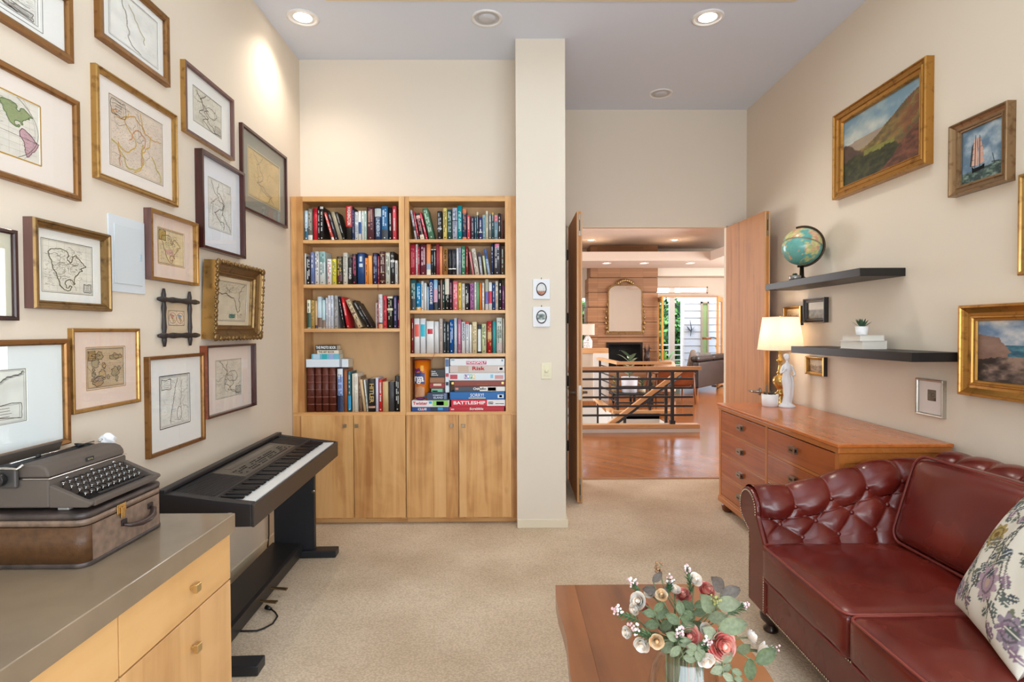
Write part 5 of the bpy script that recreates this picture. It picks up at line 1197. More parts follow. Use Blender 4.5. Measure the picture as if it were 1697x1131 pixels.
# globe
gc = hx(1329, 409, 2.13); gr = .134
G = thing('desk_globe', 'tilted terrestrial globe with dark meridian ring on the upper shelf', 'globe', (gc.x, gc.y, uZ))
def globe_ball():
    mb = MB(); n, k = 64, 40; mb.ball((0, 0, 0), gr, n, k); me = mb.mesh('sphere', [attr_mat('globe_print', .25, .5)])
    v = np.array(mb.v) / gr; lon = np.arctan2(v[:, 1], v[:, 0]); lat = np.arcsin(np.clip(v[:, 2], -1, 1))
    f = fbm(lon * 1.9 + 40 + .6 * np.sin(lat * 2), lat * 2.4 + 9, 5, 5); f2 = fbm(lon * 9 + 50, lat * 9 + 20, 8, 3)
    c = mixc((118, 182, 168), (92, 160, 158), f2); land = f + .14 * np.sin(lat + .2) > .53
    k1_ = mixc((222, 196, 140), (206, 150, 130), np.clip(f2 * 3 - 1, 0, 1)); k2_ = mixc((180, 190, 120), (226, 206, 150), np.clip(f2 * 3 - 1.2, 0, 1))
    c = np.where(land[:, None], np.where((fbm(lon * 4 + 60, lat * 4 + 30, 3, 1) > .5)[:, None], k1_, k2_), c)
    eq = np.abs(lat) < .022; c = np.where(eq[:, None], (120, 110, 90), c); paint_verts(me, c); return me
tilt = Matrix.Translation(gc) @ Matrix.Rotation(R(-14), 4, 'X') @ Matrix.Rotation(R(18), 4, 'Y') @ Matrix.Rotation(R(200), 4, 'Z')
o = put('sphere', globe_ball(), G); o.matrix_parent_inverse = WORLD[G.name].inverted(); o.matrix_basis = tilt
rg = MB(); M_bron = mat((62, 48, 36), .35, .8)
ring = [(gc.x + .146 * math.sin(a) * .25, gc.y - .146 * math.sin(a) * .97 * .55, gc.z + .146 * math.cos(a)) for a in [R(x) for x in range(-14, 200, 8)]]
rv = Vector((.80, -.60, 0)); ring = [gc + rv * (0.143 * math.sin(R(x))) + Vector((0, 0, 1)) * (0.143 * math.cos(R(x))) for x in range(-16, 197, 8)]
rg.tube(ring, .0065, 8, sq=(.6, 1.3)); rg.build('meridian_ring', M_bron, G)
zb_ = gc.z - .143 - uZ
MB().lathe([(.068, 0), (.07, .006), (.06, .012), (.03, .02), (.016, .03), (.013, zb_ + .002), (0, zb_ + .002)], (gc.x, gc.y, uZ), 28).build('base', M_bron, G)
sp = hx(1321, 452, 2.08)
t = thing('tiny_planter', 'tiny glass pot with succulent beside the globe base', 'plant', (2.075, sp.y + .02, uZ))
MB().lathe([(.034, 0), (.04, .006), (.042, .03), (.038, .036), (.036, .03), (0, .028)], (2.075, sp.y + .02, uZ), 20).build('pot', mat((150, 148, 144), .25, .5), t)
def blade(base, d, L, w, up=.5, m=0, mb=None, n=5, droop=.3, thick=.15):
    """a pointed fleshy leaf from base along d"""
    d = Vector(d).normalized(); s_ = d.cross(Vector((0, 0, 1)))
    s_ = s_.normalized() if s_.length > 1e-4 else Vector((1, 0, 0)); nrm = s_.cross(d)
    base = Vector(base); P = []
    for i in range(n + 1):
        t_ = i / n; c_ = base + d * (L * t_) + nrm * (L * up * t_ * t_) - Vector((0, 0, 1)) * (L * droop * t_ ** 3)
        k_ = w * (math.sin(math.pi * (.12 + .88 * t_) ** .8)) if i < n else 0
        P.append([c_ - s_ * k_, c_ + nrm * (-thick * k_), c_ + s_ * k_])
    vs = [p for q in P for p in q]; fs = []
    for i in range(n): fs += [(3 * i, 3 * i + 1, 3 * i + 4, 3 * i + 3), (3 * i + 1, 3 * i + 2, 3 * i + 5, 3 * i + 4)]
    mb.add(vs, fs, m, True)
M_succ = mat((76, 92, 74), .5, var=.2); M_succ2 = mat((58, 86, 62), .45, var=.25)
g = random.Random(4); mb = MB()
for i in range(16): a = i * 2.4; blade((2.075, sp.y + .02, uZ + .03), (math.cos(a), math.sin(a), .5 + .06 * i), .034, .009, .3, mb=mb)
stuff(mb.build('succulent_leaves', M_succ, t))
# two pale books and an aloe on the lower shelf
pb = hx(1416, 576, 2.10)
def flatbook(y, w, d, z0, h, col, label, rz):
    t = thing('book', label, 'book', (2.15, y, z0 + .0006), rz, 'books on the lower wall shelf'); b = .003
    put('cover', MB().box(-d / 2, -w / 2, 0, d / 2, w / 2, b).box(-d / 2, -w / 2, h - b, d / 2, w / 2, h).box(d / 2 - b, -w / 2, b, d / 2, w / 2, h - b).mesh('cover', [cov(col)]), t, .0006, 1, local=True)
    put('pages', MB().box(-d / 2 + .004, -w / 2 + .004, b, d / 2 - b, w / 2 - .004, h - b).mesh('pages', [mat((232, 226, 214), .85, spec=.1, bump=.5, bscale=900)]), t, local=True)
    return z0 + h + .0008
ym = pb.y
z = flatbook(ym, .21, .15, lZ, .048, (226, 222, 216), 'thicker pale book lying on the lower wall shelf', R(3))
z = flatbook(ym + .004, .205, .14, z, .034, (220, 212, 204), 'thinner pale book lying on the thicker one, under the aloe', R(-4))
t = thing('potted_aloe', 'small spiky aloe in white pot standing on pale books', 'plant', (2.14, ym - .005, z))
MB().lathe([(.027, 0), (.03, .004), (.036, .052), (.033, .052), (.031, .044), (0, .044)], (2.14, ym - .005, z), 24).build('pot', M_white, t)
mb = MB()
for i in range(15):
    a = i * 2.399; e = .5 + .12 * i; blade((2.14, ym - .005, z + .044), (math.cos(a), math.sin(a), e), .075 - .001 * i, .0085, .12, mb=mb, droop=.05)
stuff(mb.build('aloe_leaves', M_succ2, t))

# ================================================================ dresser
W_mah = wood([(124, 58, 22), (164, 84, 38), (176, 96, 46)], 'y', .3, 1.2, .35, 26, 0, 'mahogany_drawer', .6)
W_hon = wood([(164, 92, 40), (196, 122, 58)], 'y', .3, 1.2, .3, 24, 0, 'honey_rail', .6)
W_honz = wood([(164, 92, 40), (196, 122, 58)], 'z', .3, 1.2, .3, 24, 0, 'honey_post', .6)
W_top = wood([(164, 84, 34), (196, 108, 48), (206, 120, 60)], 'y', .26, .9, .3, 22, 0, 'polished_top', .6)
W_rib = wood([(140, 78, 30), (182, 116, 52), (202, 140, 70)], 'z', .32, 1.0, .3, 46, 0, 'ribbon_stripe', .8)
DT = .85
pn = hz(1387, 737, DT); pf = hz(1190, 668, DT)
DX0, DX1, DY0, DY1 = (pn.x + pf.x) / 2, XR - .02, pn.y, pf.y
D_ = thing('dresser', 'long low mahogany dresser with eight drawers beside the doorway', 'dresser', ((DX0 + DX1) / 2, (DY0 + DY1) / 2, 0))
MB().box(DX0 - .004, DY0 - .004, DT - .018, DX1, DY1 + .004, DT).build('top', W_top, D_, .004, 3)
MB().box(DX0 + .004, DY0 + .004, DT - .05, DX1, DY1 - .004, DT - .0185).build('top_moulding', W_hon, D_, .006, 3)
dv = hx(1269, 740, DX0 + .01).y
fxx = DX0 + .012; zlo = .115
for a, b in ((DY0 + .01, DY0 + .05), (dv - .016, dv + .016), (DY1 - .05, DY1 - .01)): MB().box(fxx, a, zlo, fxx + .03, b, DT - .0505).build('post', W_honz, D_, .002)
MB().box(DX1 - .045, DY0 + .012, zlo, DX1 - .004, DY0 + .05, DT - .0505).build('post', W_honz, D_, .002)
zb4 = [zlo + .02, .295, .455, .635, DT - .056]
for z in zb4[1:-1]: MB().box(fxx + .004, DY0 + .05, z - .009, fxx + .03, DY1 - .05, z + .009).build('rail', W_hon, D_, .001)
MB().box(fxx + .002, DY0 + .05, zlo, fxx + .03, DY1 - .05, zb4[0] - .002).build('rail', W_hon, D_, .001)
MB().box(fxx + .03, DY0 + .03, zlo, DX1 - .002, DY1 - .02, DT - .052).build('carcass', W_honz, D_)
MB().box(fxx + .03, DY0 + .022, zlo + .07, DX1 - .045, DY0 + .0295, DT - .1).build('side_panel', W_rib, D_)
for a, b in ((DT - .1, DT - .0505), (zlo, zlo + .07)): MB().box(fxx + .03, DY0 + .014, a, DX1 - .045, DY0 + .0295, b).build('side_rail', W_hon, D_, .001)
MB().box(DX0 + .004, DY0 + .002, .07, DX1 - .01, DY1 - .002, zlo - .0005).build('plinth', W_hon, D_, .008, 3)
for y in (DY0 + .03, DY1 - .11):
    for x in (DX0 + .02, DX1 - .12): MB().lathe([(.03, 0), (.042, .012), (.046, .04), (.04, .0695)], (x + .04, y + .04, 0), 20).build('foot', wood([(96, 44, 22), (126, 64, 32)], 'z', .3), D_)
M_pull = mat((148, 136, 122), .3, .9)
for bank, (a, b) in enumerate(((DY0 + .052, dv - .018), (dv + .018, DY1 - .052))):
    for i in range(4):
        z0, z1 = zb4[i] + (.011 if i else .002), zb4[i + 1] - (.011 if i < 3 else .002)
        d = MB().box(fxx + .002, a, z0, fxx + .024, b, z1).build('drawer', W_mah, D_, .0025)
        yc, zc = (a + b) / 2 + (.0 if bank else .03), (z0 + z1) / 2 + .004
        h_ = MB().box(fxx - .004, yc - .034, zc - .02, fxx + .002, yc + .034, zc + .02).build('handle', M_pull, d, .0015)
        put('grip', MB().box(fxx - .022, yc - .036, zc - .018, fxx - .016, yc + .036, zc + .018).box(fxx - .017, yc - .036, zc + .009, fxx - .0035, yc + .036, zc + .018).box(fxx - .017, yc - .036, zc - .018, fxx - .0035, yc + .036, zc - .009).mesh('grip', [M_pull]), h_, .001, 1)
        put('dark_inset', MB().box(fxx - .0228, yc - .018, zc - .005, fxx - .0215, yc + .018, zc + .005).mesh('dark_inset', [mat((40, 36, 34), .4, .4)]), h_)

# ---- on the dresser: lamp, statuette, pot
lc = Vector((hy(1293, 600, 4.42).x, 4.42, DT))
LMP = thing('table_lamp', 'lit brass table lamp with tapered white shade at the dresser far end', 'lamp', lc)
prof = [(.06, 0), (.062, .012), (.05, .02), (.046, .03), (.05, .036), (.034, .05), (.03, .075), (.046, .085), (.03, .095), (.018, .11), (.03, .128), (.052, .16), (.056, .185), (.048, .21), (.026, .225), (.02, .235), (.03, .245), (.018, .26), (.013, .30), (.013, .325), (.024, .335), (.03, .345), (.014, .355), (.011, .40), (.016, .41), (.012, .43), (.012, .50), (0, .50)]
MB().lathe(prof, lc, 28).build('base', gold_mat((206, 168, 96), .2, (150, 106, 52), 'cast_brass'), LMP)
def shade_pt(u, v, inset=0.0):
    a = 2 * math.pi * u + R(45); w0, d0 = (.150, .150) if v == 0 else (.118, .118)
    c_, s_ = math.cos(a), math.sin(a); n_ = 5.0
    r_ = (abs(c_) ** n_ + abs(s_) ** n_) ** (-1 / n_)
    k = (.152 * (1 - v) + .118 * v) - inset
    return (lc.x + r_ * c_ * k * .92, lc.y + r_ * s_ * k, lc.z + .425 + .255 * v)
def shade_mat():
    m, t, p = base('linen_shade'); N = t.nodes; L = t.links
    p.inputs['Base Color'].default_value = lin((238, 226, 208)); p.inputs['Roughness'].default_value = .9
    tl = N.new('ShaderNodeBsdfTranslucent'); tl.inputs[0].default_value = lin((250, 234, 214)); mx = N.new('ShaderNodeMixShader'); mx.inputs[0].default_value = .5
    L.new(p.outputs[0], mx.inputs[1]); L.new(tl.outputs[0], mx.inputs[2]); L.new(mx.outputs[0], N['Material Output'].inputs[0]); return m
mb = MB(); mb.grid(lambda u, v: shade_pt(u, v), 48, 6, 0, True, True); mb.build('lamp_shade', shade_mat(), LMP)
mb = MB()
for v in (0, 1): mb.tube([shade_pt(i / 48, v) for i in range(49)], .0022, 6, cap=False)
mb.build('shade_rim', mat((226, 214, 196), .8), LMP)
mb = MB(); c8 = lc + Vector((0, 0, .66))
for k in range(4): mb.tube([c8, shade_pt(k / 4 + .0, 1)], .0016, 6)
mb.tube([lc + Vector((0, 0, .5)), c8 + Vector((0, 0, .028))], .003, 8); mb.ball(c8 + Vector((0, 0, .03)), .008, 10, 6); mb.build('harp', M_brass, LMP)
MB().ball(lc + Vector((0, 0, .55)), (.028, .028, .036), 14, 10).build('bulb', emit((255, 226, 180), 9, 'lit_bulb'), LMP)
l = lamp('bulb_light', 'POINT', lc + Vector((0, 0, .56)), 4.6, (1, .83, .64), shadow_soft_size=.04); l.parent = LMP; l.matrix_parent_inverse = WORLD[LMP.name].inverted()
# white draped statuette
sb = hz(1305, 669.5, DT); sb = Vector((hy(1304, 640, 4.24).x, 4.24, DT))
ST = thing('statuette', 'white classical figurine of a draped woman on the dresser', 'statuette', sb)
M_plas = mat((232, 232, 234), .5, name='white_plaster')
def figure():
    mb = MB(); n = 40; S = .385 / 7.2
    # body from feet to neck: (height, cx, cy, rx, ry) in head units; the drapery folds fade upward
    sec = [(.25, 0, 0, .62, .55, .14), (.6, .02, .0, .56, .5, .14), (1.5, .06, -.02, .52, .47, .13), (2.4, .08, -.06, .56, .50, .11), (3.1, .04, -.04, .66, .54, .08), (3.6, -.02, 0, .68, .55, .06), (4.1, -.06, .02, .56, .46, .05), (4.5, -.05, .0, .48, .4, .04), (5.0, -.01, -.03, .56, .46, .03), (5.35, .0, -.02, .62, .44, .02), (5.7, .02, 0, .62, .34, 0), (5.9, .03, 0, .34, .26, 0), (6.05, .03, 0, .2, .2, 0), (6.25, .04, -.02, .18, .18, 0), (6.4, .04, -.04, .2, .2, 0)]
    vs = []
    for h, cx, cy, rx, ry, fo in sec:
        for j in range(n):
            a = 2 * math.pi * j / n; k = 1 + fo * math.sin(a * 9 + h * 1.3) * .6 + fo * .5 * math.sin(a * 5 - h * 2)
            vs.append((sb.x - .0 + S * (cx + rx * k * math.cos(a)), sb.y + S * (cy + ry * k * math.sin(a)), sb.z + S * h + .012))
    fs = [(i * n + j, i * n + (j + 1) % n, (i + 1) * n + (j + 1) % n, (i + 1) * n + j) for i in range(len(sec) - 1) for j in range(n)]
    mb.add(vs, fs, 0, True)
    P = lambda x, y, z: (sb.x + S * x, sb.y + S * y, sb.z + S * z + .012)
    # head, hair, bun, nose
    mb.ball(P(-.02, -.06, 6.78), (S * .34, S * .4, S * .46), 16, 12); mb.ball(P(-.04, .06, 6.95), (S * .42, S * .42, S * .38), 14, 9); mb.ball(P(.22, .38, 6.92), (S * .24, S * .22, S * .22), 10, 7); mb.ball(P(-.06, -.46, 6.72), (S * .06, S * .09, S * .1), 8, 6)
    mb.ball(P(-.16, -.40, 6.84), (S * .05, S * .04, S * .04), 8, 5); mb.ball(P(.08, -.42, 6.84), (S * .05, S * .04, S * .04), 8, 5); mb.ball(P(-.04, -.42, 6.54), (S * .1, S * .05, S * .03), 8, 5)
    # arms: one akimbo at the hip, one bent up to the breast
    mb.tube([P(.58, 0, 5.6), P(.9, .05, 5.0), P(1.16, .02, 4.45), P(.98, -.14, 4.2), P(.66, -.3, 4.25)], [S * .17, S * .16, S * .14, S * .13, S * .1], 10)
    mb.tube([P(-.56, 0, 5.6), P(-.8, -.05, 5.0), P(-.9, -.2, 4.55), P(-.78, -.42, 4.75), P(-.5, -.5, 5.05)], [S * .17, S * .16, S * .14, S * .12, S * .09], 10)
    for i in range(4): mb.tube([P(.68, -.28 - .03 * i, 4.32 - .06 * i), P(.5, -.42, 4.28 - .06 * i), P(.4, -.46, 4.24 - .06 * i)], [S * .045, S * .04, S * .03], 6)
    for i in range(4): mb.tube([P(-.54, -.48, 5.1 - .06 * i), P(-.38, -.54, 5.16 - .06 * i), P(-.28, -.52, 5.14 - .06 * i)], [S * .045, S * .04, S * .03], 6)
    # mantle hanging beside the leg, a foot at the hem
    mb.tube([P(.72, -.1, 4.1), P(.78, -.12, 3.0), P(.72, -.1, 1.8), P(.66, -.1, .5)], [S * .1, S * .2, S * .18, S * .08], 10, sq=(.7, 1.2))
    mb.ball(P(-.3, -.5, .22), (S * .16, S * .28, S * .12), 10, 6); mb.ball(P(.25, -.42, .22), (S * .16, S * .26, S * .12), 10, 6)
    return mb
figure().build('figure', M_plas, ST)
MB().lathe([(.058, 0), (.06, .008), (.054, .016), (.046, .02), (.044, .026), (0, .026)], sb, 30).build('base', M_plas, ST)
# dried succulents in a white pot
pc = hz(1276, 668, DT); pc = Vector((hy(1276, 650, 4.29).x, 4.29, DT))
t = thing('succulent_pot', 'white ceramic pot of brownish succulents on the dresser', 'plant', pc)
MB().lathe([(.05, 0), (.056, .004), (.061, .092), (.057, .094), (.054, .082), (0, .08)], pc, 32).build('pot', M_white, t)
g = random.Random(9); mb = MB()
for i in range(46):
    a = g.uniform(0, 6.28); r_ = g.uniform(0, .045); e = g.uniform(.1, 1.2)
    blade((pc.x + r_ * math.cos(a), pc.y + r_ * math.sin(a), pc.z + .083), (math.cos(a + g.uniform(-.5, .5)), math.sin(a), e), g.uniform(.03, .055), .008, .25, mb=mb, m=g.randrange(2))
blade((pc.x - .05, pc.y, pc.z + .09), (-1, -.2, .35), .06, .007, .1, mb=mb, m=2)
stuff(mb.build('succulent_leaves', [mat((92, 66, 58), .6, var=.3), mat((80, 82, 58), .6, var=.3), mat((190, 178, 140), .6)], t))

# ================================================================ counter with drawers, bottom of the map wall
CT = .762
M_conc = mat((138, 120, 98), .24, spec=.5, coat=.2, name='polished_concrete', var=.05, vscale=5)
ce = hz(390, 850.5, CT); CXF, CYE = ce.x, ce.y
t = thing('countertop', 'grey-brown polished concrete countertop under the typewriter case', 'countertop', ((XL + CXF) / 2, .6, CT))
MB().box(XL + .001, -1.2, CT - .066, CXF, CYE, CT).build('slab', M_conc, t, .003, 2)
W_map = wood([(206, 154, 94), (228, 180, 118), (234, 188, 128)], 'y', .36, .8, .15, 9, 0, 'maple_drawer', .6)
W_mapz = wood([(196, 144, 88), (224, 176, 118), (232, 188, 132)], 'z', .38, .8, .15, 9, .3, 'maple_door', .6, ('y', .1))
xd = CXF - .018; ys = hx(197, 1060, xd).y; dz = hx(387, 955, xd).z
M_kn = mat((206, 178, 124), .3, .85)
def cabinet(y0, y1, label, ky):
    c = thing('base_cabinet', label, 'cabinet', ((XL + xd) / 2, (y0 + y1) / 2, 0), 0, 'maple base cabinets under the counter')
    MB().box(XL + .014, y0 + .001, .08, xd - .021, y1 - .001, CT - .0665).build('carcass', W_mapz, c)
    MB().box(XL + .014, y0 + .001, .001, xd - .07, y1 - .001, .0795).build('toe_kick', W_map, c)
    a = MB().box(xd - .02, y0 + .0025, dz + .003, xd, y1 - .0025, CT - .072).build('drawer', W_map, c, .0012)
    b = MB().box(xd - .02, y0 + .0025, .084, xd, y1 - .0025, dz - .003).build('door', W_mapz, c, .0012)
    for par, z in ((a, (dz + CT - .07) / 2), (b, dz - .11)):
        MB().box(xd, ky - .006, z - .006, xd + .016, ky + .006, z + .006).box(xd + .014, ky - .014, z - .014, xd + .028, ky + .014, z + .014).build('knob', M_kn, par, .002)
kyy = hx(316, 976, xd).y
cabinet(ys, CYE - .004, 'maple base cabinet with two square brass knobs nearest the keyboard', kyy)
cabinet(ys - .62, ys - .001, 'maple base cabinet nearer the window, its drawer cut by the photo edge', ys - .5)

# ---- typewriter case
M_twd = mat((84, 55, 30), .5, spec=.4, coat=.1, name='worn_tweed', bump=.3, bscale=420, var=.13, vscale=46)
M_twf = mat((122, 100, 84), .42, spec=.4, coat=.15, name='worn_front', bump=.3, bscale=420, var=.14, vscale=40)
M_band = mat((62, 52, 48), .42, name='edge_binding', var=.25, vscale=30)
SX0, SX1, SY0, SY1, SZ1 = -1.565, -1.197, hz(118, 944, CT).y, hz(262, 870, CT).y, CT + .157
K = thing('typewriter_case', 'worn brown tweed carrying case lying on the countertop', 'case', ((SX0 + SX1) / 2, (SY0 + SY1) / 2, CT))
def rrect(x0, y0, x1, y1, r, n=6):
    P = []
    for cx, cy, a in ((x1 - r, y1 - r, 0), (x0 + r, y1 - r, 90), (x0 + r, y0 + r, 180), (x1 - r, y0 + r, 270)):
        P += [(cx + r * math.cos(R(a + 90 * i / n)), cy + r * math.sin(R(a + 90 * i / n))) for i in range(n + 1)]
    return P
MB().prism(rrect(SX0, SY0, SX1 - .001, SY1, .035), CT + .014, CT + .118, 'z', 0, True).build('body', M_twd, K)
MB().box(SX1 - .003, SY0 + .03, CT + .0145, SX1 + .0006, SY1 - .03, CT + .1175).build('worn_front_panel', M_twf, K)
MB().prism(rrect(SX0 - .002, SY0 - .002, SX1 + .001, SY1 + .002, .036), CT + .0005, CT + .0145, 'z', 0, True).build('bottom_binding', M_band, K, .003)
MB().prism(rrect(SX0, SY0, SX1, SY1, .035), CT + .121, CT + .138, 'z', 0, True).build('lid_side', M_twf, K)
MB().prism(rrect(SX0 - .002, SY0 - .002, SX1 + .001, SY1 + .002, .036), CT + .138, SZ1, 'z', 0, True).build('lid', M_band, K, .008, 3)
ym_ = SY0 + (SY1 - SY0) * .62
mb = MB(); mb.tube([(SX1 + .004, ym_ - .075, CT + .075), (SX1 + .016, ym_ - .06, CT + .068), (SX1 + .03, ym_ - .03, CT + .064), (SX1 + .033, ym_, CT + .066), (SX1 + .03, ym_ + .03, CT + .072), (SX1 + .016, ym_ + .056, CT + .084), (SX1 + .004, ym_ + .06, CT + .088)], [.005, .008, .010, .0105, .010, .008, .005], 10, sq=(1.15, .8))
mb.build('handle', mat((52, 34, 30), .35, coat=.2), K)
for y in (ym_ - .07, ym_ + .06): MB().box(SX1, y - .012, CT + .07 + (.012 if y > ym_ else 0), SX1 + .006, y + .012, CT + .09 + (.012 if y > ym_ else 0)).build('handle_mount', mat((48, 36, 32), .4, .5), K, .002)
yl = SY0 + (SY1 - SY0) * .40
l_ = MB().box(SX1 + .001, yl - .02, CT + .112, SX1 + .005, yl + .02, CT + .142).build('lock', M_brass, K, .0015)
MB().box(SX1 + .005, yl - .008, CT + .098, SX1 + .009, yl + .008, CT + .132).build('hasp', M_brass, l_, .001)
# ---- typewriter
TZ = SZ1 + .0005
M_tw = mat((92, 82, 74), .55, spec=.35, name='crinkle_enamel', bump=.35, bscale=900); M_chr = mat((200, 198, 194), .18, 1, name='chrome')
TY0, TY1 = SY0 + .022, SY1 - .015
T_ = thing('typewriter', 'vintage grey-brown portable typewriter on the worn carrying case', 'typewriter', ((SX0 + SX1) / 2, (TY0 + TY1) / 2, TZ))
ZF = TZ + .010
rear = [(-1.55, ZF), (-1.315, ZF), (-1.315, ZF + .078), (-1.318, ZF + .083), (-1.55, ZF + .083)]
MB().prism(rear, TY0, TY1, 'y').build('body', M_tw, T_, .006, 3)
cheek = [(-1.3155, ZF), (-1.206, ZF), (-1.196, ZF + .008), (-1.198, ZF + .016), (-1.222, ZF + .024), (-1.3155, ZF + .066)]
for a, b in ((TY0, TY0 + .018), (TY1 - .018, TY1)): MB().prism(cheek, a, b, 'y').build('side_cheek', M_tw, T_, .004, 3)
MB().box(-1.222, TY0 + .018, ZF, -1.196, TY1 - .018, ZF + .017).build('front_lip', M_tw, T_, .004, 3)
MB().box(-1.315, TY0 + .018, ZF + .001, -1.222, TY1 - .018, ZF + .012).build('key_well', M_black, T_)
cover = [(-1.316, ZF + .086), (-1.32, ZF + .104), (-1.33, ZF + .117), (-1.347, ZF + .124), (-1.395, ZF + .126), (-1.41, ZF + .120), (-1.415, ZF + .086)]
MB().prism(cover, TY0 + .004, TY1 - .004, 'y', 0, False).build('ribbon_cover', M_tw, T_, .007, 3)
for z in (ZF + .0832, ZF + .0852): pass
MB().box(-1.50, TY0 - .001, ZF + .0832, -1.3135, TY1 + .001, ZF + .0858).build('chrome_trim', M_chr, T_)
MB().box(-1.49, TY0 + .01, ZF + .086, -1.418, TY1 - .01, ZF + .094).build('type_basket', M_black, T_)
MB().prism([(-1.545, ZF + .084), (-1.535, ZF + .084), (-1.515, ZF + .135), (-1.523, ZF + .138)], TY0 + .02, TY1 - .02, 'y').build('paper_table', M_tw, T_, .002)
MB().tube([(-1.465, TY0 - .018, ZF + .104), (-1.465, TY1 + .02, ZF + .104)], .0165, 20).build('platen', mat((34, 33, 34), .5), T_)
for y, s in ((TY0 - .018, -1), (TY1 + .02, 1)):
    k_ = MB().tube([(-1.435, y, ZF + .088), (-1.435, y + s * .016, ZF + .088)], .019, 22).build('platen_knob', mat((28, 26, 26), .3), T_, .002)
    MB().tube([(-1.435, y + s * .016, ZF + .088), (-1.435, y + s * .019, ZF + .088)], .007, 14).build('knob_cap', M_chr, k_)
MB().box(-1.49, TY0 - .014, ZF + .06, -1.395, TY0 - .002, ZF + .118).build('carriage_end', mat((78, 74, 72), .4, .4), T_, .006, 2)
MB().tube([(-1.46, TY0 - .02, ZF + .116), (-1.42, TY0 - .026, ZF + .122), (-1.385, TY0 - .022, ZF + .118), (-1.375, TY0 - .012, ZF + .128)], [.005, .004, .004, .006], 8).build('return_lever', M_chr, T_)
b_ = MB().tube([(-1.428, TY0 + .005, ZF + .128), (-1.428, TY1 + .004, ZF + .128)], .0024, 8).build('paper_bail', M_chr, T_)
for f in (.3, .8): MB().tube([(-1.428, TY0 + (TY1 - TY0) * f - .008, ZF + .128), (-1.428, TY0 + (TY1 - TY0) * f + .008, ZF + .128)], .0058, 12).build('bail_roller', M_black, b_)
MB().box(-1.47, TY1 - .03, ZF + .122, -1.41, TY1 + .012, ZF + .128).tube([(-1.42, TY1, ZF + .122), (-1.40, TY1 + .005, ZF + .135)], .003, 8).build('margin_guide', M_chr, T_)
bd = MB().box(-1.3195, (TY0 + TY1) / 2 - .016, ZF + .099, -1.3165, (TY0 + TY1) / 2 + .016, ZF + .112).build('badge', M_black, T_, .001)
text('ROYAL', .0075, ink((206, 190, 150)), bd, Matrix.Translation((-1.3158, (TY0 + TY1) / 2, ZF + .1055)) @ Matrix.Rotation(R(90), 4, 'Z') @ Matrix.Rotation(R(90), 4, 'X'))
for f in (.2, .5, .8): MB().ball((-1.3135, TY0 + (TY1 - TY0) * f, ZF + .072), (.005, .007, .004), 10, 6).build('front_catch', M_chr, T_)
for x in (-1.52, -1.285):
    for y in (TY0 + .02, TY1 - .03): MB().box(x - .016, y - .008, TZ, x + .016, y + .012, ZF - .0005).build('foot', mat((176, 172, 166), .4, .6), T_, .002)
km = MB(); km.lathe([(.0066, 0), (.0078, .001), (.0078, .0032), (.0066, .0042), (0, .0036)], n=14); km.tube([(0, 0, -.014), (0, 0, 0)], .0016, 6, 1); km.lathe([(.0079, .0004), (.0083, .0016), (.0079, .0030)], n=14, m=1, cap=False)
kme = km.mesh('key', [mat((30, 28, 30), .25, coat=.3), M_chr])
for r_ in range(4):
    x = -1.300 + .0205 * r_; z = ZF + .064 - .0105 * r_; n_ = 11
    for i in range(n_):
        k_ = put('key', kme, T_); k_.matrix_basis = Matrix.Translation((x, TY0 + .036 + (TY1 - TY0 - .076) * (i + (.0, .3, .55, .2)[r_] * .6) / (n_ - .4), z)) @ Matrix.Rotation(R(14), 4, 'Y')
MB().box(-1.2265, TY0 + .07, ZF + .018, -1.219, TY1 - .06, ZF + .026).build('space_bar', mat((30, 28, 30), .25), T_, .002)
# white shell ornament behind the typewriter
fg = hx(176, 731, -1.455)
t = thing('shell_ornament', 'crumpled white shell ornament on a slim stand behind the typewriter', 'ornament', (-1.455, CYE - .032, CT))
MB().lathe([(.03, 0), (.032, .006), (.012, .02), (.009, .12), (.012, .22)], (-1.455, CYE - .032, CT), 20).build('stand', M_white, t)
def shell(u, v):
    a = 2 * math.pi * u; b = math.pi * v; k = 1 + .18 * math.sin(a * 5 + b * 6) + .1 * math.sin(a * 11)
    zz = fg.z; return (-1.455 + .024 * k * math.sin(b) * math.cos(a), CYE - .032 + .026 * k * math.sin(b) * math.sin(a), zz - .026 * math.cos(b) * (1 + .1 * math.sin(a * 3)))
MB().grid(shell, 36, 14, 0, True, True).build('shell', mat((238, 238, 240), .55), t)
MB().tube([(-1.455, CYE - .032, CT + .2), (-1.455, CYE - .032, fg.z - .015)], .009, 10).build('stem', M_white, t)

# ================================================================ digital piano
pA = hz(421, 837, .72); pB = hz(560, 732, .72)
PL = math.hypot(pB.x - pA.x, pB.y - pA.y); PR = math.atan2(-(pB.x - pA.x), pB.y - pA.y)
PI_ = thing('digital_piano', 'black digital piano on stand with two brass pedals along the map wall', 'piano', (pA.x, pA.y, 0), PR)
def pb_(name, mb, m, par=PI_, bev=0, seg=2): return put(name, mb.mesh(name, m if isinstance(m, list) else [m]), par, bev, seg, local=True)
M_pk = mat((36, 35, 37), .42, name='piano_black', bump=.15, bscale=900); M_pk2 = mat((50, 46, 44), .4, name='piano_rail')
pb_('key_slip', MB().box(-.012, 0, .626, 0, PL, .72), M_pk2, bev=.003)
pb_('key_bed', MB().box(-.385, .002, .628, -.0125, PL - .002, .70) if False else MB().box(-.09, .003, .628, -.0125, PL - .003, .7).box(-.385, .003, .688, -.0905, PL - .003, .7), M_pk)
side = [(-.388, .688), (-.09, .688), (-.085, .628), (-.012, .628), (-.012, .722), (-.165, .742), (-.388, .775)]
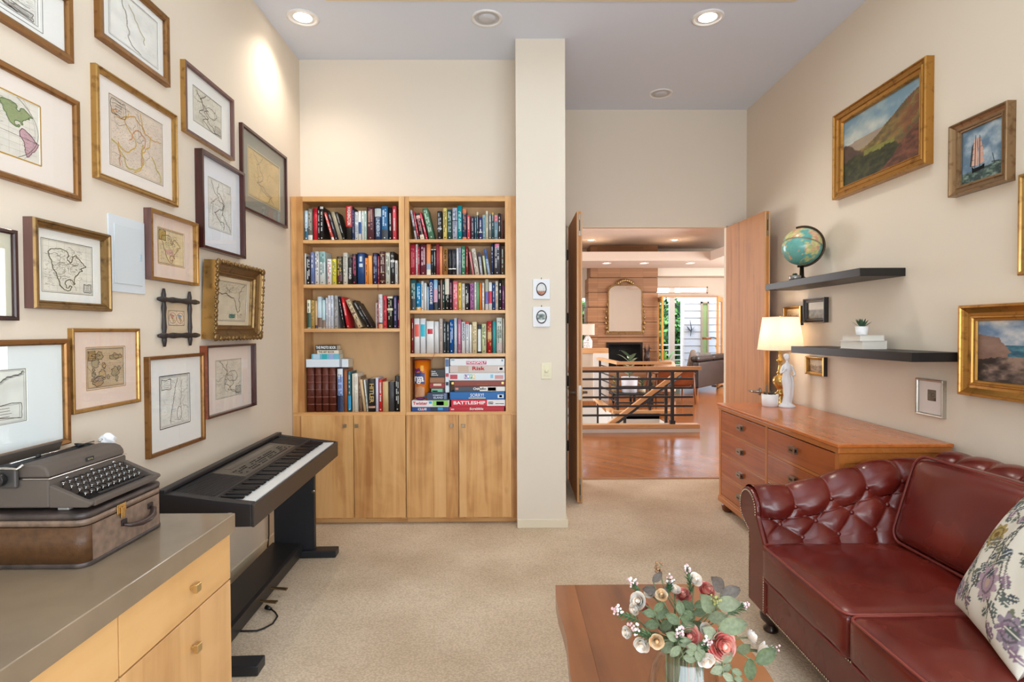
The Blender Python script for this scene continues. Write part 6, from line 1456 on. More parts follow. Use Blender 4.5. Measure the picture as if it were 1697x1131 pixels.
pb_('end_cheek', MB().prism(side, 0, .045, 'y'), M_pk, bev=.003); pb_('end_cheek', MB().prism(side, PL - .045, PL, 'y'), M_pk, bev=.003)
top = [(-.388, .7005), (-.165, .7005), (-.165, .742), (-.352, .766), (-.352, .764), (-.388, .768)]
pb_('top_case', MB().prism([(-.388, .7005), (-.168, .7005), (-.168, .741), (-.354, .763), (-.388, .767)], .0455, PL - .0455, 'y'), M_pk, bev=.002)
pb_('music_ledge', MB().box(-.390, .0, .768, -.356, PL, .786), M_pk, bev=.004)
def ctl(x, dz=.0): return .741 + (-.168 - x) / .186 * .022 + dz      # height of the sloping top
def slab(name, x0, x1, y0, y1, m, h=.0012, par=PI_):
    mb = MB(); mb.hexa([(x0, y0, ctl(x0)), (x1, y0, ctl(x1)), (x1, y1, ctl(x1)), (x0, y1, ctl(x0)), (x0, y0, ctl(x0, h)), (x1, y0, ctl(x1, h)), (x1, y1, ctl(x1, h)), (x0, y1, ctl(x0, h))]); return pb_(name, mb, m, par)
cp = slab('control_panel', -.345, -.19, PL * .28, PL * .82, mat((104, 96, 84), .4, .3))
slab('display_window', -.325, -.292, PL * .34, PL * .78, mat((44, 42, 44), .12, coat=.4), .002, cp)
slab('button_field', -.272, -.196, PL * .30, PL * .81, mat((92, 86, 76), .4, .3), .0016, cp)
g = random.Random(7); mb = MB()
for i in range(26):
    for j in range(4):
        if g.random() < .28: continue
        x = -.264 + .018 * j; y = PL * (.315 + .0187 * i); z = ctl(x, .0017); mb.box(x - .003, y - .006, z, x + .003, y + .006, z + .003)
stuff(pb_('button', mb, mat((40, 38, 38), .4), cp)); cp.children[-1].name = 'panel_buttons'
gm = MB()
for a, b in ((.05, PL * .27), (PL * .83, PL - .05)):
    for i in range(16): x = -.345 + .0105 * i; z = ctl(x); gm.hexa([(x, a, z), (x + .005, a, z - .0006), (x + .005, b, z - .0006), (x, b, z), (x, a, z + .0022), (x + .005, a, z + .0016), (x + .005, b, z + .0016), (x, b, z + .0022)])
stuff(pb_('speaker_slats', gm, M_pk))
pb_('key_felt', MB().box(-.1675, .046, .7015, -.1625, PL - .046, .738), M_black)
KW = (PL - .094) / 52
wk = MB().box(-.162, .0006, .704, -.0145, KW - .0006, .7235).mesh('white_key', [mat((232, 230, 226), .3)])
bk = MB().prism([(-.162, .726), (-.072, .726), (-.066, .731), (-.072, .7365), (-.162, .7385)], -.0055, .0055, 'y').mesh('black_key', [mat((24, 23, 25), .3)])
bk.transform(Matrix.Translation((0, 0, 0)))
for i in range(52):
    o = put('white_key', wk, PI_, .0008, 1, local=True); o.location = (0, .047 + i * KW, 0)
for i in range(51):
    if (i + 5) % 7 in (2, 6): continue
    o = put('black_key', bk, PI_, local=True); o.location = (0, .047 + (i + 1) * KW, 0)
for y in (.03, PL - .075):
    pb_('leg', MB().box(-.385, y, .03, -.14, y + .03, .6875).box(-.14, y - .003, .045, -.132, y + .033, .6875), mat((34, 35, 40), .45), bev=.002)
    pb_('foot', MB().box(-.40, y - .028, 0.001, .005, y + .058, .045), mat((30, 31, 36), .45), bev=.005)
pb_('knob', MB().ball((-.135, PL - .082, .42), (.012, .006, .012), 12, 8), M_steel)
bx = MB().prism([(-.395, .055), (-.395, .10), (-.225, .088), (-.205, .08), (-.21, .012), (-.39, .012)], .062, PL - .077, 'y')
pb_('pedal_board', bx, mat((38, 36, 36), .38), bev=.004)
for y in (PL * .43, PL * .54):
    mb = MB(); mb.hexa([(-.215, y - .008, .046), (-.12, y - .014, .036), (-.12, y + .014, .036), (-.215, y + .008, .046), (-.215, y - .008, .054), (-.12, y - .014, .044), (-.12, y + .014, .044), (-.215, y + .008, .054)])
    pb_('pedal', mb, mat((150, 122, 84), .3, .9), bev=.003)
# cord with plug from the pedals, and the thin wire up behind
c0 = hz(449, 1010, .02); c1 = hz(460, 1022, .006); c2 = hz(452, 1034, .006); c3 = hz(425, 1046, .006); c4 = hz(388, 1047, .006); c5 = hz(350, 1040, .006)
t = thing('power_cord', 'black cord with plug looping out under the piano pedals', 'cord', (c2.x, c2.y, 0))
MB().tube([c0, (c0 + c1) / 2 + Vector((.004, 0, .002)), c1, c2, (c2 + c3) / 2 + Vector((.0, -.012, 0)), c3, c4, c5], .0042, 8).build('cable', mat((22, 21, 22), .5), t)
MB().tube([c0 + Vector((-.03, .012, .004)), c0], [.012, .008], 10).build('plug', mat((22, 21, 22), .45), t)
w0 = hx(446, 858, XL + .012); w1 = hx(438, 905, XL + .012)
t = thing('wall_wire', 'thin black wire running down the wall behind the piano', 'cord', (XL + .006, w0.y, .3))
MB().tube([(XL + .008, w0.y + .02 * (1 - k / 9), .70 - .69 * k / 9) if k < 9 else (XL + .02, w0.y - .05, .004) for k in range(10)], .004, 8).build('wire', mat((26, 24, 24), .5), t)

# ================================================================ chesterfield sofa
def leather():
    m, t, p = base('oxblood_leather'); N = t.nodes; L = t.links
    tc = N.new('ShaderNodeTexCoord'); n = N.new('ShaderNodeTexNoise'); n.inputs['Scale'].default_value = 3.0; n.inputs['Detail'].default_value = 3; n.inputs['Distortion'].default_value = 0
    L.new(tc.outputs['Object'], n.inputs['Vector']); rp = N.new('ShaderNodeValToRGB'); L.new(n.outputs[0], rp.inputs[0]); cr = rp.color_ramp
    cr.interpolation = 'EASE'; cr.elements[0].position = .2; cr.elements[1].position = .8; cr.elements.new(.5)
    cr.elements[0].color = lin((84, 22, 17)); cr.elements[1].color = lin((102, 29, 21)); cr.elements[2].color = lin((140, 58, 42))
    L.new(rp.outputs[0], p.inputs['Base Color'])
    n2 = N.new('ShaderNodeTexVoronoi'); n2.inputs['Scale'].default_value = 320; L.new(tc.outputs['Object'], n2.inputs['Vector'])
    n3 = N.new('ShaderNodeTexNoise'); n3.inputs['Scale'].default_value = 7; n3.inputs['Detail'].default_value = 1; n3.inputs['Distortion'].default_value = 0; L.new(tc.outputs['Object'], n3.inputs['Vector'])
    b1 = N.new('ShaderNodeBump'); b1.inputs['Strength'].default_value = .03; b1.inputs['Distance'].default_value = .001; L.new(n2.outputs[0], b1.inputs['Height'])
    b2 = N.new('ShaderNodeBump'); b2.inputs['Strength'].default_value = .07; b2.inputs['Distance'].default_value = .02; L.new(n3.outputs[0], b2.inputs['Height']); L.new(b1.outputs[0], b2.inputs['Normal'])
    L.new(b2.outputs[0], p.inputs['Normal'])
    r2 = N.new('ShaderNodeMapRange'); r2.inputs['To Min'].default_value = .18; r2.inputs['To Max'].default_value = .34; L.new(n.outputs[0], r2.inputs['Value']); L.new(r2.outputs[0], p.inputs['Roughness'])
    p.inputs['Specular IOR Level'].default_value = .62
    return m
M_lea = leather()
M_nail = mat((206, 192, 168), .25, 1, name='nail_head')
fc = hz(1248, 998, .13)
SFX, SFY = 1.175, 2.725           # front plane of the arm, far side of the sofa
SF = thing('sofa', 'tufted oxblood leather chesterfield sofa in front of the dresser', 'sofa', (1.7, 1.6, 0))
SNY = .42                          # near end, outside the view
def tuft(p, q, rows, deep=.03):
    """bulge of a deep-buttoned hide at lattice coordinates p (pitches along) and q (rows up)"""
    a = p + q / 2; b = p - q / 2
    d = abs(math.sin(math.pi * a) * math.sin(math.pi * b)) ** .45 * deep
    pleat = abs(math.sin(math.pi * (p if rows % 2 == 0 else p + .5))) ** .5 * deep * .9
    return d, pleat
AX0, AX1 = SFX + .012, 2.19; pitch = .168; xb = hy(1296, 851, 2.60).x
def atop(x): 
    t_ = min(1, max(0, (x - 1.28) / .62)); return .665 + .125 * t_ * t_ * (3 - 2 * t_)
def arm_pt(u, v, grow=0.0):
    x = AX0 + (AX1 - AX0) * u; zt = atop(x); rr = .094; cyy, czz = 2.735, zt - rr
    L1 = .22; L2 = rr * R(232); s_ = v * (L1 + L2)
    y0, z0 = 2.555, .43; a0 = R(196); ya, za = cyy + rr * math.cos(a0), czz + rr * math.sin(a0)
    if s_ < L1:
        t_ = s_ / L1; y = y0 + (ya - y0) * (t_ ** 1.25); z = z0 + (za - z0) * t_; ny, nz = -math.cos(R(18)), math.sin(R(18)); q = (s_ - .085) / .092
    else:
        a = a0 - (s_ - L1) / rr; y, z = cyy + rr * math.cos(a), czz + rr * math.sin(a); ny, nz = math.cos(a), math.sin(a); q = (s_ - .085) / .092
    p = (x - xb) / pitch + .5
    d, pl = tuft(p, q, 0, .025)
    if q < 0: k = max(0.0, 1 + q * 1.0); e = pl * (.5 + .5 * k) if q < -.0 else d; d2 = abs(math.sin(math.pi * p)) ** .45 * .025; d = d2
    if q > 2.0: d2 = abs(math.sin(math.pi * p)) ** .4 * .022; d = d2 * max(0, 1 - max(0, q - 3.2))
    fade = min(1, u / .05) * 1.0; d = d * fade + .014 * (1 - fade)
    return (x, y + ny * (d + grow), z + nz * (d + grow))
mb = MB(); mb.grid(arm_pt, 150, 84, 0, True)
def close_back(mbx): return mbx
MB_arm = mb.build('arm', M_lea, SF)
# buttons of the arm
bt = MB().lathe([(.0, .009), (.006, .008), (.0105, .004), (.011, .0)], n=12).mesh('button', [M_lea])
def put_button(P, N):
    o = put('button', bt, SF); z = Vector(N).normalized(); o.matrix_basis = Matrix.Translation(P) @ z.to_track_quat('Z', 'Y').to_matrix().to_4x4(); return o
Ltot = .22 + .094 * R(232)
for row_, off in ((0, 0), (1, .5), (2, 0)):
    for i in range(7):
        x = xb + (i - 1 + (0.5 if row_ != 1 else 0)) * pitch
        if not (AX0 + .05 < x < AX1 - .12): continue
        v = (.085 + .092 * row_) / Ltot; u = (x - AX0) / (AX1 - AX0)
        p0 = Vector(arm_pt(u, v)); n_ = (Vector(arm_pt(u, v, .02)) - p0); put_button(p0 + n_ * .15, n_)
# outer side of the arm, arm front with scroll
MB().prism([(2.60, .13), (2.725, .13), (2.735, .52), (2.70, .56), (2.60, .5)], AX0 + .002, 2.2, 'x').build('arm_outer', M_lea, SF, .006)
sc_ = [(2.548, .13), (2.548, .43)] + [(2.735 + .1 * math.cos(R(a)), .571 + .097 * math.sin(R(a))) for a in range(190, -62, -14)] + [(2.735, .47), (2.727, .42), (2.727, .13)]
MB().prism(sc_, SFX - .006, AX0 + .03, 'x').build('arm_front', M_lea, SF, .008, 3)
nl = MB(); 
def nails(path, n, ax='x'):
    P = [Vector(p) for p in path]; Ls = [0]
    for a, b in zip(P[:-1], P[1:]): Ls.append(Ls[-1] + (b - a).length)
    for i in range(n):
        s_ = Ls[-1] * i / max(1, n - 1); k = 0
        while k < len(P) - 2 and Ls[k + 1] < s_: k += 1
        f = (s_ - Ls[k]) / max(1e-6, Ls[k + 1] - Ls[k]); c_ = P[k].lerp(P[k + 1], f); nl.ball(c_, (.0032, .0046, .0046), 6, 4)
xf_ = SFX - .0075
nails([(xf_, y, z) for y, z in [(2.717, .15), (2.717, .42), (2.722, .47)] + [(2.735 + .086 * math.cos(R(a)), .571 + .083 * math.sin(R(a))) for a in range(-50, 190, 14)]], 62)
nails([(xf_, 2.56, .15), (xf_, 2.56, .42)], 24)
nails([(SFX - .0005, 2.54, .142), (SFX - .0005, SNY, .142)], 160); nails([(SFX - .0005, 2.54, .292), (SFX - .0005, SNY, .292)], 160)
stuff(nl.build('nail_heads', M_nail, SF))
# seat rail, back, near arm
MB().box(SFX + .002, SNY, .13, 2.2, 2.6, .30).build('seat_rail', M_lea, SF, .01, 3)
def cushion(x0, x1, y0, y1, z0, z1, r, crown, name, n=14, wr=0.0, seed=0):
    mb = MB(); c = ((x0 + x1) / 2, (y0 + y1) / 2, (z0 + z1) / 2); h = ((x1 - x0) / 2, (y1 - y0) / 2, (z1 - z0) / 2); g = random.Random(seed)
    ph = [g.uniform(0, 6) for _ in range(6)]
    def pt(p):
        q = [max(-(h[i] - r), min(h[i] - r, p[i])) for i in range(3)]; d = Vector([p[i] - q[i] for i in range(3)])
        o = Vector(q) + (d.normalized() * r if d.length > 1e-9 else Vector((0, 0, 0)))
        u, v, w_ = o[0] / h[0], o[1] / h[1], o[2] / h[2]
        o[2] += crown * w_ * max(0, 1 - u * u) * max(0, 1 - v * v); k = max(0, 1 - w_ * w_)
        o[0] += crown * .5 * u * k * max(0, 1 - v * v); o[1] += crown * .5 * v * k * max(0, 1 - u * u)
        if wr: o += d.normalized() * 0 + Vector((0, 0, wr * (math.sin(9 * v + 4 * u + ph[0]) * math.sin(5 * u - 3 * v + ph[1]))))
        return Vector(c) + o
    for ax in range(3):
        for sg in (-1, 1):
            a, b = [(1, 2), (2, 0), (0, 1)][ax]
            def fn(u, v):
                p = [0, 0, 0]; p[ax] = sg * h[ax]; e = lambda t_: (math.sin((t_ - .5) * math.pi) + (t_ - .5) * 2 * .6) / 1.6
                p[a] = e(u if sg > 0 else 1 - u) * h[a]; p[b] = e(v) * h[b]; return pt(p)
            mb.grid(fn, n, n, 0, True)
    return mb
def piping(x0, x1, y0, y1, z, r, crown, pr):
    P = rrect(x0, y0, x1, y1, r * 1.3, 5); P.append(P[0]); return MB().tube([(x, y, z) for x, y in P], pr, 8, cap=False)
CY = [(1.908, 2.556), (1.262, 1.904), (.62, 1.258)]
for i, (a, b) in enumerate(CY):
    x1c = 1.90
    c_ = cushion(SFX - .022, x1c, a, b, .295, .462, .03, .022, 'seat', 14, .004, i).build('seat_cushion', M_lea, SF)
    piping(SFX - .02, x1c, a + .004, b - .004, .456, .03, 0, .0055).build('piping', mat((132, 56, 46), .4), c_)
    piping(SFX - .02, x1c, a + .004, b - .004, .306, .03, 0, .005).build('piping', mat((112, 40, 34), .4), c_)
# back: frame and rolled, buttoned top
def back_pt(u, v):
    y = 2.74 - (2.74 - SNY) * u; p = y / .17; rr = .088; zt = .842 - .03 * (2 * abs(u - .45)) ** 2; cx, cz = 2.165, zt - rr
    L1 = .32; s_ = v * (L1 + rr * R(215)); a0 = R(188)
    if s_ < L1: t_ = s_ / L1; x = 2.0 + (cx + rr * math.cos(a0) - 2.0) * t_; z = .44 + (cz + rr * math.sin(a0) - .44) * t_; nx, nz = -.95, .3
    else: a = a0 - (s_ - L1) / rr; x, z = cx + rr * math.cos(a), cz + rr * math.sin(a); nx, nz = math.cos(a), math.sin(a)
    q = (s_ - .1) / .11; d = abs(math.sin(math.pi * (p + q / 2)) * math.sin(math.pi * (p - q / 2))) ** .45 * .026
    if q > 2.6: d = abs(math.sin(math.pi * (p + .5 * (1)))) ** .4 * .022
    return (x + nx * d, y, z + nz * d)
MB().grid(back_pt, 190, 52, 0, True).build('back', M_lea, SF)
MB().box(2.10, SNY, .13, 2.235, 2.70, .70).build('back_frame', M_lea, SF, .01)
# near arm (beyond the view), same construction mirrored
M_ = Matrix.Translation((0, SNY * 1 + .12 + 2.6, 0)) @ Matrix.Diagonal((1, -1, 1, 1))
def arm2(u, v): x, y, z = arm_pt(u, v); return (x, .62 - (y - 2.555), z)
MB().grid(lambda u, v: arm2(1 - u, v), 90, 40, 0, True).build('arm', M_lea, SF)
MB().prism([(.62 - (y - 2.548), z) for y, z in sc_][::-1], SFX - .006, AX0 + .03, 'x').build('arm_front', M_lea, SF, .008, 3)
MB().box(AX0 + .01, .445, .13, 2.2, .58, .52).build('arm_outer', M_lea, SF, .01)
# loose back cushions leaning on the back
def back_cushion(y0, y1, seed):
    h = .395; mb = cushion(-.085, .085, y0, y1, -h / 2, h / 2, .055, .0, 'b', 16, 0, seed)
    g = random.Random(seed); ph = [g.uniform(0, 6) for _ in range(4)]
    Mx = Matrix.Translation((1.865, 0, .455 + h / 2)) @ Matrix.Rotation(R(17), 4, 'Y')
    for i, p in enumerate(mb.v):
        x, y, z = p; u = (y - (y0 + y1) / 2) / ((y1 - y0) / 2); v = z / (h / 2)
        k = max(0, 1 - u ** 4) * max(0, 1 - v ** 4); x += (1 if x > 0 else -1) * (.035 * k); x -= .004 * math.sin(5 * u + 3 * v + ph[0]) * math.sin(3 * v + ph[1]) * k
        z += .02 * max(0, v) * (1 - u * u); mb.v[i] = (x, y, z)
    mb.xf(Mx); o = mb.build('back_cushion', M_lea, SF)
    P = rrect(y0, -h / 2, y1, h / 2, .06, 5); P.append(P[0])
    for s_ in (-1, 1):
        MB().tube([(s_ * .07 - .0, a, b + (.02 * max(0, b / (h / 2)) * (1 - ((a - (y0 + y1) / 2) / ((y1 - y0) / 2)) ** 2))) for a, b in P], .0065, 8, cap=False).xf(Mx).build('piping', mat((118, 46, 40), .4), o)
back_cushion(1.60, 2.545, 3); back_cushion(.66, 1.595, 4)
def bun(x, y):
    MB().lathe([(.028, 0), (.034, .006), (.034, .016), (.02, .03), (.022, .036), (.046, .06), (.05, .085), (.036, .105), (.03, .1295)], (x, y, 0), 24).build('leg', mat((52, 34, 28), .3, coat=.3), SF)
for x in (SFX + .075, 2.12):
    for y in (2.66, .5): bun(x, y)
# floral throw pillow
def pillow():
    n = 110; S_ = .235
    def pt(u, v, s_):
        a, b = 2 * u - 1, 2 * v - 1; k = ((1 - a * a) * (1 - b * b)) ** .42; pinch = 1 - .06 * (a * a * b * b) ** .5
        edge = 1 - .05 * (1 - abs(a)) * abs(b) ** 3 - .0
        return (a * S_ * (1 - .06 * (1 - b * b)) * .98 , b * S_ * (1 - .06 * (1 - a * a)), s_ * .085 * k + .004 * math.sin(9 * a + 4 * b) * k)
    mb = MB(); mb.grid(lambda u, v: pt(u, v, 1), n, n, 0, True); nv = len(mb.v); mb.grid(lambda u, v: pt(1 - u, v, -1), 30, 30, 0, True)
    me = mb.mesh('cover', [attr_mat('printed_linen', .9, .15, .25, 500)])
    v = np.array(mb.v); X, Y = v[:, 0], v[:, 1]; c = np.tile(np.array((224, 218, 204.)), (len(v), 1)); g = random.Random(12)
    def blob(cx, cy, r, col, pet=6, amp=.3, core=None):
        nonlocal c
        dx, dy = X - cx, Y - cy; rr = np.hypot(dx, dy); a = np.arctan2(dy, dx); R_ = r * (1 - amp + amp * np.abs(np.cos(a * pet / 2)))
        m_ = rr < R_; ring = (np.sin(rr / r * 14) > .55) & m_
        c = np.where(m_[:, None], np.array(col, float), c); c = np.where(ring[:, None], np.array(col, float) * .72, c)
        if core is not None: c = np.where((rr < r * .25)[:, None], np.array(core, float), c)
    def leaf(cx, cy, a, L, w_, col):
        nonlocal c
        dx, dy = X - cx, Y - cy; s_ = dx * math.cos(a) + dy * math.sin(a); t_ = -dx * math.sin(a) + dy * math.cos(a)
        k = np.clip(s_ / L, 0, 1); m_ = (s_ > 0) & (s_ < L) & (np.abs(t_) < w_ * np.sin(np.pi * k) * (1 + .35 * np.sin(s_ / L * 26)))
        c = np.where(m_[:, None], np.array(col, float), c); c = np.where((m_ & (np.abs(t_) < .0014))[:, None], np.array((224, 218, 204.)), c)
    def stem(x, y, a, n_, col):
        nonlocal c
        for _ in range(n_):
            a += g.uniform(-.35, .35); x2, y2 = x + .016 * math.cos(a), y + .016 * math.sin(a)
            dx, dy = x2 - x, y2 - y; t_ = np.clip(((X - x) * dx + (Y - y) * dy) / (dx * dx + dy * dy), 0, 1); d = np.hypot(X - x - t_ * dx, Y - y - t_ * dy)
            c = np.where((d < .0028)[:, None], np.array(col, float), c)
            if g.random() < .4: leaf(x2, y2, a + g.choice((-1, 1)) * g.uniform(.6, 1.3), g.uniform(.03, .055), .011, g.choice([(84, 92, 96), (96, 106, 100), (120, 124, 104)]))
            x, y = x2, y2
    for _ in range(22): stem(g.uniform(-.24, .24), g.uniform(-.24, .24), g.uniform(0, 6.3), 9, (92, 88, 82))
    for cx, cy, r, col, pet, core in ((-.1, .06, .045, (168, 146, 92), 8, (120, 92, 50)), (.02, -.07, .06, (176, 152, 164), 10, (196, 172, 156)), (.14, .12, .05, (160, 110, 70), 8, None), (-.16, -.16, .04, (176, 158, 168), 8, None), (.17, -.14, .05, (152, 138, 150), 9, None), (-.04, .2, .04, (90, 100, 108), 7, None), (-.2, .16, .035, (176, 130, 96), 7, None)): blob(cx, cy, r, col, pet, .3, core)
    for _ in range(34): leaf(g.uniform(-.24, .24), g.uniform(-.24, .24), g.uniform(0, 6.3), g.uniform(.04, .07), .014, g.choice([(78, 88, 98), (92, 100, 96), (118, 112, 96), (140, 116, 132)]))
    paint_verts(me, c); return me
fh = Vector((-.93, .37, 0)).normalized(); uu_ = Vector((fh.y * -1, fh.x, 0)); sl, cl = math.sin(R(27)), math.cos(R(27)); vv_ = -fh * sl + Vector((0, 0, cl)); ww_ = fh * cl + Vector((0, 0, sl))
pM = Matrix((uu_, vv_, ww_)).transposed().to_4x4(); pc_ = Vector((1.55, 1.925, .49)) + uu_ * .225 + vv_ * .225; pM.translation = pc_
PW = thing('throw_pillow', 'cream throw pillow with grey and mauve floral print on the sofa', 'pillow', M=pM)
put('cover', pillow(), PW, local=True)

# ================================================================ coffee table
TT = .45
ta = hz(921, 970, TT); TX0, TX1, TY1_, TY0_ = ta.x - .003, hz(1283, 1131, TT).x, ta.y, .86
CTb = thing('coffee_table', 'live-edge walnut coffee table holding the glass vase', 'table', ((TX0 + TX1) / 2, (TY0_ + TY1_) / 2, 0))
Wt = [wood([(78, 42, 22), (130, 76, 42), (150, 92, 52)], 'y', .3, .8, .35, 12, .6, 'walnut_board', .7), wood([(94, 52, 28), (146, 88, 50), (166, 106, 62)], 'y', .3, .8, .35, 10, .3, 'walnut_board', .7), wood([(108, 62, 34), (156, 98, 58), (174, 116, 70)], 'y', .3, .8, .35, 10, 0, 'walnut_board', .7)]
xs = [TX0, TX0 + .075, TX0 + .31, TX0 + .44, TX1]
for i in range(4):
    a, b = xs[i], xs[i + 1]; m_ = Wt[(1, 0, 1, 2)[i]]; n_ = 14; P = []
    for k in range(n_ + 1): P.append((b - .0001 + (.006 * math.sin(k * 1.7) if i == 3 else 0), TY0_ + (TY1_ - TY0_) * k / n_))
    for k in range(n_, -1, -1): P.append((a + .0001 + (.005 * math.sin(k * 1.3 + 1) if i == 0 else 0), TY0_ + (TY1_ - TY0_) * k / n_))
    MB().prism(P, TT - .055, TT - (.0003 if i % 2 else 0), 'z').build('board', m_, CTb, .0006)
for y in (TY0_ + .1, TY1_ - .16):
    for x0, x1 in ((TX0 + .05, TX0 + .09), (TX1 - .09, TX1 - .05)): MB().box(x0, y, 0.001, x1, y + .06, TT - .0555).build('leg', mat((34, 32, 32), .4, .6), CTb, .003)
    MB().box(TX0 + .05, y, .0012, TX1 - .05, y + .06, .02).build('foot_bar', mat((34, 32, 32), .4, .6), CTb, .002)

# ================================================================ vase of flowers
VY = 1.30; vc = hy(1134, 1080, VY); VX = vc.x; zr = vc.z + .004
VS = thing('glass_vase', 'clear round glass vase of pink and white flowers on the coffee table', 'vase', (VX, VY, TT))
hv = zr - TT
vp = [(.045, .002), (.062, .006), (.078, .05), (.084, hv * .42), (.083, hv * .62), (.072, hv * .84), (.058, hv * .95), (.054, hv), (.0565, hv + .004)]
MB().lathe([(0, .002)] + vp, (VX, VY, TT), 40, cap=False).lathe([(r0 - .004, z0) for r0, z0 in vp], (VX, VY, TT), 40, 0, cap=False).build('vessel', glass_mat('vase_glass', (.97, .98, .98), 1.6), VS)
MB().tube([(VX + .0555 * math.cos(R(a)), VY + .0555 * math.sin(R(a)), zr + .003) for a in range(0, 361, 12)], .0022, 8, cap=False).build('rim', M_glass, VS)
MB().lathe([(0, .0035), (.06, .008), (.076, .05), (.079, .09)], (VX, VY, TT), 32, cap=False).build('water', glass_mat('water', (.93, .97, .96)), VS)
def bz(x, y): return (900 + x * .2475, 920 + y * .2475)
M_stem = mat((108, 116, 80), .6); M_lf = [mat((112, 121, 92), .6, var=.12), mat((84, 97, 66), .6, var=.16), mat((130, 136, 110), .6, var=.1), mat((98, 88, 80), .6, var=.15)]
def petal_ball(r, layers, seed, open_=.5):
    """rings of cupped petals round an axis +z: the inner ones stand tall, the outer ones are lower and spread"""
    g = random.Random(seed); mb = MB(); K = layers
    mb.ball((0, 0, -.05 * r), (.3 * r, .3 * r, .55 * r), 8, 6, 0)
    for k in range(K):
        f = (k + .6) / K; n_ = 3 if k == 0 else (4 if k < 3 else 5); off = g.uniform(0, 6.28)
        for i in range(n_):
            a0 = off + 2 * math.pi * i / n_ + g.uniform(-.12, .12); hw_ = math.pi / n_ * 1.32; s_ = g.uniform(.93, 1.07)
            Rr = r * (.20 + .84 * f) * s_; zt = r * (.70 - (.45 + .5 * open_) * f ** 1.4) * g.uniform(.9, 1.1); curl = r * .10 * (.4 + f) * (.5 + open_)
            def fn(u, v, a0=a0, hw_=hw_, Rr=Rr, zt=zt, curl=curl):
                e = 2 * u - 1; vv = v * (1 - .20 * abs(e) ** 2.6)
                rad = r * .12 + (Rr - r * .12) * math.sin(min(1, vv * 1.02) * math.pi / 2) ** .8 + curl * max(0, vv - .72) * 3.2 - r * .05 * abs(e) * (i % 2)
                z = -.62 * r + (zt + .62 * r) * vv ** 1.25 - curl * .5 * max(0, vv - .8) * 4
                a = a0 + e * hw_ * (.35 + .65 * math.sin(math.pi * min(.62, .12 + .55 * v)))
                return (rad * math.cos(a), rad * math.sin(a), z)
            mb.grid(fn, 7, 6, 1 if (k + i) % 2 else 0, True)
    return mb
PINK = [mat((240, 176, 160), .6, name='petal', var=.1, vscale=40), mat((222, 122, 116), .6, name='petal', var=.12, vscale=40)]
WHTP = [mat((244, 226, 208), .6, name='petal', var=.05, vscale=40), mat((246, 240, 234), .6, name='petal', var=.05, vscale=40)]
CRMP = [mat((228, 190, 144), .6, name='petal', var=.1, vscale=40), mat((234, 214, 182), .6, name='petal', var=.08, vscale=40)]
NECK = {}
def neck(i):
    k = NECK.setdefault(i, len(NECK)); a = k * 2.39996; r_ = .047 * math.sqrt((k + .5) / 44); return Vector((VX + r_ * math.cos(a), VY + r_ * math.sin(a), zr))
def flower(u, v, ru, kind, Y, label, aim, i):
    px, py = bz(u, v); P = hy(px, py, Y); r_ = ru * .2475 * Y / F * 1.16
    t = thing({'pink': 'ranunculus', 'white': 'white_rose', 'cream': 'cream_rose'}[kind], label, 'flower', P, 0, 'flowers in the glass vase')
    ax = Vector(aim).normalized(); Q = ax.to_track_quat('Z', 'Y').to_matrix().to_4x4()
    mb = petal_ball(r_, 6 if kind == 'pink' else (5 if kind == 'cream' else 4), i, .75 if kind == 'pink' else (.55 if kind == 'cream' else .3)); mb.xf(Matrix.Translation(P) @ Q); mb.build('petals', {'pink': PINK, 'white': WHTP, 'cream': CRMP}[kind], t)
    mb = MB(); nk = neck(i); b = P - ax * r_ * .55; mid = nk.lerp(b, .55) + Vector((0, 0, .012)); bot = Vector((VX + (nk.x - VX) * .9, VY + (nk.y - VY) * .9, TT + .03))
    mb.tube([bot, nk, mid, b], [.0022, .0024, .0022, .002], 6); mb.build('stem', M_stem, t)
    mb = MB()
    for k in range(5): a = k * 1.257; blade((0, 0, -r_ * .6), (math.cos(a), math.sin(a), .5), r_ * .7, r_ * .22, .4, mb=mb)
    mb.xf(Matrix.Translation(P) @ Q); mb.build('sepals', M_lf[1], t)
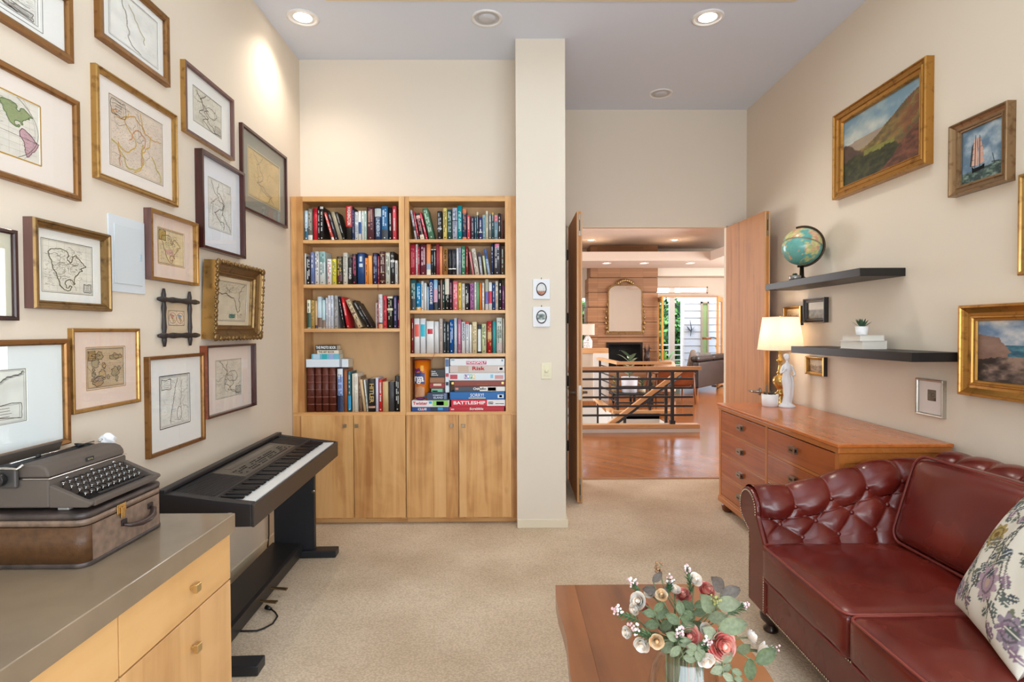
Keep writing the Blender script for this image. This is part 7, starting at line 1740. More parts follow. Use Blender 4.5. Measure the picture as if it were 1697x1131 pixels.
FL = [
 (980, 545, 62, 'pink', 1.215, 'pink ranunculus beside the largest bloom, above the vase rim', (-.1, -1, .35)),
 (1203, 610, 82, 'pink', 1.19, 'largest salmon pink ranunculus, facing the room above the vase', (.15, -1, .3)),
 (935, 262, 46, 'pink', 1.36, 'pink ranunculus seen side-on at the back of the bouquet', (-.1, -.4, .9)),
 (1100, 236, 52, 'pink', 1.38, 'deep pink ranunculus at the back, beside the highest white rose', (.4, -.6, .7)),
 (674, 352, 27, 'pink', 1.30, 'half-hidden pink bud beside the paired white roses', (-.6, -.6, .5)),
 (636, 308, 50, 'white', 1.28, 'blush white rose, larger of the pair facing the piano', (-.6, -.7, .4)),
 (612, 366, 34, 'white', 1.27, 'smaller white rose hanging under the blush one', (-.7, -.6, .1)),
 (792, 268, 35, 'cream', 1.26, 'small cream rose bud pointing up amid the bouquet', (-.1, -.6, .8)),
 (716, 254, 34, 'white', 1.36, 'white rose partly hidden by a dark leaf', (-.4, -.5, .7)),
 (886, 233, 32, 'white', 1.36, 'white rose touching the side-on pink ranunculus', (0, -.5, .9)),
 (1020, 166, 40, 'white', 1.36, 'highest white rose at the top of the bouquet', (.2, -.7, .7)),
 (560, 521, 35, 'white', 1.25, 'lone outermost white bud over the table middle', (-.8, -.5, .2)),
 (662, 604, 48, 'white', 1.22, 'nodding white rose low beside the cream one', (-.4, -.8, -.1)),
 (762, 581, 40, 'cream', 1.20, 'open cream rose just over the vase rim', (-.1, -1, .35)),
 (1088, 496, 37, 'white', 1.23, 'small white rose between pink blooms and big leaf', (.1, -.9, .4)),
 (1262, 478, 46, 'white', 1.27, 'white rose beside the broad grey-green leaf', (.5, -.8, .3)),
 (1094, 706, 50, 'white', 1.18, 'lowest white rose hanging over the vase glass', (0, -.9, -.2)),
 (1400, 548, 42, 'white', 1.27, 'tight white bud reaching toward the sofa', (.9, -.2, .4)),
 (1478, 655, 56, 'white', 1.25, 'outermost white rose nearest the sofa', (.9, -.5, .1)),
 (1222, 338, 27, 'white', 1.36, 'little white bud behind the yellow-green seed head', (.5, -.5, .6)),
]
for i, a in enumerate(FL): flower(*a, i)
lfm = []
for m_ in M_lf:
    mb = MB(); n_ = 7
    mb.grid(lambda u, v: ((v - .5) * .62 * math.sin(math.pi * (.06 + .9 * u)) ** .8, u, .10 * (2 * abs(v - .5)) ** 1.5 - .12 * u * u), 7, 4, 0, True); lfm.append(mb.mesh('leaf', [m_]))
def sprig(pts, leaves, label, i, name='eucalyptus_sprig', grp='greenery in the glass vase'):
    """pts: points of the stem beyond the neck (zoom px, depth); leaves: (fraction, length, mesh index, side angle)"""
    nk = neck(i); P = [Vector((VX + (nk.x - VX) * .9, VY + (nk.y - VY) * .9, TT + .04)), nk] + [hy(*bz(u, v), Y) for u, v, Y in pts]
    t = thing(name, label, 'sprig', nk, 0, grp); MB().tube(P, .0016, 6).build('stem', M_stem, t)
    Q = P[1:]; g = random.Random(i)
    for f, L, mi, a in leaves:
        s_ = f * (len(Q) - 1); k = min(int(s_), len(Q) - 2); p = Q[k].lerp(Q[k + 1], s_ - k); d = (Q[k + 1] - Q[k]).normalized()
        side_ = d.cross(Vector((0, -1, 0))).normalized() * math.cos(a) + Vector((0, -1, .25)) * math.sin(a) * .5
        dr = (d * .5 + side_).normalized(); up_ = (Vector((0, -1, .45)) - dr * dr.dot(Vector((0, -1, .45)))).normalized(); x_ = dr.cross(up_).normalized()
        M3 = Matrix((x_, dr, up_)).transposed().to_4x4(); o = put('leaf', lfm[mi], t); o.matrix_basis = Matrix.Translation(p) @ M3 @ Matrix.Diagonal((L * .9, L * .9, L * .9, 1))
def alt(n_, L, mi, f0=.25): return [(f0 + (1 - f0) * k / max(1, n_ - 1) * .98, L * (1 - .35 * k / n_), mi, (0 if k % 2 else math.pi) + .5 * math.sin(k * 3)) for k in range(n_)]
SP = [([(1100, 420, 1.25), (1160, 330, 1.24)], [(.5, .05, 0, 0), (.75, .062, 0, 2.6), (1, .058, 2, .9)], 'sprig with broad grey-green leaves behind the pink blooms'),
 ([(1150, 560, 1.2), (1185, 470, 1.19)], [(.9, .064, 0, .3), (.55, .045, 2, 2.8)], 'sprig with the broadest grey-green leaf, beside the largest bloom'),
 ([(1180, 330, 1.36), (1195, 230, 1.36)], [(.8, .055, 3, .2), (.98, .06, 3, 2.2)], 'sprig with purplish grey leaves at the back'),
 ([(780, 300, 1.34), (735, 175, 1.34)], alt(4, .045, 3), 'sprig ending in a dark folded leaf by the brown seed head'),
 ([(900, 520, 1.22), (915, 420, 1.22), (940, 380, 1.23)], alt(6, .045, 1), 'leafy sprig rising behind the cream rose'),
 ([(1000, 430, 1.27), (1010, 340, 1.28)], alt(6, .045, 1), 'leafy sprig in the middle of the bouquet'),
 ([(800, 520, 1.25), (760, 430, 1.24), (745, 370, 1.24)], alt(6, .042, 1), 'leafy sprig leaning over the table middle'),
 ([(880, 600, 1.19), (900, 560, 1.18), (940, 690, 1.17)], alt(5, .040, 0), 'drooping sprig of round leaves under the pink ranunculus'),
 ([(1150, 690, 1.19), (1205, 720, 1.18), (1200, 800, 1.18)], alt(5, .040, 2), 'sprig trailing down the vase on the sofa side'),
 ([(1290, 640, 1.22), (1370, 690, 1.2), (1430, 720, 1.2)], [(.7, .05, 1, .4), (.98, .055, 1, 2.9), (.4, .04, 0, 2.6)], 'sprig with long green leaf reaching toward the sofa'),
 ([(1250, 720, 1.2), (1270, 800, 1.19), (1285, 850, 1.19)], alt(6, .028, 0), 'slim hanging ivy-like sprig at the vase side'),
 ([(1040, 600, 1.18), (1010, 660, 1.17)], alt(6, .034, 0), 'short sprig of small round leaves between the two big pink blooms')]
for i, (p, l_, lb) in enumerate(SP): sprig(p, l_, lb, i + 30)
M_bl = [mat((236, 224, 220), .6), mat((212, 172, 174), .6)]
def needle(pts, tip, label, i, blossom=True, seedc=None):
    nk = neck(i); Q = [nk] + [hy(*bz(u, v), Y) for u, v, Y in pts]; t = thing('blossom_sprig', label, 'sprig', nk, 0, 'blossom sprigs in the glass vase')
    MB().tube([Vector((VX + (nk.x - VX) * .9, VY + (nk.y - VY) * .9, TT + .04))] + Q, .0016, 6).build('stem', M_stem, t); g = random.Random(i); mb = MB(); d = (Q[-1] - Q[-2]).normalized()
    if seedc is None:
        for k in range(34):
            f = k / 34; p = Q[-2].lerp(Q[-1], f); a = k * 2.4; o_ = d.orthogonal().normalized(); o_.rotate(Matrix.Rotation(a, 3, d)); blade(p, o_ + d * 1.1, g.uniform(.014, .022), .0028, .1, mb=mb, n=3)
        stuff(mb.build('needle_leaves', mat((84, 116, 78), .6, var=.2), t))
    mb = MB(); e = Q[-1]
    for k in range(16):
        o_ = Vector((g.gauss(0, 1), g.gauss(0, 1), g.gauss(0, 1))).normalized() * g.uniform(.004, .013) + d * g.uniform(.0, .014); mb.tube([e, e + o_], .0006, 4, 2); mb.ball(e + o_, g.uniform(.0024, .004), 6, 4, g.randrange(2))
    stuff(mb.build('blossoms', (M_bl if seedc is None else [mat(seedc, .6)] * 2) + [M_stem], t))
for i, (p, lb, sc2) in enumerate([
 ([(660, 300, 1.3), (608, 200, 1.3)], 'pink-tipped blossom sprig over the paired white roses', None), ([(640, 440, 1.26), (512, 385, 1.25)], 'blossom sprig pointing at the piano side', None),
 ([(740, 560, 1.22), (632, 500, 1.22)], 'blossom sprig beside the lone outermost white bud', None), ([(880, 620, 1.19), (905, 545, 1.18)], 'blossom cluster touching the pink ranunculus', None),
 ([(1060, 640, 1.18), (1088, 600, 1.175)], 'blossom cluster between the two pink blooms', None), ([(990, 260, 1.36), (968, 110, 1.36)], 'tallest blossom sprig beside the highest white rose', None),
 ([(1240, 400, 1.3), (1340, 345, 1.3)], 'blossom sprig behind the white rose on the sofa side', None), ([(820, 260, 1.36), (780, 105, 1.36)], 'brown seed head standing highest at the back', (150, 112, 80)),
 ([(1440, 640, 1.26), (1525, 640, 1.26)], 'blossom tip behind the outermost white rose', None), ([(1160, 390, 1.3), (1155, 310, 1.24)], 'yellow-green seed head over the broad leaves', (150, 148, 88)),
 ([(840, 260, 1.3), (850, 190, 1.3)], 'green needle sprig above the small cream bud', None)]): needle(p, None, lb, i + 60, True, sc2)

# ================================================================ hall and living room beyond the doors
HX0, HX1, HY1 = -2.4, 7.0, 14.6
M_hw = mat((204, 188, 170), .8, spec=.2, name='hall_wall_paint'); M_hc = mat((208, 190, 174), .9, spec=.2, name='hall_ceiling_paint')
fy0, fy1, fy2 = 7.95, 9.72, 11.4
sx1, sx2 = 2.62, 1.86
fl = MB(); Yf = YD + .05
fl.box(HX0, Yf, -.1, HX1, fy0, 0); fl.box(sx1, fy0, -.1, HX1, HY1, 0); fl.box(sx2, fy1, -.1, sx1, HY1, 0); fl.box(HX0, fy2, -.1, sx2, HY1, 0); fl.box(HX0, fy0, -.1, .2, fy2, 0)
S('floor_hall', fl, plankfloor_mat())
W_oak = wood([(182, 126, 78), (212, 162, 112), (222, 176, 128)], 'x', .35, 1, .15, 20, 0, 'oak_rail', .6)
M_whp = mat((226, 220, 212), .6, name='white_paint')
S('wall_stairwell', MB().box(.1, fy0 - .05, -1.6, sx1 + .05, fy0, -.1).box(sx1, fy0, -1.6, sx1 + .05, fy1, -.1).box(sx2, fy1, -1.6, sx1 + .05, fy1 + .05, -.1).box(sx2, fy1, -1.6, sx2 + .05, fy2, -.1).box(.1, fy2, -1.6, sx2, fy2 + .05, -.1).box(.1, fy0, -1.6, .2, fy2, -.1), M_whp)
S('floor_stairwell', MB().box(.1, fy0 - .05, -1.7, sx1, fy2, -1.6), plankfloor_mat())
S('ceiling_hall', MB().box(HX0, YD + .05, ZC, HX1, HY1, ZC + .1), M_hc)
S('wall_hall_left', MB().box(HX0 - .1, YD + .05, 0, HX0, HY1, ZC), M_hw)
S('wall_hall_right', MB().box(HX1, YD + .05, 0, HX1 + .1, HY1 + .1, ZC), M_hw)
S('wall_hall_front', MB().box(HX0, YD + .02, 0, PX1 - .31, YD + .05, ZC).box(XR + .125, YD + .02, 0, HX1, YD + .05, ZC), M_hw)
S('trim_soffit', MB().box(HX0 + .01, 12.5, 2.96, 4.5, 13.96, 3.16).box(4.5, 6.5, 2.96, 5.6, 13.96, 3.16), M_hc)
S('trim_bulkhead', MB().box(3.72, 14.05, 2.77, HX1, HY1, 3.3), M_hw)
# far wall with transom and french-door opening, window to the side of the fireplace
wx = lambda px, Y: hy(px, 560, Y).x
wz = lambda py, Y: hy(1100, py, Y).z
ox0, ox1, odz = wx(1088, HY1), wx(1197, HY1), wz(493, HY1)
tz0, tz1, tx1 = wz(487, HY1), wz(475.5, HY1), wx(1173, HY1)
lx0, lx1 = wx(958, HY1), wx(973.5, HY1); lz0, lz1 = wz(580, HY1), wz(494, HY1)
fw = MB(); B = lambda x0, z0, x1, z1: fw.box(x0, HY1, z0, x1, HY1 + .12, z1)
B(HX0, 0, lx0, ZC); B(lx0, 0, lx1, lz0); B(lx0, lz1, lx1, ZC); B(lx1, 0, ox0, ZC); B(ox0, odz, ox1, tz0); B(tx1, tz0, ox1, tz1); B(ox0, tz1, ox1, ZC); B(ox1, 0, HX1, ZC)
S('wall_hall_far', fw, M_hw)
W_tr = wood([(176, 132, 90), (206, 166, 122)], 'x', .4, 1, .1, 20)
S('trim_transom', MB().box(ox0, HY1 - .02, tz0 - .05, ox1, HY1, odz + .0).box(ox0, HY1 + .01, tz0, tx1, HY1 + .05, tz0 + .03).box(ox0, HY1 + .01, tz1 - .03, tx1, HY1 + .05, tz1).box(tx1 - .03, HY1 + .01, tz0, tx1, HY1 + .05, tz1), W_tr)
S('window_2', MB().box(ox0, HY1 + .03, tz0 + .03, tx1 - .03, HY1 + .036, tz1 - .03), M_glass)
S('window_3', MB().box(lx0, HY1 + .03, lz0, lx1, HY1 + .036, lz1), M_glass)
S('trim_window', MB().box(lx0, HY1 - .02, lz0 - .05, lx1, HY1 + .1, lz0).box(lx1 - .03, HY1 - .005, lz0, lx1, HY1 + .05, lz1), W_tr)
def frdoor(name, x, ang, flip, hw):
    """glazed leaf hinged at (x, HY1), local run along +x"""
    M = Matrix.Translation((x, HY1 - .03, 0)) @ Matrix.Rotation(ang, 4, 'Z'); zt = odz - .02
    mb = MB(); mb.box(0, -.022, .02, .11, .022, zt); mb.box(hw - .11, -.022, .02, hw, .022, zt); mb.box(.11, -.022, .02, hw - .11, .022, .24); mb.box(.11, -.022, zt - .12, hw - .11, .022, zt)
    o = put(name, mb.mesh(name, [wood([(182, 118, 52), (214, 154, 78)], 'z', .35, 1, .2, 22)])); o.matrix_world = M; WORLD[o.name] = M.copy(); struct(o)
    put('glass_pane', MB().box(.11, -.004, .24, hw - .11, .004, zt - .12).mesh('glass_pane', [M_glass]), o, local=True)
    put('handle', MB().box(hw - .07, -.035, .95, hw - .05, -.022, 1.1).tube([(hw - .06, -.05, 1.02), (hw - .16, -.052, 1.02)], .008, 8).mesh('handle', [M_steel]), o, local=True)
frdoor('door_3', ox0 + .02, R(-97), 0, .86); frdoor('door_4', ox1 - .02, R(180 + 62), 1, .86)

# ---- outside
S('ground_deck', MB().box(-4, HY1 + .12, -.14, 12, 26, -.06), mat((150, 140, 126), .8, var=.1))
sw = MB(); s0 = wx(1131, 16.2); S_side = thing('siding_wall', 'white lap-sided house wall seen through the open french doors', 'wall', (s0, 16.2, 0)); S_side['kind'] = 'structure'; del S_side['category']
MB().box(s0 + .03, 16.24, -.05, s0 + 3.6, 16.4, 3.6).build('sheathing', M_whp, S_side)
lap = MB().prism([(16.236, 0), (16.206, .002), (16.222, .198), (16.236, .198)], s0 + .02, s0 + 3.6, 'x').mesh('board', [mat((204, 212, 220), .6)])
for i in range(18): o = put('board', lap, S_side); o.location = (0, 0, i * .2 - .02)
MB().box(s0, 16.19, -.05, s0 + .05, 16.4, 3.6).build('corner_board', M_whp, S_side)
wn0, wn1 = wx(1163, 16.1), wx(1176, 16.1); wzz0, wzz1 = hy(1168, 585, 16.1).z, hy(1168, 500, 16.1).z
MB().box(wn0, 16.16, wzz0, wn0 + .05, 16.21, wzz1).box(wn1 - .04, 16.16, wzz0, wn1, 16.21, wzz1).box(wn0, 16.16, wzz1 - .05, wn1, 16.21, wzz1).box(wn0 - .04, 16.12, wzz0 - .06, wn1 + .04, 16.21, wzz0).build('window_frame', mat((170, 150, 128), .5), S_side)
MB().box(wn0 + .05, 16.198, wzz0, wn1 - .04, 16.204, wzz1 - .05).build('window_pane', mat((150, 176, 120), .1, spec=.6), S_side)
sp_ = hy(1145, 545, 16.15)
t = thing('wall_sconce', 'slim leaf-shaped iron ornament on the white siding', 'ornament', sp_)
mb = MB(); mb.tube([sp_ + Vector((0, .04, -.22)), sp_ + Vector((.01, -.01, 0)), sp_ + Vector((-.01, .04, .24))], [.006, .014, .005], 6)
mb.build('stem', M_black, t); mb = MB()
for s_ in (-1, 1): blade(sp_ + Vector((0, .02, -.08)), (s_ * .6, -.1, .7), .26, .05, .2, mb=mb)
mb.build('leaf', mat((96, 100, 104), .4, .6), t)
pp = wx(1113, 15.6)
t = thing('porch_post', 'pale square porch post before the hedge', 'post', (pp, 15.6, -.06)); MB().box(pp - .07, 15.53, -.06, pp + .07, 15.67, 3.4).build('shaft', mat((196, 184, 172), .6), t, .006); MB().box(pp - .1, 15.5, -.06, pp + .1, 15.7, .1).build('base', mat((196, 184, 172), .6), t, .006)
RL = thing('deck_railing', 'white deck railing with horizontal bars before the hedge', 'railing', (wx(1123, 16.5), 16.5, 0))
rx0, rx1 = wx(1080, 16.5), wx(1133, 16.5)
for i in range(7): MB().tube([(rx0, 16.5, .12 + .145 * i), (rx1, 16.5, .12 + .145 * i)], .02 if i == 6 else .014, 8).build('bar', M_whp, RL)
for x in (rx0, rx1 - .02): MB().box(x, 16.48, -.06, x + .04, 16.52, 1.05).build('post', M_whp, RL)
g = random.Random(8); mb = MB()
def hedge(x0, x1, y, z1, n, sc_):
    for _ in range(n):
        x, z = g.uniform(x0, x1), g.uniform(-.1, z1); yy = y + .35 * math.sin(x * 2.1 + z) + .25 * math.sin(z * 3.1) + g.uniform(-.15, .25)
        a, b_ = g.uniform(0, 6.28), g.uniform(-.9, .9); d = Vector((math.cos(a), math.sin(b_) - .5, math.sin(a))).normalized() * sc_ * g.uniform(.7, 1.4); s_ = d.orthogonal().normalized() * sc_ * .45; P = Vector((x, yy, z))
        mb.add([P, P + d * .5 + s_, P + d, P + d * .5 - s_], [(0, 1, 2, 3)], g.randrange(3))
hedge(1.2, 8.0, 19, 2.5, 6000, .15)
HG = stuff(mb.build('hedge', [mat((58, 104, 44), .6), mat((84, 138, 58), .6), mat((36, 74, 34), .6)])); HG['label'] = 'tall green hedge beyond the deck railing'
MB().box(.6, 19.4, -.1, 9, 20.2, 2.3).build('hedge_body', mat((30, 58, 28), .9), HG)

# ---- fireplace
def tile_mat():
    m, t, p = base('strip_tile'); N = t.nodes; L = t.links
    tc = N.new('ShaderNodeTexCoord'); mp = N.new('ShaderNodeMapping'); mp.inputs['Rotation'].default_value = (R(90), 0, 0); L.new(tc.outputs['Object'], mp.inputs[0])
    br = N.new('ShaderNodeTexBrick'); br.inputs['Scale'].default_value = 1; br.inputs['Brick Width'].default_value = .56; br.inputs['Row Height'].default_value = .06; br.inputs['Mortar Size'].default_value = .003
    br.inputs['Color1'].default_value = lin((146, 104, 70)); br.inputs['Color2'].default_value = lin((128, 88, 58)); br.inputs['Mortar'].default_value = lin((112, 80, 56)); br.offset = 0
    L.new(mp.outputs[0], br.inputs['Vector']); L.new(br.outputs[0], p.inputs['Base Color']); p.inputs['Roughness'].default_value = .6
    return m
FY = 13.97; FP = thing('fireplace', 'tall brown strip-tiled fireplace with stepped courses at the far end', 'fireplace', (wx(1033, FY), FY, 0)); MT = tile_mat()
fx0, fx1 = wx(978.5, FY), wx(1090, FY)
ycs = [408, 436, 460.2, 484.6, 509, 534, 559, 583, 608, 644]
zz = [wz(y, FY) for y in ycs]; zz[0] = ZC - .002; zz[-1] = 0.001
bx0, bx1, bz1 = wx(1005, FY), wx(1064.5, FY), wz(567.5, FY)
for i in range(len(zz) - 1):
    st = 0 if i < 2 else (.05 if i < 4 else .07); z1, z0 = zz[i] - .006, zz[i + 1] + .006; front = FY - (0 if i % 2 == 0 else .02) + (.0 if i > 1 else .0)
    x0 = fx0 - st
    mb = MB()
    if z1 <= bz1 + .02: mb.box(x0, front, z0, bx0, HY1 - .01, z1); mb.box(bx1, front, z0, fx1, HY1 - .01, z1)
    elif z0 < bz1: mb.box(x0, front, bz1, fx1, HY1 - .01, z1); mb.box(x0, front, z0, bx0, HY1 - .01, bz1); mb.box(bx1, front, z0, fx1, HY1 - .01, bz1)
    else: mb.box(x0, front, z0, fx1, HY1 - .01, z1)
    mb.build('tile_course', MT, FP, .006)
MB().box(fx0 + .02, FY + .03, .1, bx0 - .01, HY1 - .02, ZC - .01).box(bx1 + .01, FY + .03, .1, fx1 - .02, HY1 - .02, ZC - .01).box(bx0 - .01, FY + .03, bz1 + .01, bx1 + .01, HY1 - .02, ZC - .01).build('core', mat((96, 68, 48), .9), FP)
MB().box(bx0, FY + .3, .001, bx1, FY + .34, bz1).box(bx0, FY, .001, bx0 + .02, FY + .3, bz1).box(bx1 - .02, FY, .001, bx1, FY + .3, bz1).box(bx0, FY, bz1 - .02, bx1, FY + .3, bz1).build('firebox', mat((16, 14, 13), .8), FP)
MB().box(bx0, FY - .03, bz1 - .05, bx1, FY, bz1).box(bx0, FY - .03, .05, bx0 + .05, FY, bz1 - .05).box(bx1 - .05, FY - .03, .05, bx1, FY, bz1 - .05).build('firebox_surround', mat((26, 24, 23), .35, .5), FP)
MB().box(fx0 - .08, FY - .45, .001, fx1, FY - .035, .44).build('hearth', MT, FP, .01)
# mirror
mY = FY - .03; mc_ = (wx(1009, mY) + wx(1062.5, mY)) / 2; mw = (wx(1062.5, mY) - wx(1009, mY)) / 2; mz0, mz1 = wz(549, mY), wz(474, mY)
MR = thing('mirror', 'gilt arched mirror with carved crest hung over the fireplace', 'mirror', (mc_, mY, mz0))
def arch(k=1.0, n=8):
    r_ = mw * .5; P = [(mc_ - mw * k, mz0 - (k - 1) * mw), (mc_ + mw * k, mz0 - (k - 1) * mw)]
    for i in range(n + 1): a = R(90 * i / n); P.append((mc_ + mw * k - r_ + r_ * math.cos(a), mz1 + (k - 1) * mw - r_ * .8 + r_ * .8 * math.sin(a)))
    for i in range(n + 1): a = R(90 + 90 * i / n); P.append((mc_ - mw * k + r_ + r_ * math.cos(a), mz1 + (k - 1) * mw - r_ * .8 + r_ * .8 * math.sin(a)))
    return P
MB().prism(arch(), mY - .012, mY - .006, 'y').build('mirror_glass', mat((236, 236, 236), .02, 1, name='silvered_glass'), MR)
A_, B_ = arch(), arch(1.07); n_ = len(A_); mb = MB(); vs = [(p[0], mY - .03, p[1]) for p in A_] + [(p[0], mY - .03, p[1]) for p in B_] + [(p[0], mY, p[1]) for p in B_] + [(p[0], mY - .012, p[1]) for p in A_]
mb.add(vs, [(i, (i + 1) % n_, n_ + (i + 1) % n_, n_ + i) for i in range(n_)] + [(n_ + i, n_ + (i + 1) % n_, 2 * n_ + (i + 1) % n_, 2 * n_ + i) for i in range(n_)] + [(3 * n_ + i, 3 * n_ + (i + 1) % n_, (i + 1) % n_, i) for i in range(n_)])
mb.build('frame', F_old, MR)
mb = MB()
for i in range(9): a = (i - 4) / 4; mb.ball((mc_ + a * mw * .45, mY - .02, mz1 + .07 + .07 * (1 - a * a)), (.04, .02, .04), 8, 6)
for s_ in (-1, 1):
    for k in range(6): mb.ball((mc_ + s_ * mw * (1.1 + .10 * math.sin(k * .6)), mY - .02, mz0 - .02 + .09 * k * (1 + .1 * k)), (.035 - .003 * k, .018, .045), 8, 6)
mb.box(mc_ - mw * 1.2, mY - .03, mz0 - .07, mc_ + mw * 1.2, mY, mz0 - .035); stuff(mb.build('carved_crest', F_old, MR))
# andiron figure on the hearth
q_ = wx(1072, FY - .2); t = thing('figurine', 'dark twin-necked wooden animal figurine on the hearth', 'figurine', (q_, FY - .2, .4405)); mb = MB()
for s_ in (-1, 1): mb.tube([(q_ + s_ * .05, FY - .2, .441), (q_ + s_ * .045, FY - .2, .7), (q_ + s_ * .02, FY - .2, .86), (q_ + s_ * .05, FY - .22, 1.0), (q_ + s_ * .1, FY - .26, .98)], [.022, .035, .04, .025, .012], 8); mb.tube([(q_ + s_ * .05, FY - .22, 1.0), (q_ + s_ * .045, FY - .21, 1.09)], [.012, .003], 6)
mb.ball((q_, FY - .2, .76), (.07, .1, .09), 10, 8); mb.build('body', mat((52, 34, 28), .4), t)

# ---- stair railings, curbs, half wall
M_irn = mat((58, 58, 62), .4, .5, name='painted_iron')
nY = 7.90; zc1 = wz(703.6, nY)
S('trim_curb', MB().box(.2, nY - .02, 0, wx(1159, nY), nY + .1, zc1 - .055), M_whp)
S('trim_curb_cap', MB().box(.2, nY - .035, zc1 - .055, wx(1159.5, nY), nY + .115, zc1), W_oak, .004)
hzr = wz(608, nY); xe = wx(1162.5, nY)
RN = thing('stair_railing', 'near stair railing with oak handrail and five dark iron bars', 'railing', (1.8, nY + .04, zc1))
MB().box(.2, nY, hzr - .05, xe, nY + .08, hzr).build('handrail', W_oak, RN, .004)
MB().box(.2, nY + .015, hzr - .08, xe - .05, nY + .065, hzr - .051).build('rail_channel', M_irn, RN)
for y in (628.8, 643.9, 659, 674, 689): z_ = wz(y, nY); MB().box(.2, nY + .03, z_ - .014, wx(1150, nY), nY + .05, z_ + .014).build('bar', M_irn, RN)
for px in (1115.6, 930): x = wx(px, nY); MB().box(x - .022, nY + .018, zc1, x + .022, nY + .062, hzr - .08).box(x - .035, nY + .005, zc1 + .0005, x + .035, nY + .075, zc1 + .05).build('post', M_irn, RN)
mY2 = 9.78; zc2 = wz(680, mY2)
S('trim_curb_far', MB().box(sx2 - .02, mY2 - .06, -.1, wx(1113.5, mY2), mY2 + .05, zc2 - .05).box(sx2 - .06, mY2, -.1, sx2, fy2, zc2 - .05), M_whp)
S('trim_curb_far_cap', MB().box(sx2 - .04, mY2 - .075, zc2 - .05, wx(1114, mY2), mY2 + .065, zc2).box(sx2 - .075, mY2 + .065, zc2 - .05, sx2 + .015, fy2, zc2), W_oak, .004)
hz2 = wz(599.4, mY2); xa, xb2 = wx(1021, mY2), wx(1112.5, mY2)
RF = thing('stair_railing', 'far stair railing that turns a corner toward the half wall', 'railing', (2.3, mY2, zc2))
yc_ = hz(992, 592.5, hz2).y; xc_ = hz(992, 592.5, hz2).x
MB().box(xa, mY2 - .04, hz2 - .05, xb2, mY2 + .04, hz2).build('handrail', W_oak, RF, .004)
MB().hexa([(xa - .0, mY2 - .04, hz2 - .05), (xa + .09, mY2 + .04, hz2 - .05), (xc_ + .05, fy2 - .05, hz2 - .05), (xc_ - .05, fy2 - .05, hz2 - .05), (xa, mY2 - .04, hz2), (xa + .09, mY2 + .04, hz2), (xc_ + .05, fy2 - .05, hz2), (xc_ - .05, fy2 - .05, hz2)]).build('handrail', W_oak, RF, .003)
for k in range(5):
    z_ = zc2 + .13 + .14 * k; MB().box(xa, mY2 - .01, z_ - .012, xb2 - .06, mY2 + .01, z_ + .012).build('bar', M_irn, RF); MB().tube([(xa + .03, mY2, z_), (xc_ + .02, fy2 - .06, z_)], .014, 6).build('bar', M_irn, RF)
for x, y in ((wx(1077, mY2), mY2), (xa + .03, mY2 + .02), (xc_ + .01, fy2 - .12)): MB().box(x - .02, y - .02, zc2 - .1 if y > mY2 + .05 else zc2, x + .02, y + .02, hz2 - .05).build('post', M_irn, RF)
dY = 8.85; d0 = hy(1128, 615, dY); d1 = hy(1012, 702, dY)
DR = thing('stair_handrail', 'sloping oak handrail descending between the two stair railings', 'railing', (2.2, dY, 0))
dv_ = (d1 - d0).normalized(); d2_ = d1 + dv_ * .55
MB().tube([d0, d2_], .045, 4, sq=(1, 1)).build('handrail', W_oak, DR, .004); up_ = Vector((0, 0, -.075)); MB().tube([d0 + up_, d2_ + up_], .022, 4).build('rail_channel', M_irn, DR)
MB().box(d0.x - .25, dY - .02, -.1, d0.x - .21, dY + .02, d0.z - .18).build('post', M_irn, DR); MB().box(d1.x + .2, dY - .02, -.95, d1.x + .24, dY + .02, d1.z + .1).build('post', M_irn, DR)
ST_ = thing('staircase', 'oak stairs descending inside the railed opening', 'stairs', (1.6, 8.4, -1)); 
for k in range(7):
    x = 2.60 - .27 * (k + 1); MB().box(x - .02, fy0 + .002, -.18 * (k + 1) - .04, x + .27, dY - .05, -.18 * (k + 1)).build('tread', W_oak, ST_, .004); MB().box(x + .25, fy0 + .002, -.18 * (k + 1), x + .268, dY - .05, -.18 * k - .042).build('riser', M_whp, ST_)
e0 = hy(984, 660, 10.3); e1 = hy(1016, 692, 10.3)
t = thing('stair_handrail', 'short sloping oak handrail by the half wall', 'railing', (e0 + e1) / 2); MB().tube([e0, e1], .04, 4).build('handrail', W_oak, t); 
for p_ in (e0.lerp(e1, .2), e0.lerp(e1, .9)): MB().box(p_.x - .015, 10.285, -1.59, p_.x + .015, 10.315, p_.z).build('post', M_irn, t)
h0, h1, hzz = wx(940, 11.45), wx(1008, 11.45), wz(577, 11.45)
S('wall_half', MB().box(h0, fy2 + .052, -.0, h1 - .02, fy2 + .2, hzz - .1), M_hw)
S('trim_half_wall_cap', MB().box(h0, fy2 + .02, hzz - .1, h1, fy2 + .23, hzz), W_oak, .004)
S('trim_half_wall_end', MB().box(wx(985, 11.3), fy2 + .0, .0, h1, fy2 + .05, hzz - .1), M_whp)
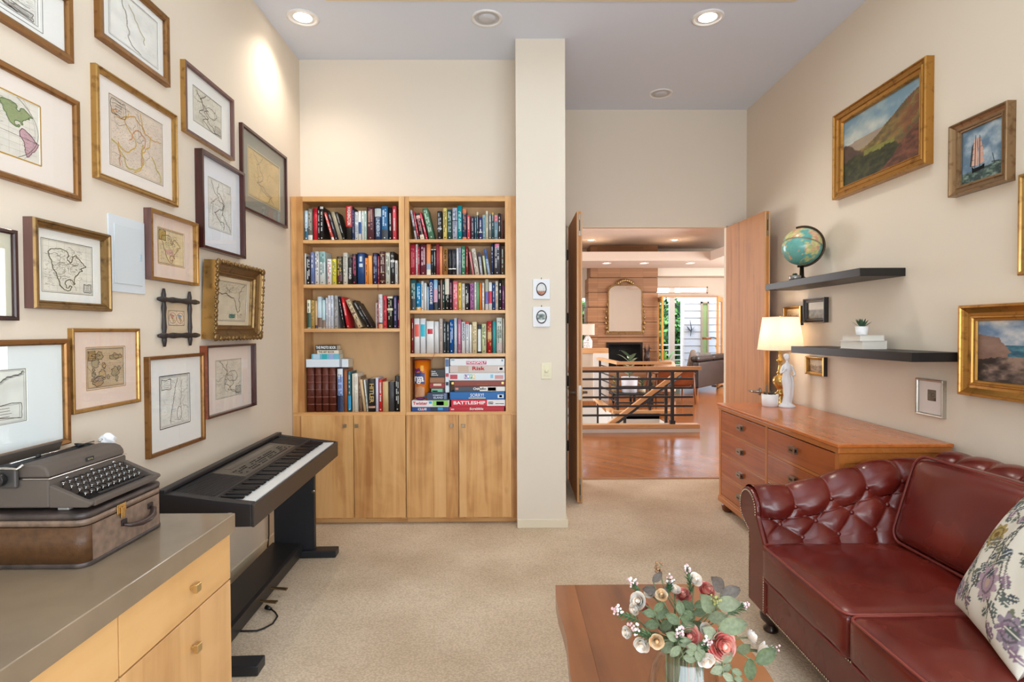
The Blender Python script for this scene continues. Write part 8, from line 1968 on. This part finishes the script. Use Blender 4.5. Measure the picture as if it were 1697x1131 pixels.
# ---- lamp on a console behind the half wall
lx_, ly_ = wx(974, 12.4), 12.4
t = thing('console_table', 'slim oak console behind the half wall', 'table', (lx_, ly_, 0)); MB().box(lx_ - .5, 12.2, .94, lx_ + .4, 12.6, .98).build('top', W_oak, t, .004)
for x in (lx_ - .46, lx_ + .32):
    for y in (12.23, 12.53): MB().box(x, y, .001, x + .04, y + .04, .9395).build('leg', W_oak, t, .003)
t = thing('table_lamp', 'unlit table lamp with straight pale shade beyond the half wall', 'lamp', (lx_, ly_, .9805)); z0_, z1_ = wz(555, ly_), wz(537, ly_); r_ = (wx(985.5, ly_) - wx(963, ly_)) / 2
MB().lathe([(r_, z0_), (r_, z1_)], (lx_, ly_, 0), 28, cap=False).build('lamp_shade', mat((222, 200, 182), .85), t)
MB().lathe([(.07, .9805), (.08, 1.0), (.1, 1.08), (.1, 1.2), (.05, z0_ - .04), (.015, z0_), (.012, z0_ + .12), (0, z0_ + .12)], (lx_, ly_, 0), 24).build('base', mat((226, 222, 214), .4, var=.35, vscale=40), t)
# ---- planters on a black bench
bY = 10.9; b0, b1 = wx(1012, bY), wx(1084, bY)
t = thing('plant_bench', 'low black bench carrying the potted plants behind the stairs', 'bench', ((b0 + b1) / 2, bY, 0)); MB().box(b0, bY - .2, .19, b1, bY + .2, .23).build('top', M_black, t, .004)
for x in (b0 + .06, (b0 + b1) / 2 - .02, b1 - .1):
    for y in (bY - .18, bY + .14): MB().box(x, y, .001, x + .04, y + .04, .1895).build('leg', M_black, t)
def potted(px, r_, h, col, label, leafspec, mats_, z0=.2305, ribbed=0):
    x = wx(px, bY); t = thing('potted_plant', label, 'plant', (x, bY, z0), 0, 'potted plants behind the stairs')
    MB().lathe([(r_ * .82, 0), (r_ * .9, .01), (r_, h), (r_ * .93, h), (r_ * .9, h - .03), (0, h - .03)], (x, bY, z0), 26).build('pot', mat(col, .5), t)
    n_, L0, L1, w_, e0_, e1_, hgt = leafspec; g = random.Random(int(px)); mb = MB(); mb.tube([(x, bY, z0 + h - .03), (x + .01, bY, z0 + h + hgt)], .01, 6); mb.build('stem', M_stem, t)
    for i in range(n_):
        a = i * 2.4; f = i / n_; mb = MB(); blade((x, bY, z0 + h + hgt * f), (math.cos(a), math.sin(a), g.uniform(e0_, e1_)), g.uniform(L0, L1), w_, .1, mb=mb, n=6, droop=.35); mb.build('leaf', mats_[i % len(mats_)], t)
gz = [mat((74, 104, 78), .35), mat((108, 134, 104), .35), mat((150, 166, 140), .4)]
potted(1043, .16, .30, (214, 216, 224), 'large leafy rubber plant in white planter behind the stairs', (13, .24, .38, .055, .3, 1.1, .42), gz)
potted(1019, .07, .12, (150, 126, 88), 'yellow-green plant in small tan pot beside the white planter', (14, .09, .15, .02, .4, 1.4, .2), [mat((176, 168, 84), .5), mat((140, 146, 74), .5)])
potted(1064, .075, .12, (222, 206, 176), 'small dark plant in cream patterned pot nearest the lounge chair', (10, .1, .2, .03, .4, 1.2, .14), gz[:2])
potted(1079, .065, .11, (206, 190, 164), 'short plant in beige pot at the bench end', (9, .08, .15, .025, .4, 1.2, .08), gz[:2])
# ---- lounge chair, dark sofa, armchair, arc lamp, fern
lcx, lcy = wx(1117, 11.3), 11.3; W_tk = wood([(104, 58, 30), (140, 84, 46)], 'z', .4)
t = thing('lounge_chair', 'brown leather lounge chair with thin wooden legs', 'chair', (lcx, lcy, 0)); M_tan = mat((122, 66, 38), .4, var=.15)
MB().box(lcx - .42, lcy - .3, .32, lcx + .26, lcy + .4, .42).build('seat', M_tan, t, .03, 3); MB().hexa([(lcx - .42, lcy - .36, .36), (lcx + .26, lcy - .36, .36), (lcx + .26, lcy - .27, .36), (lcx - .42, lcy - .27, .36), (lcx - .42, lcy - .5, .72), (lcx + .26, lcy - .5, .72), (lcx + .26, lcy - .42, .72), (lcx - .42, lcy - .42, .72)]).build('backrest', M_tan, t, .02, 3)
for sx_ in (-.45, .27):
    for sy_ in (-.4, .36): MB().tube([(lcx + sx_, lcy + sy_ * .9, .58), (lcx + sx_ * 1.06, lcy + sy_ * 1.1, .002)], [.022, .014], 8).build('leg', W_tk, t)
    MB().box(lcx + sx_ - .03, lcy - .4, .57, lcx + sx_ + .03, lcy + .4, .60).build('armrest', W_tk, t, .01)
A2, B2 = Vector((4.16, 12.25, 0)), Vector((5.35, 13.65, 0)); dl = (B2 - A2).normalized(); L_ = 2.0
ang_ = math.atan2(dl.y, dl.x); t = thing('dark_sofa', 'dark brown leather sofa seen from behind beyond the stairs', 'sofa', A2, ang_); M_dk = mat((48, 36, 32), .42, var=.15)
def lb(nm, x0, y0, z0, x1, y1, z1, b_=.03, m_=M_dk): put(nm, MB().box(x0, y0, z0, x1, y1, z1).mesh(nm, [m_]), t, b_, 3, local=True)
lb('back', 0, 0, .16, L_, .16, .72); lb('arm', 0, .162, .16, .16, .92, .6); lb('arm', L_ - .16, .162, .16, L_, .92, .6); lb('seat', .162, .162, .16, L_ - .162, .92, .42)
lb('back_cushion', .04, .03, .725, L_ / 2 - .005, .22, .86, .06); lb('back_cushion', L_ / 2 + .005, .03, .725, L_ - .04, .22, .86, .06)
for x in (.08, L_ - .1):
    for y in (.06, .84): lb('leg', x, y, .001, x + .05, y + .05, .1595, .004, W_tk)
tp = A2 + dl * .62 + Vector((-dl.y, dl.x, 0)) * .38
t2 = thing('sofa_pillow', 'greyish pillow peeking over the dark brown sofa back', 'pillow', (tp.x, tp.y, .42)); MB().grid(lambda u, v: (tp.x + (u - .5) * .42, tp.y + (v - .5) * .1, .425 + .55 * (.5 - .5 * math.cos(math.pi * min(1, (1 - abs(2 * u - 1)) * 1.2))) * (math.sin(math.pi * v) ** .4)), 14, 8).build('cover', mat((120, 104, 92), .8), t2)
ax_, ay_ = wx(1100, 12.2), 12.2; t = thing('beige_armchair', 'beige rounded armchair back beyond the far railing', 'chair', (ax_, ay_, 0)); M_bg = mat((190, 156, 130), .8)
MB().grid(lambda u, v: (ax_ + .25 * math.cos(math.pi * (1.0 + u)), ay_ - .22 * math.sin(math.pi * u), .12 + v * (.48 + .20 * math.sin(math.pi * u))), 20, 4).build('backrest', M_bg, t); MB().box(ax_ - .22, ay_ - .12, .16, ax_ + .22, ay_ + .26, .42).build('seat', M_bg, t, .04, 3)
for x in (ax_ - .2, ax_ + .16):
    for y in (ay_ - .1, ay_ + .2): MB().box(x, y, .001, x + .04, y + .04, .1595).build('leg', W_tk, t)
qx, qy = wx(1189, 14.35), 14.35; qz = wz(560, qy); x2_ = wx(1164, qy)
t = thing('reading_lamp', 'black arm floor lamp with wooden bar by the french doors', 'lamp', (qx, qy, 0)); MB().lathe([(.14, .001), (.14, .02), (.02, .03), (0, .03)], (qx, qy, 0), 24).build('base', M_black, t)
MB().tube([(qx, qy, .03), (qx, qy, qz - .1), (qx - .03, qy, qz - .02), (qx - .1, qy, qz), (x2_ + .2, qy, qz)], .014, 8).build('arm', M_black, t); MB().tube([(x2_ + .22, qy, qz - .02), (x2_, qy, qz - .02)], .03, 10).build('shade', wood([(120, 70, 34), (150, 92, 48)], 'x', .4), t)
fx_, fy_ = wx(1102, 14.9), 15.0; t = thing('potted_fern', 'bright green arching fern beside the open french door', 'plant', (fx_, fy_, 0)); MB().lathe([(.13, .001), (.17, .3), (.15, .3), (.14, .26), (0, .26)], (fx_, fy_, 0), 22).build('pot', mat((110, 112, 124), .6), t)
g = random.Random(3)
for i in range(18): mb = MB(); a = i * 2.4; blade((fx_, fy_, .27), (math.cos(a) * .7, math.sin(a) * .35 - .1, 2.6 * g.uniform(.5, 1.2)), g.uniform(.7, 1.1), .035, -.1, mb=mb, n=7, droop=.35); mb.build('frond', mat((132, 176, 74), .5), t)
# ---- hall lights
can(980, 398, 'lit hall ceiling light over the stairs, nearer the door edge', True, power=30)
can(1118, 398, 'lit hall ceiling light over the stairs, nearer the french doors', True, power=30)
can(1005, 436.5, 'lit soffit light over the fireplace, on the mirror outer side', True, z=2.96, power=60, size=150, col=(1, .8, .58))
can(1067, 436.5, 'lit soffit light over the fireplace, between mirror and bulkhead', True, z=2.96, power=60, size=150, col=(1, .8, .58))
can(1143, 436.5, 'lit soffit light in front of the bulkhead', True, z=2.96, power=45, size=150, col=(1, .8, .58))
can(1133, 462.3, 'lit light under the bulkhead above the transom window', True, z=2.77, power=10)

# ---- lettering becomes flat mesh, so that every letter is real geometry
bpy.context.view_layer.update()
dg = bpy.context.evaluated_depsgraph_get()
for o in [x for x in C.objects if x.type == 'FONT']:
    me = bpy.data.meshes.new_from_object(o.evaluated_get(dg)); nm = o.name; par, ml = o.parent, o.matrix_local.copy()
    o.name = 'old'; n = bpy.data.objects.new(nm, me); C.objects.link(n); n.parent = par; n.matrix_local = ml; n['kind'] = 'stuff'
    bpy.data.objects.remove(o)
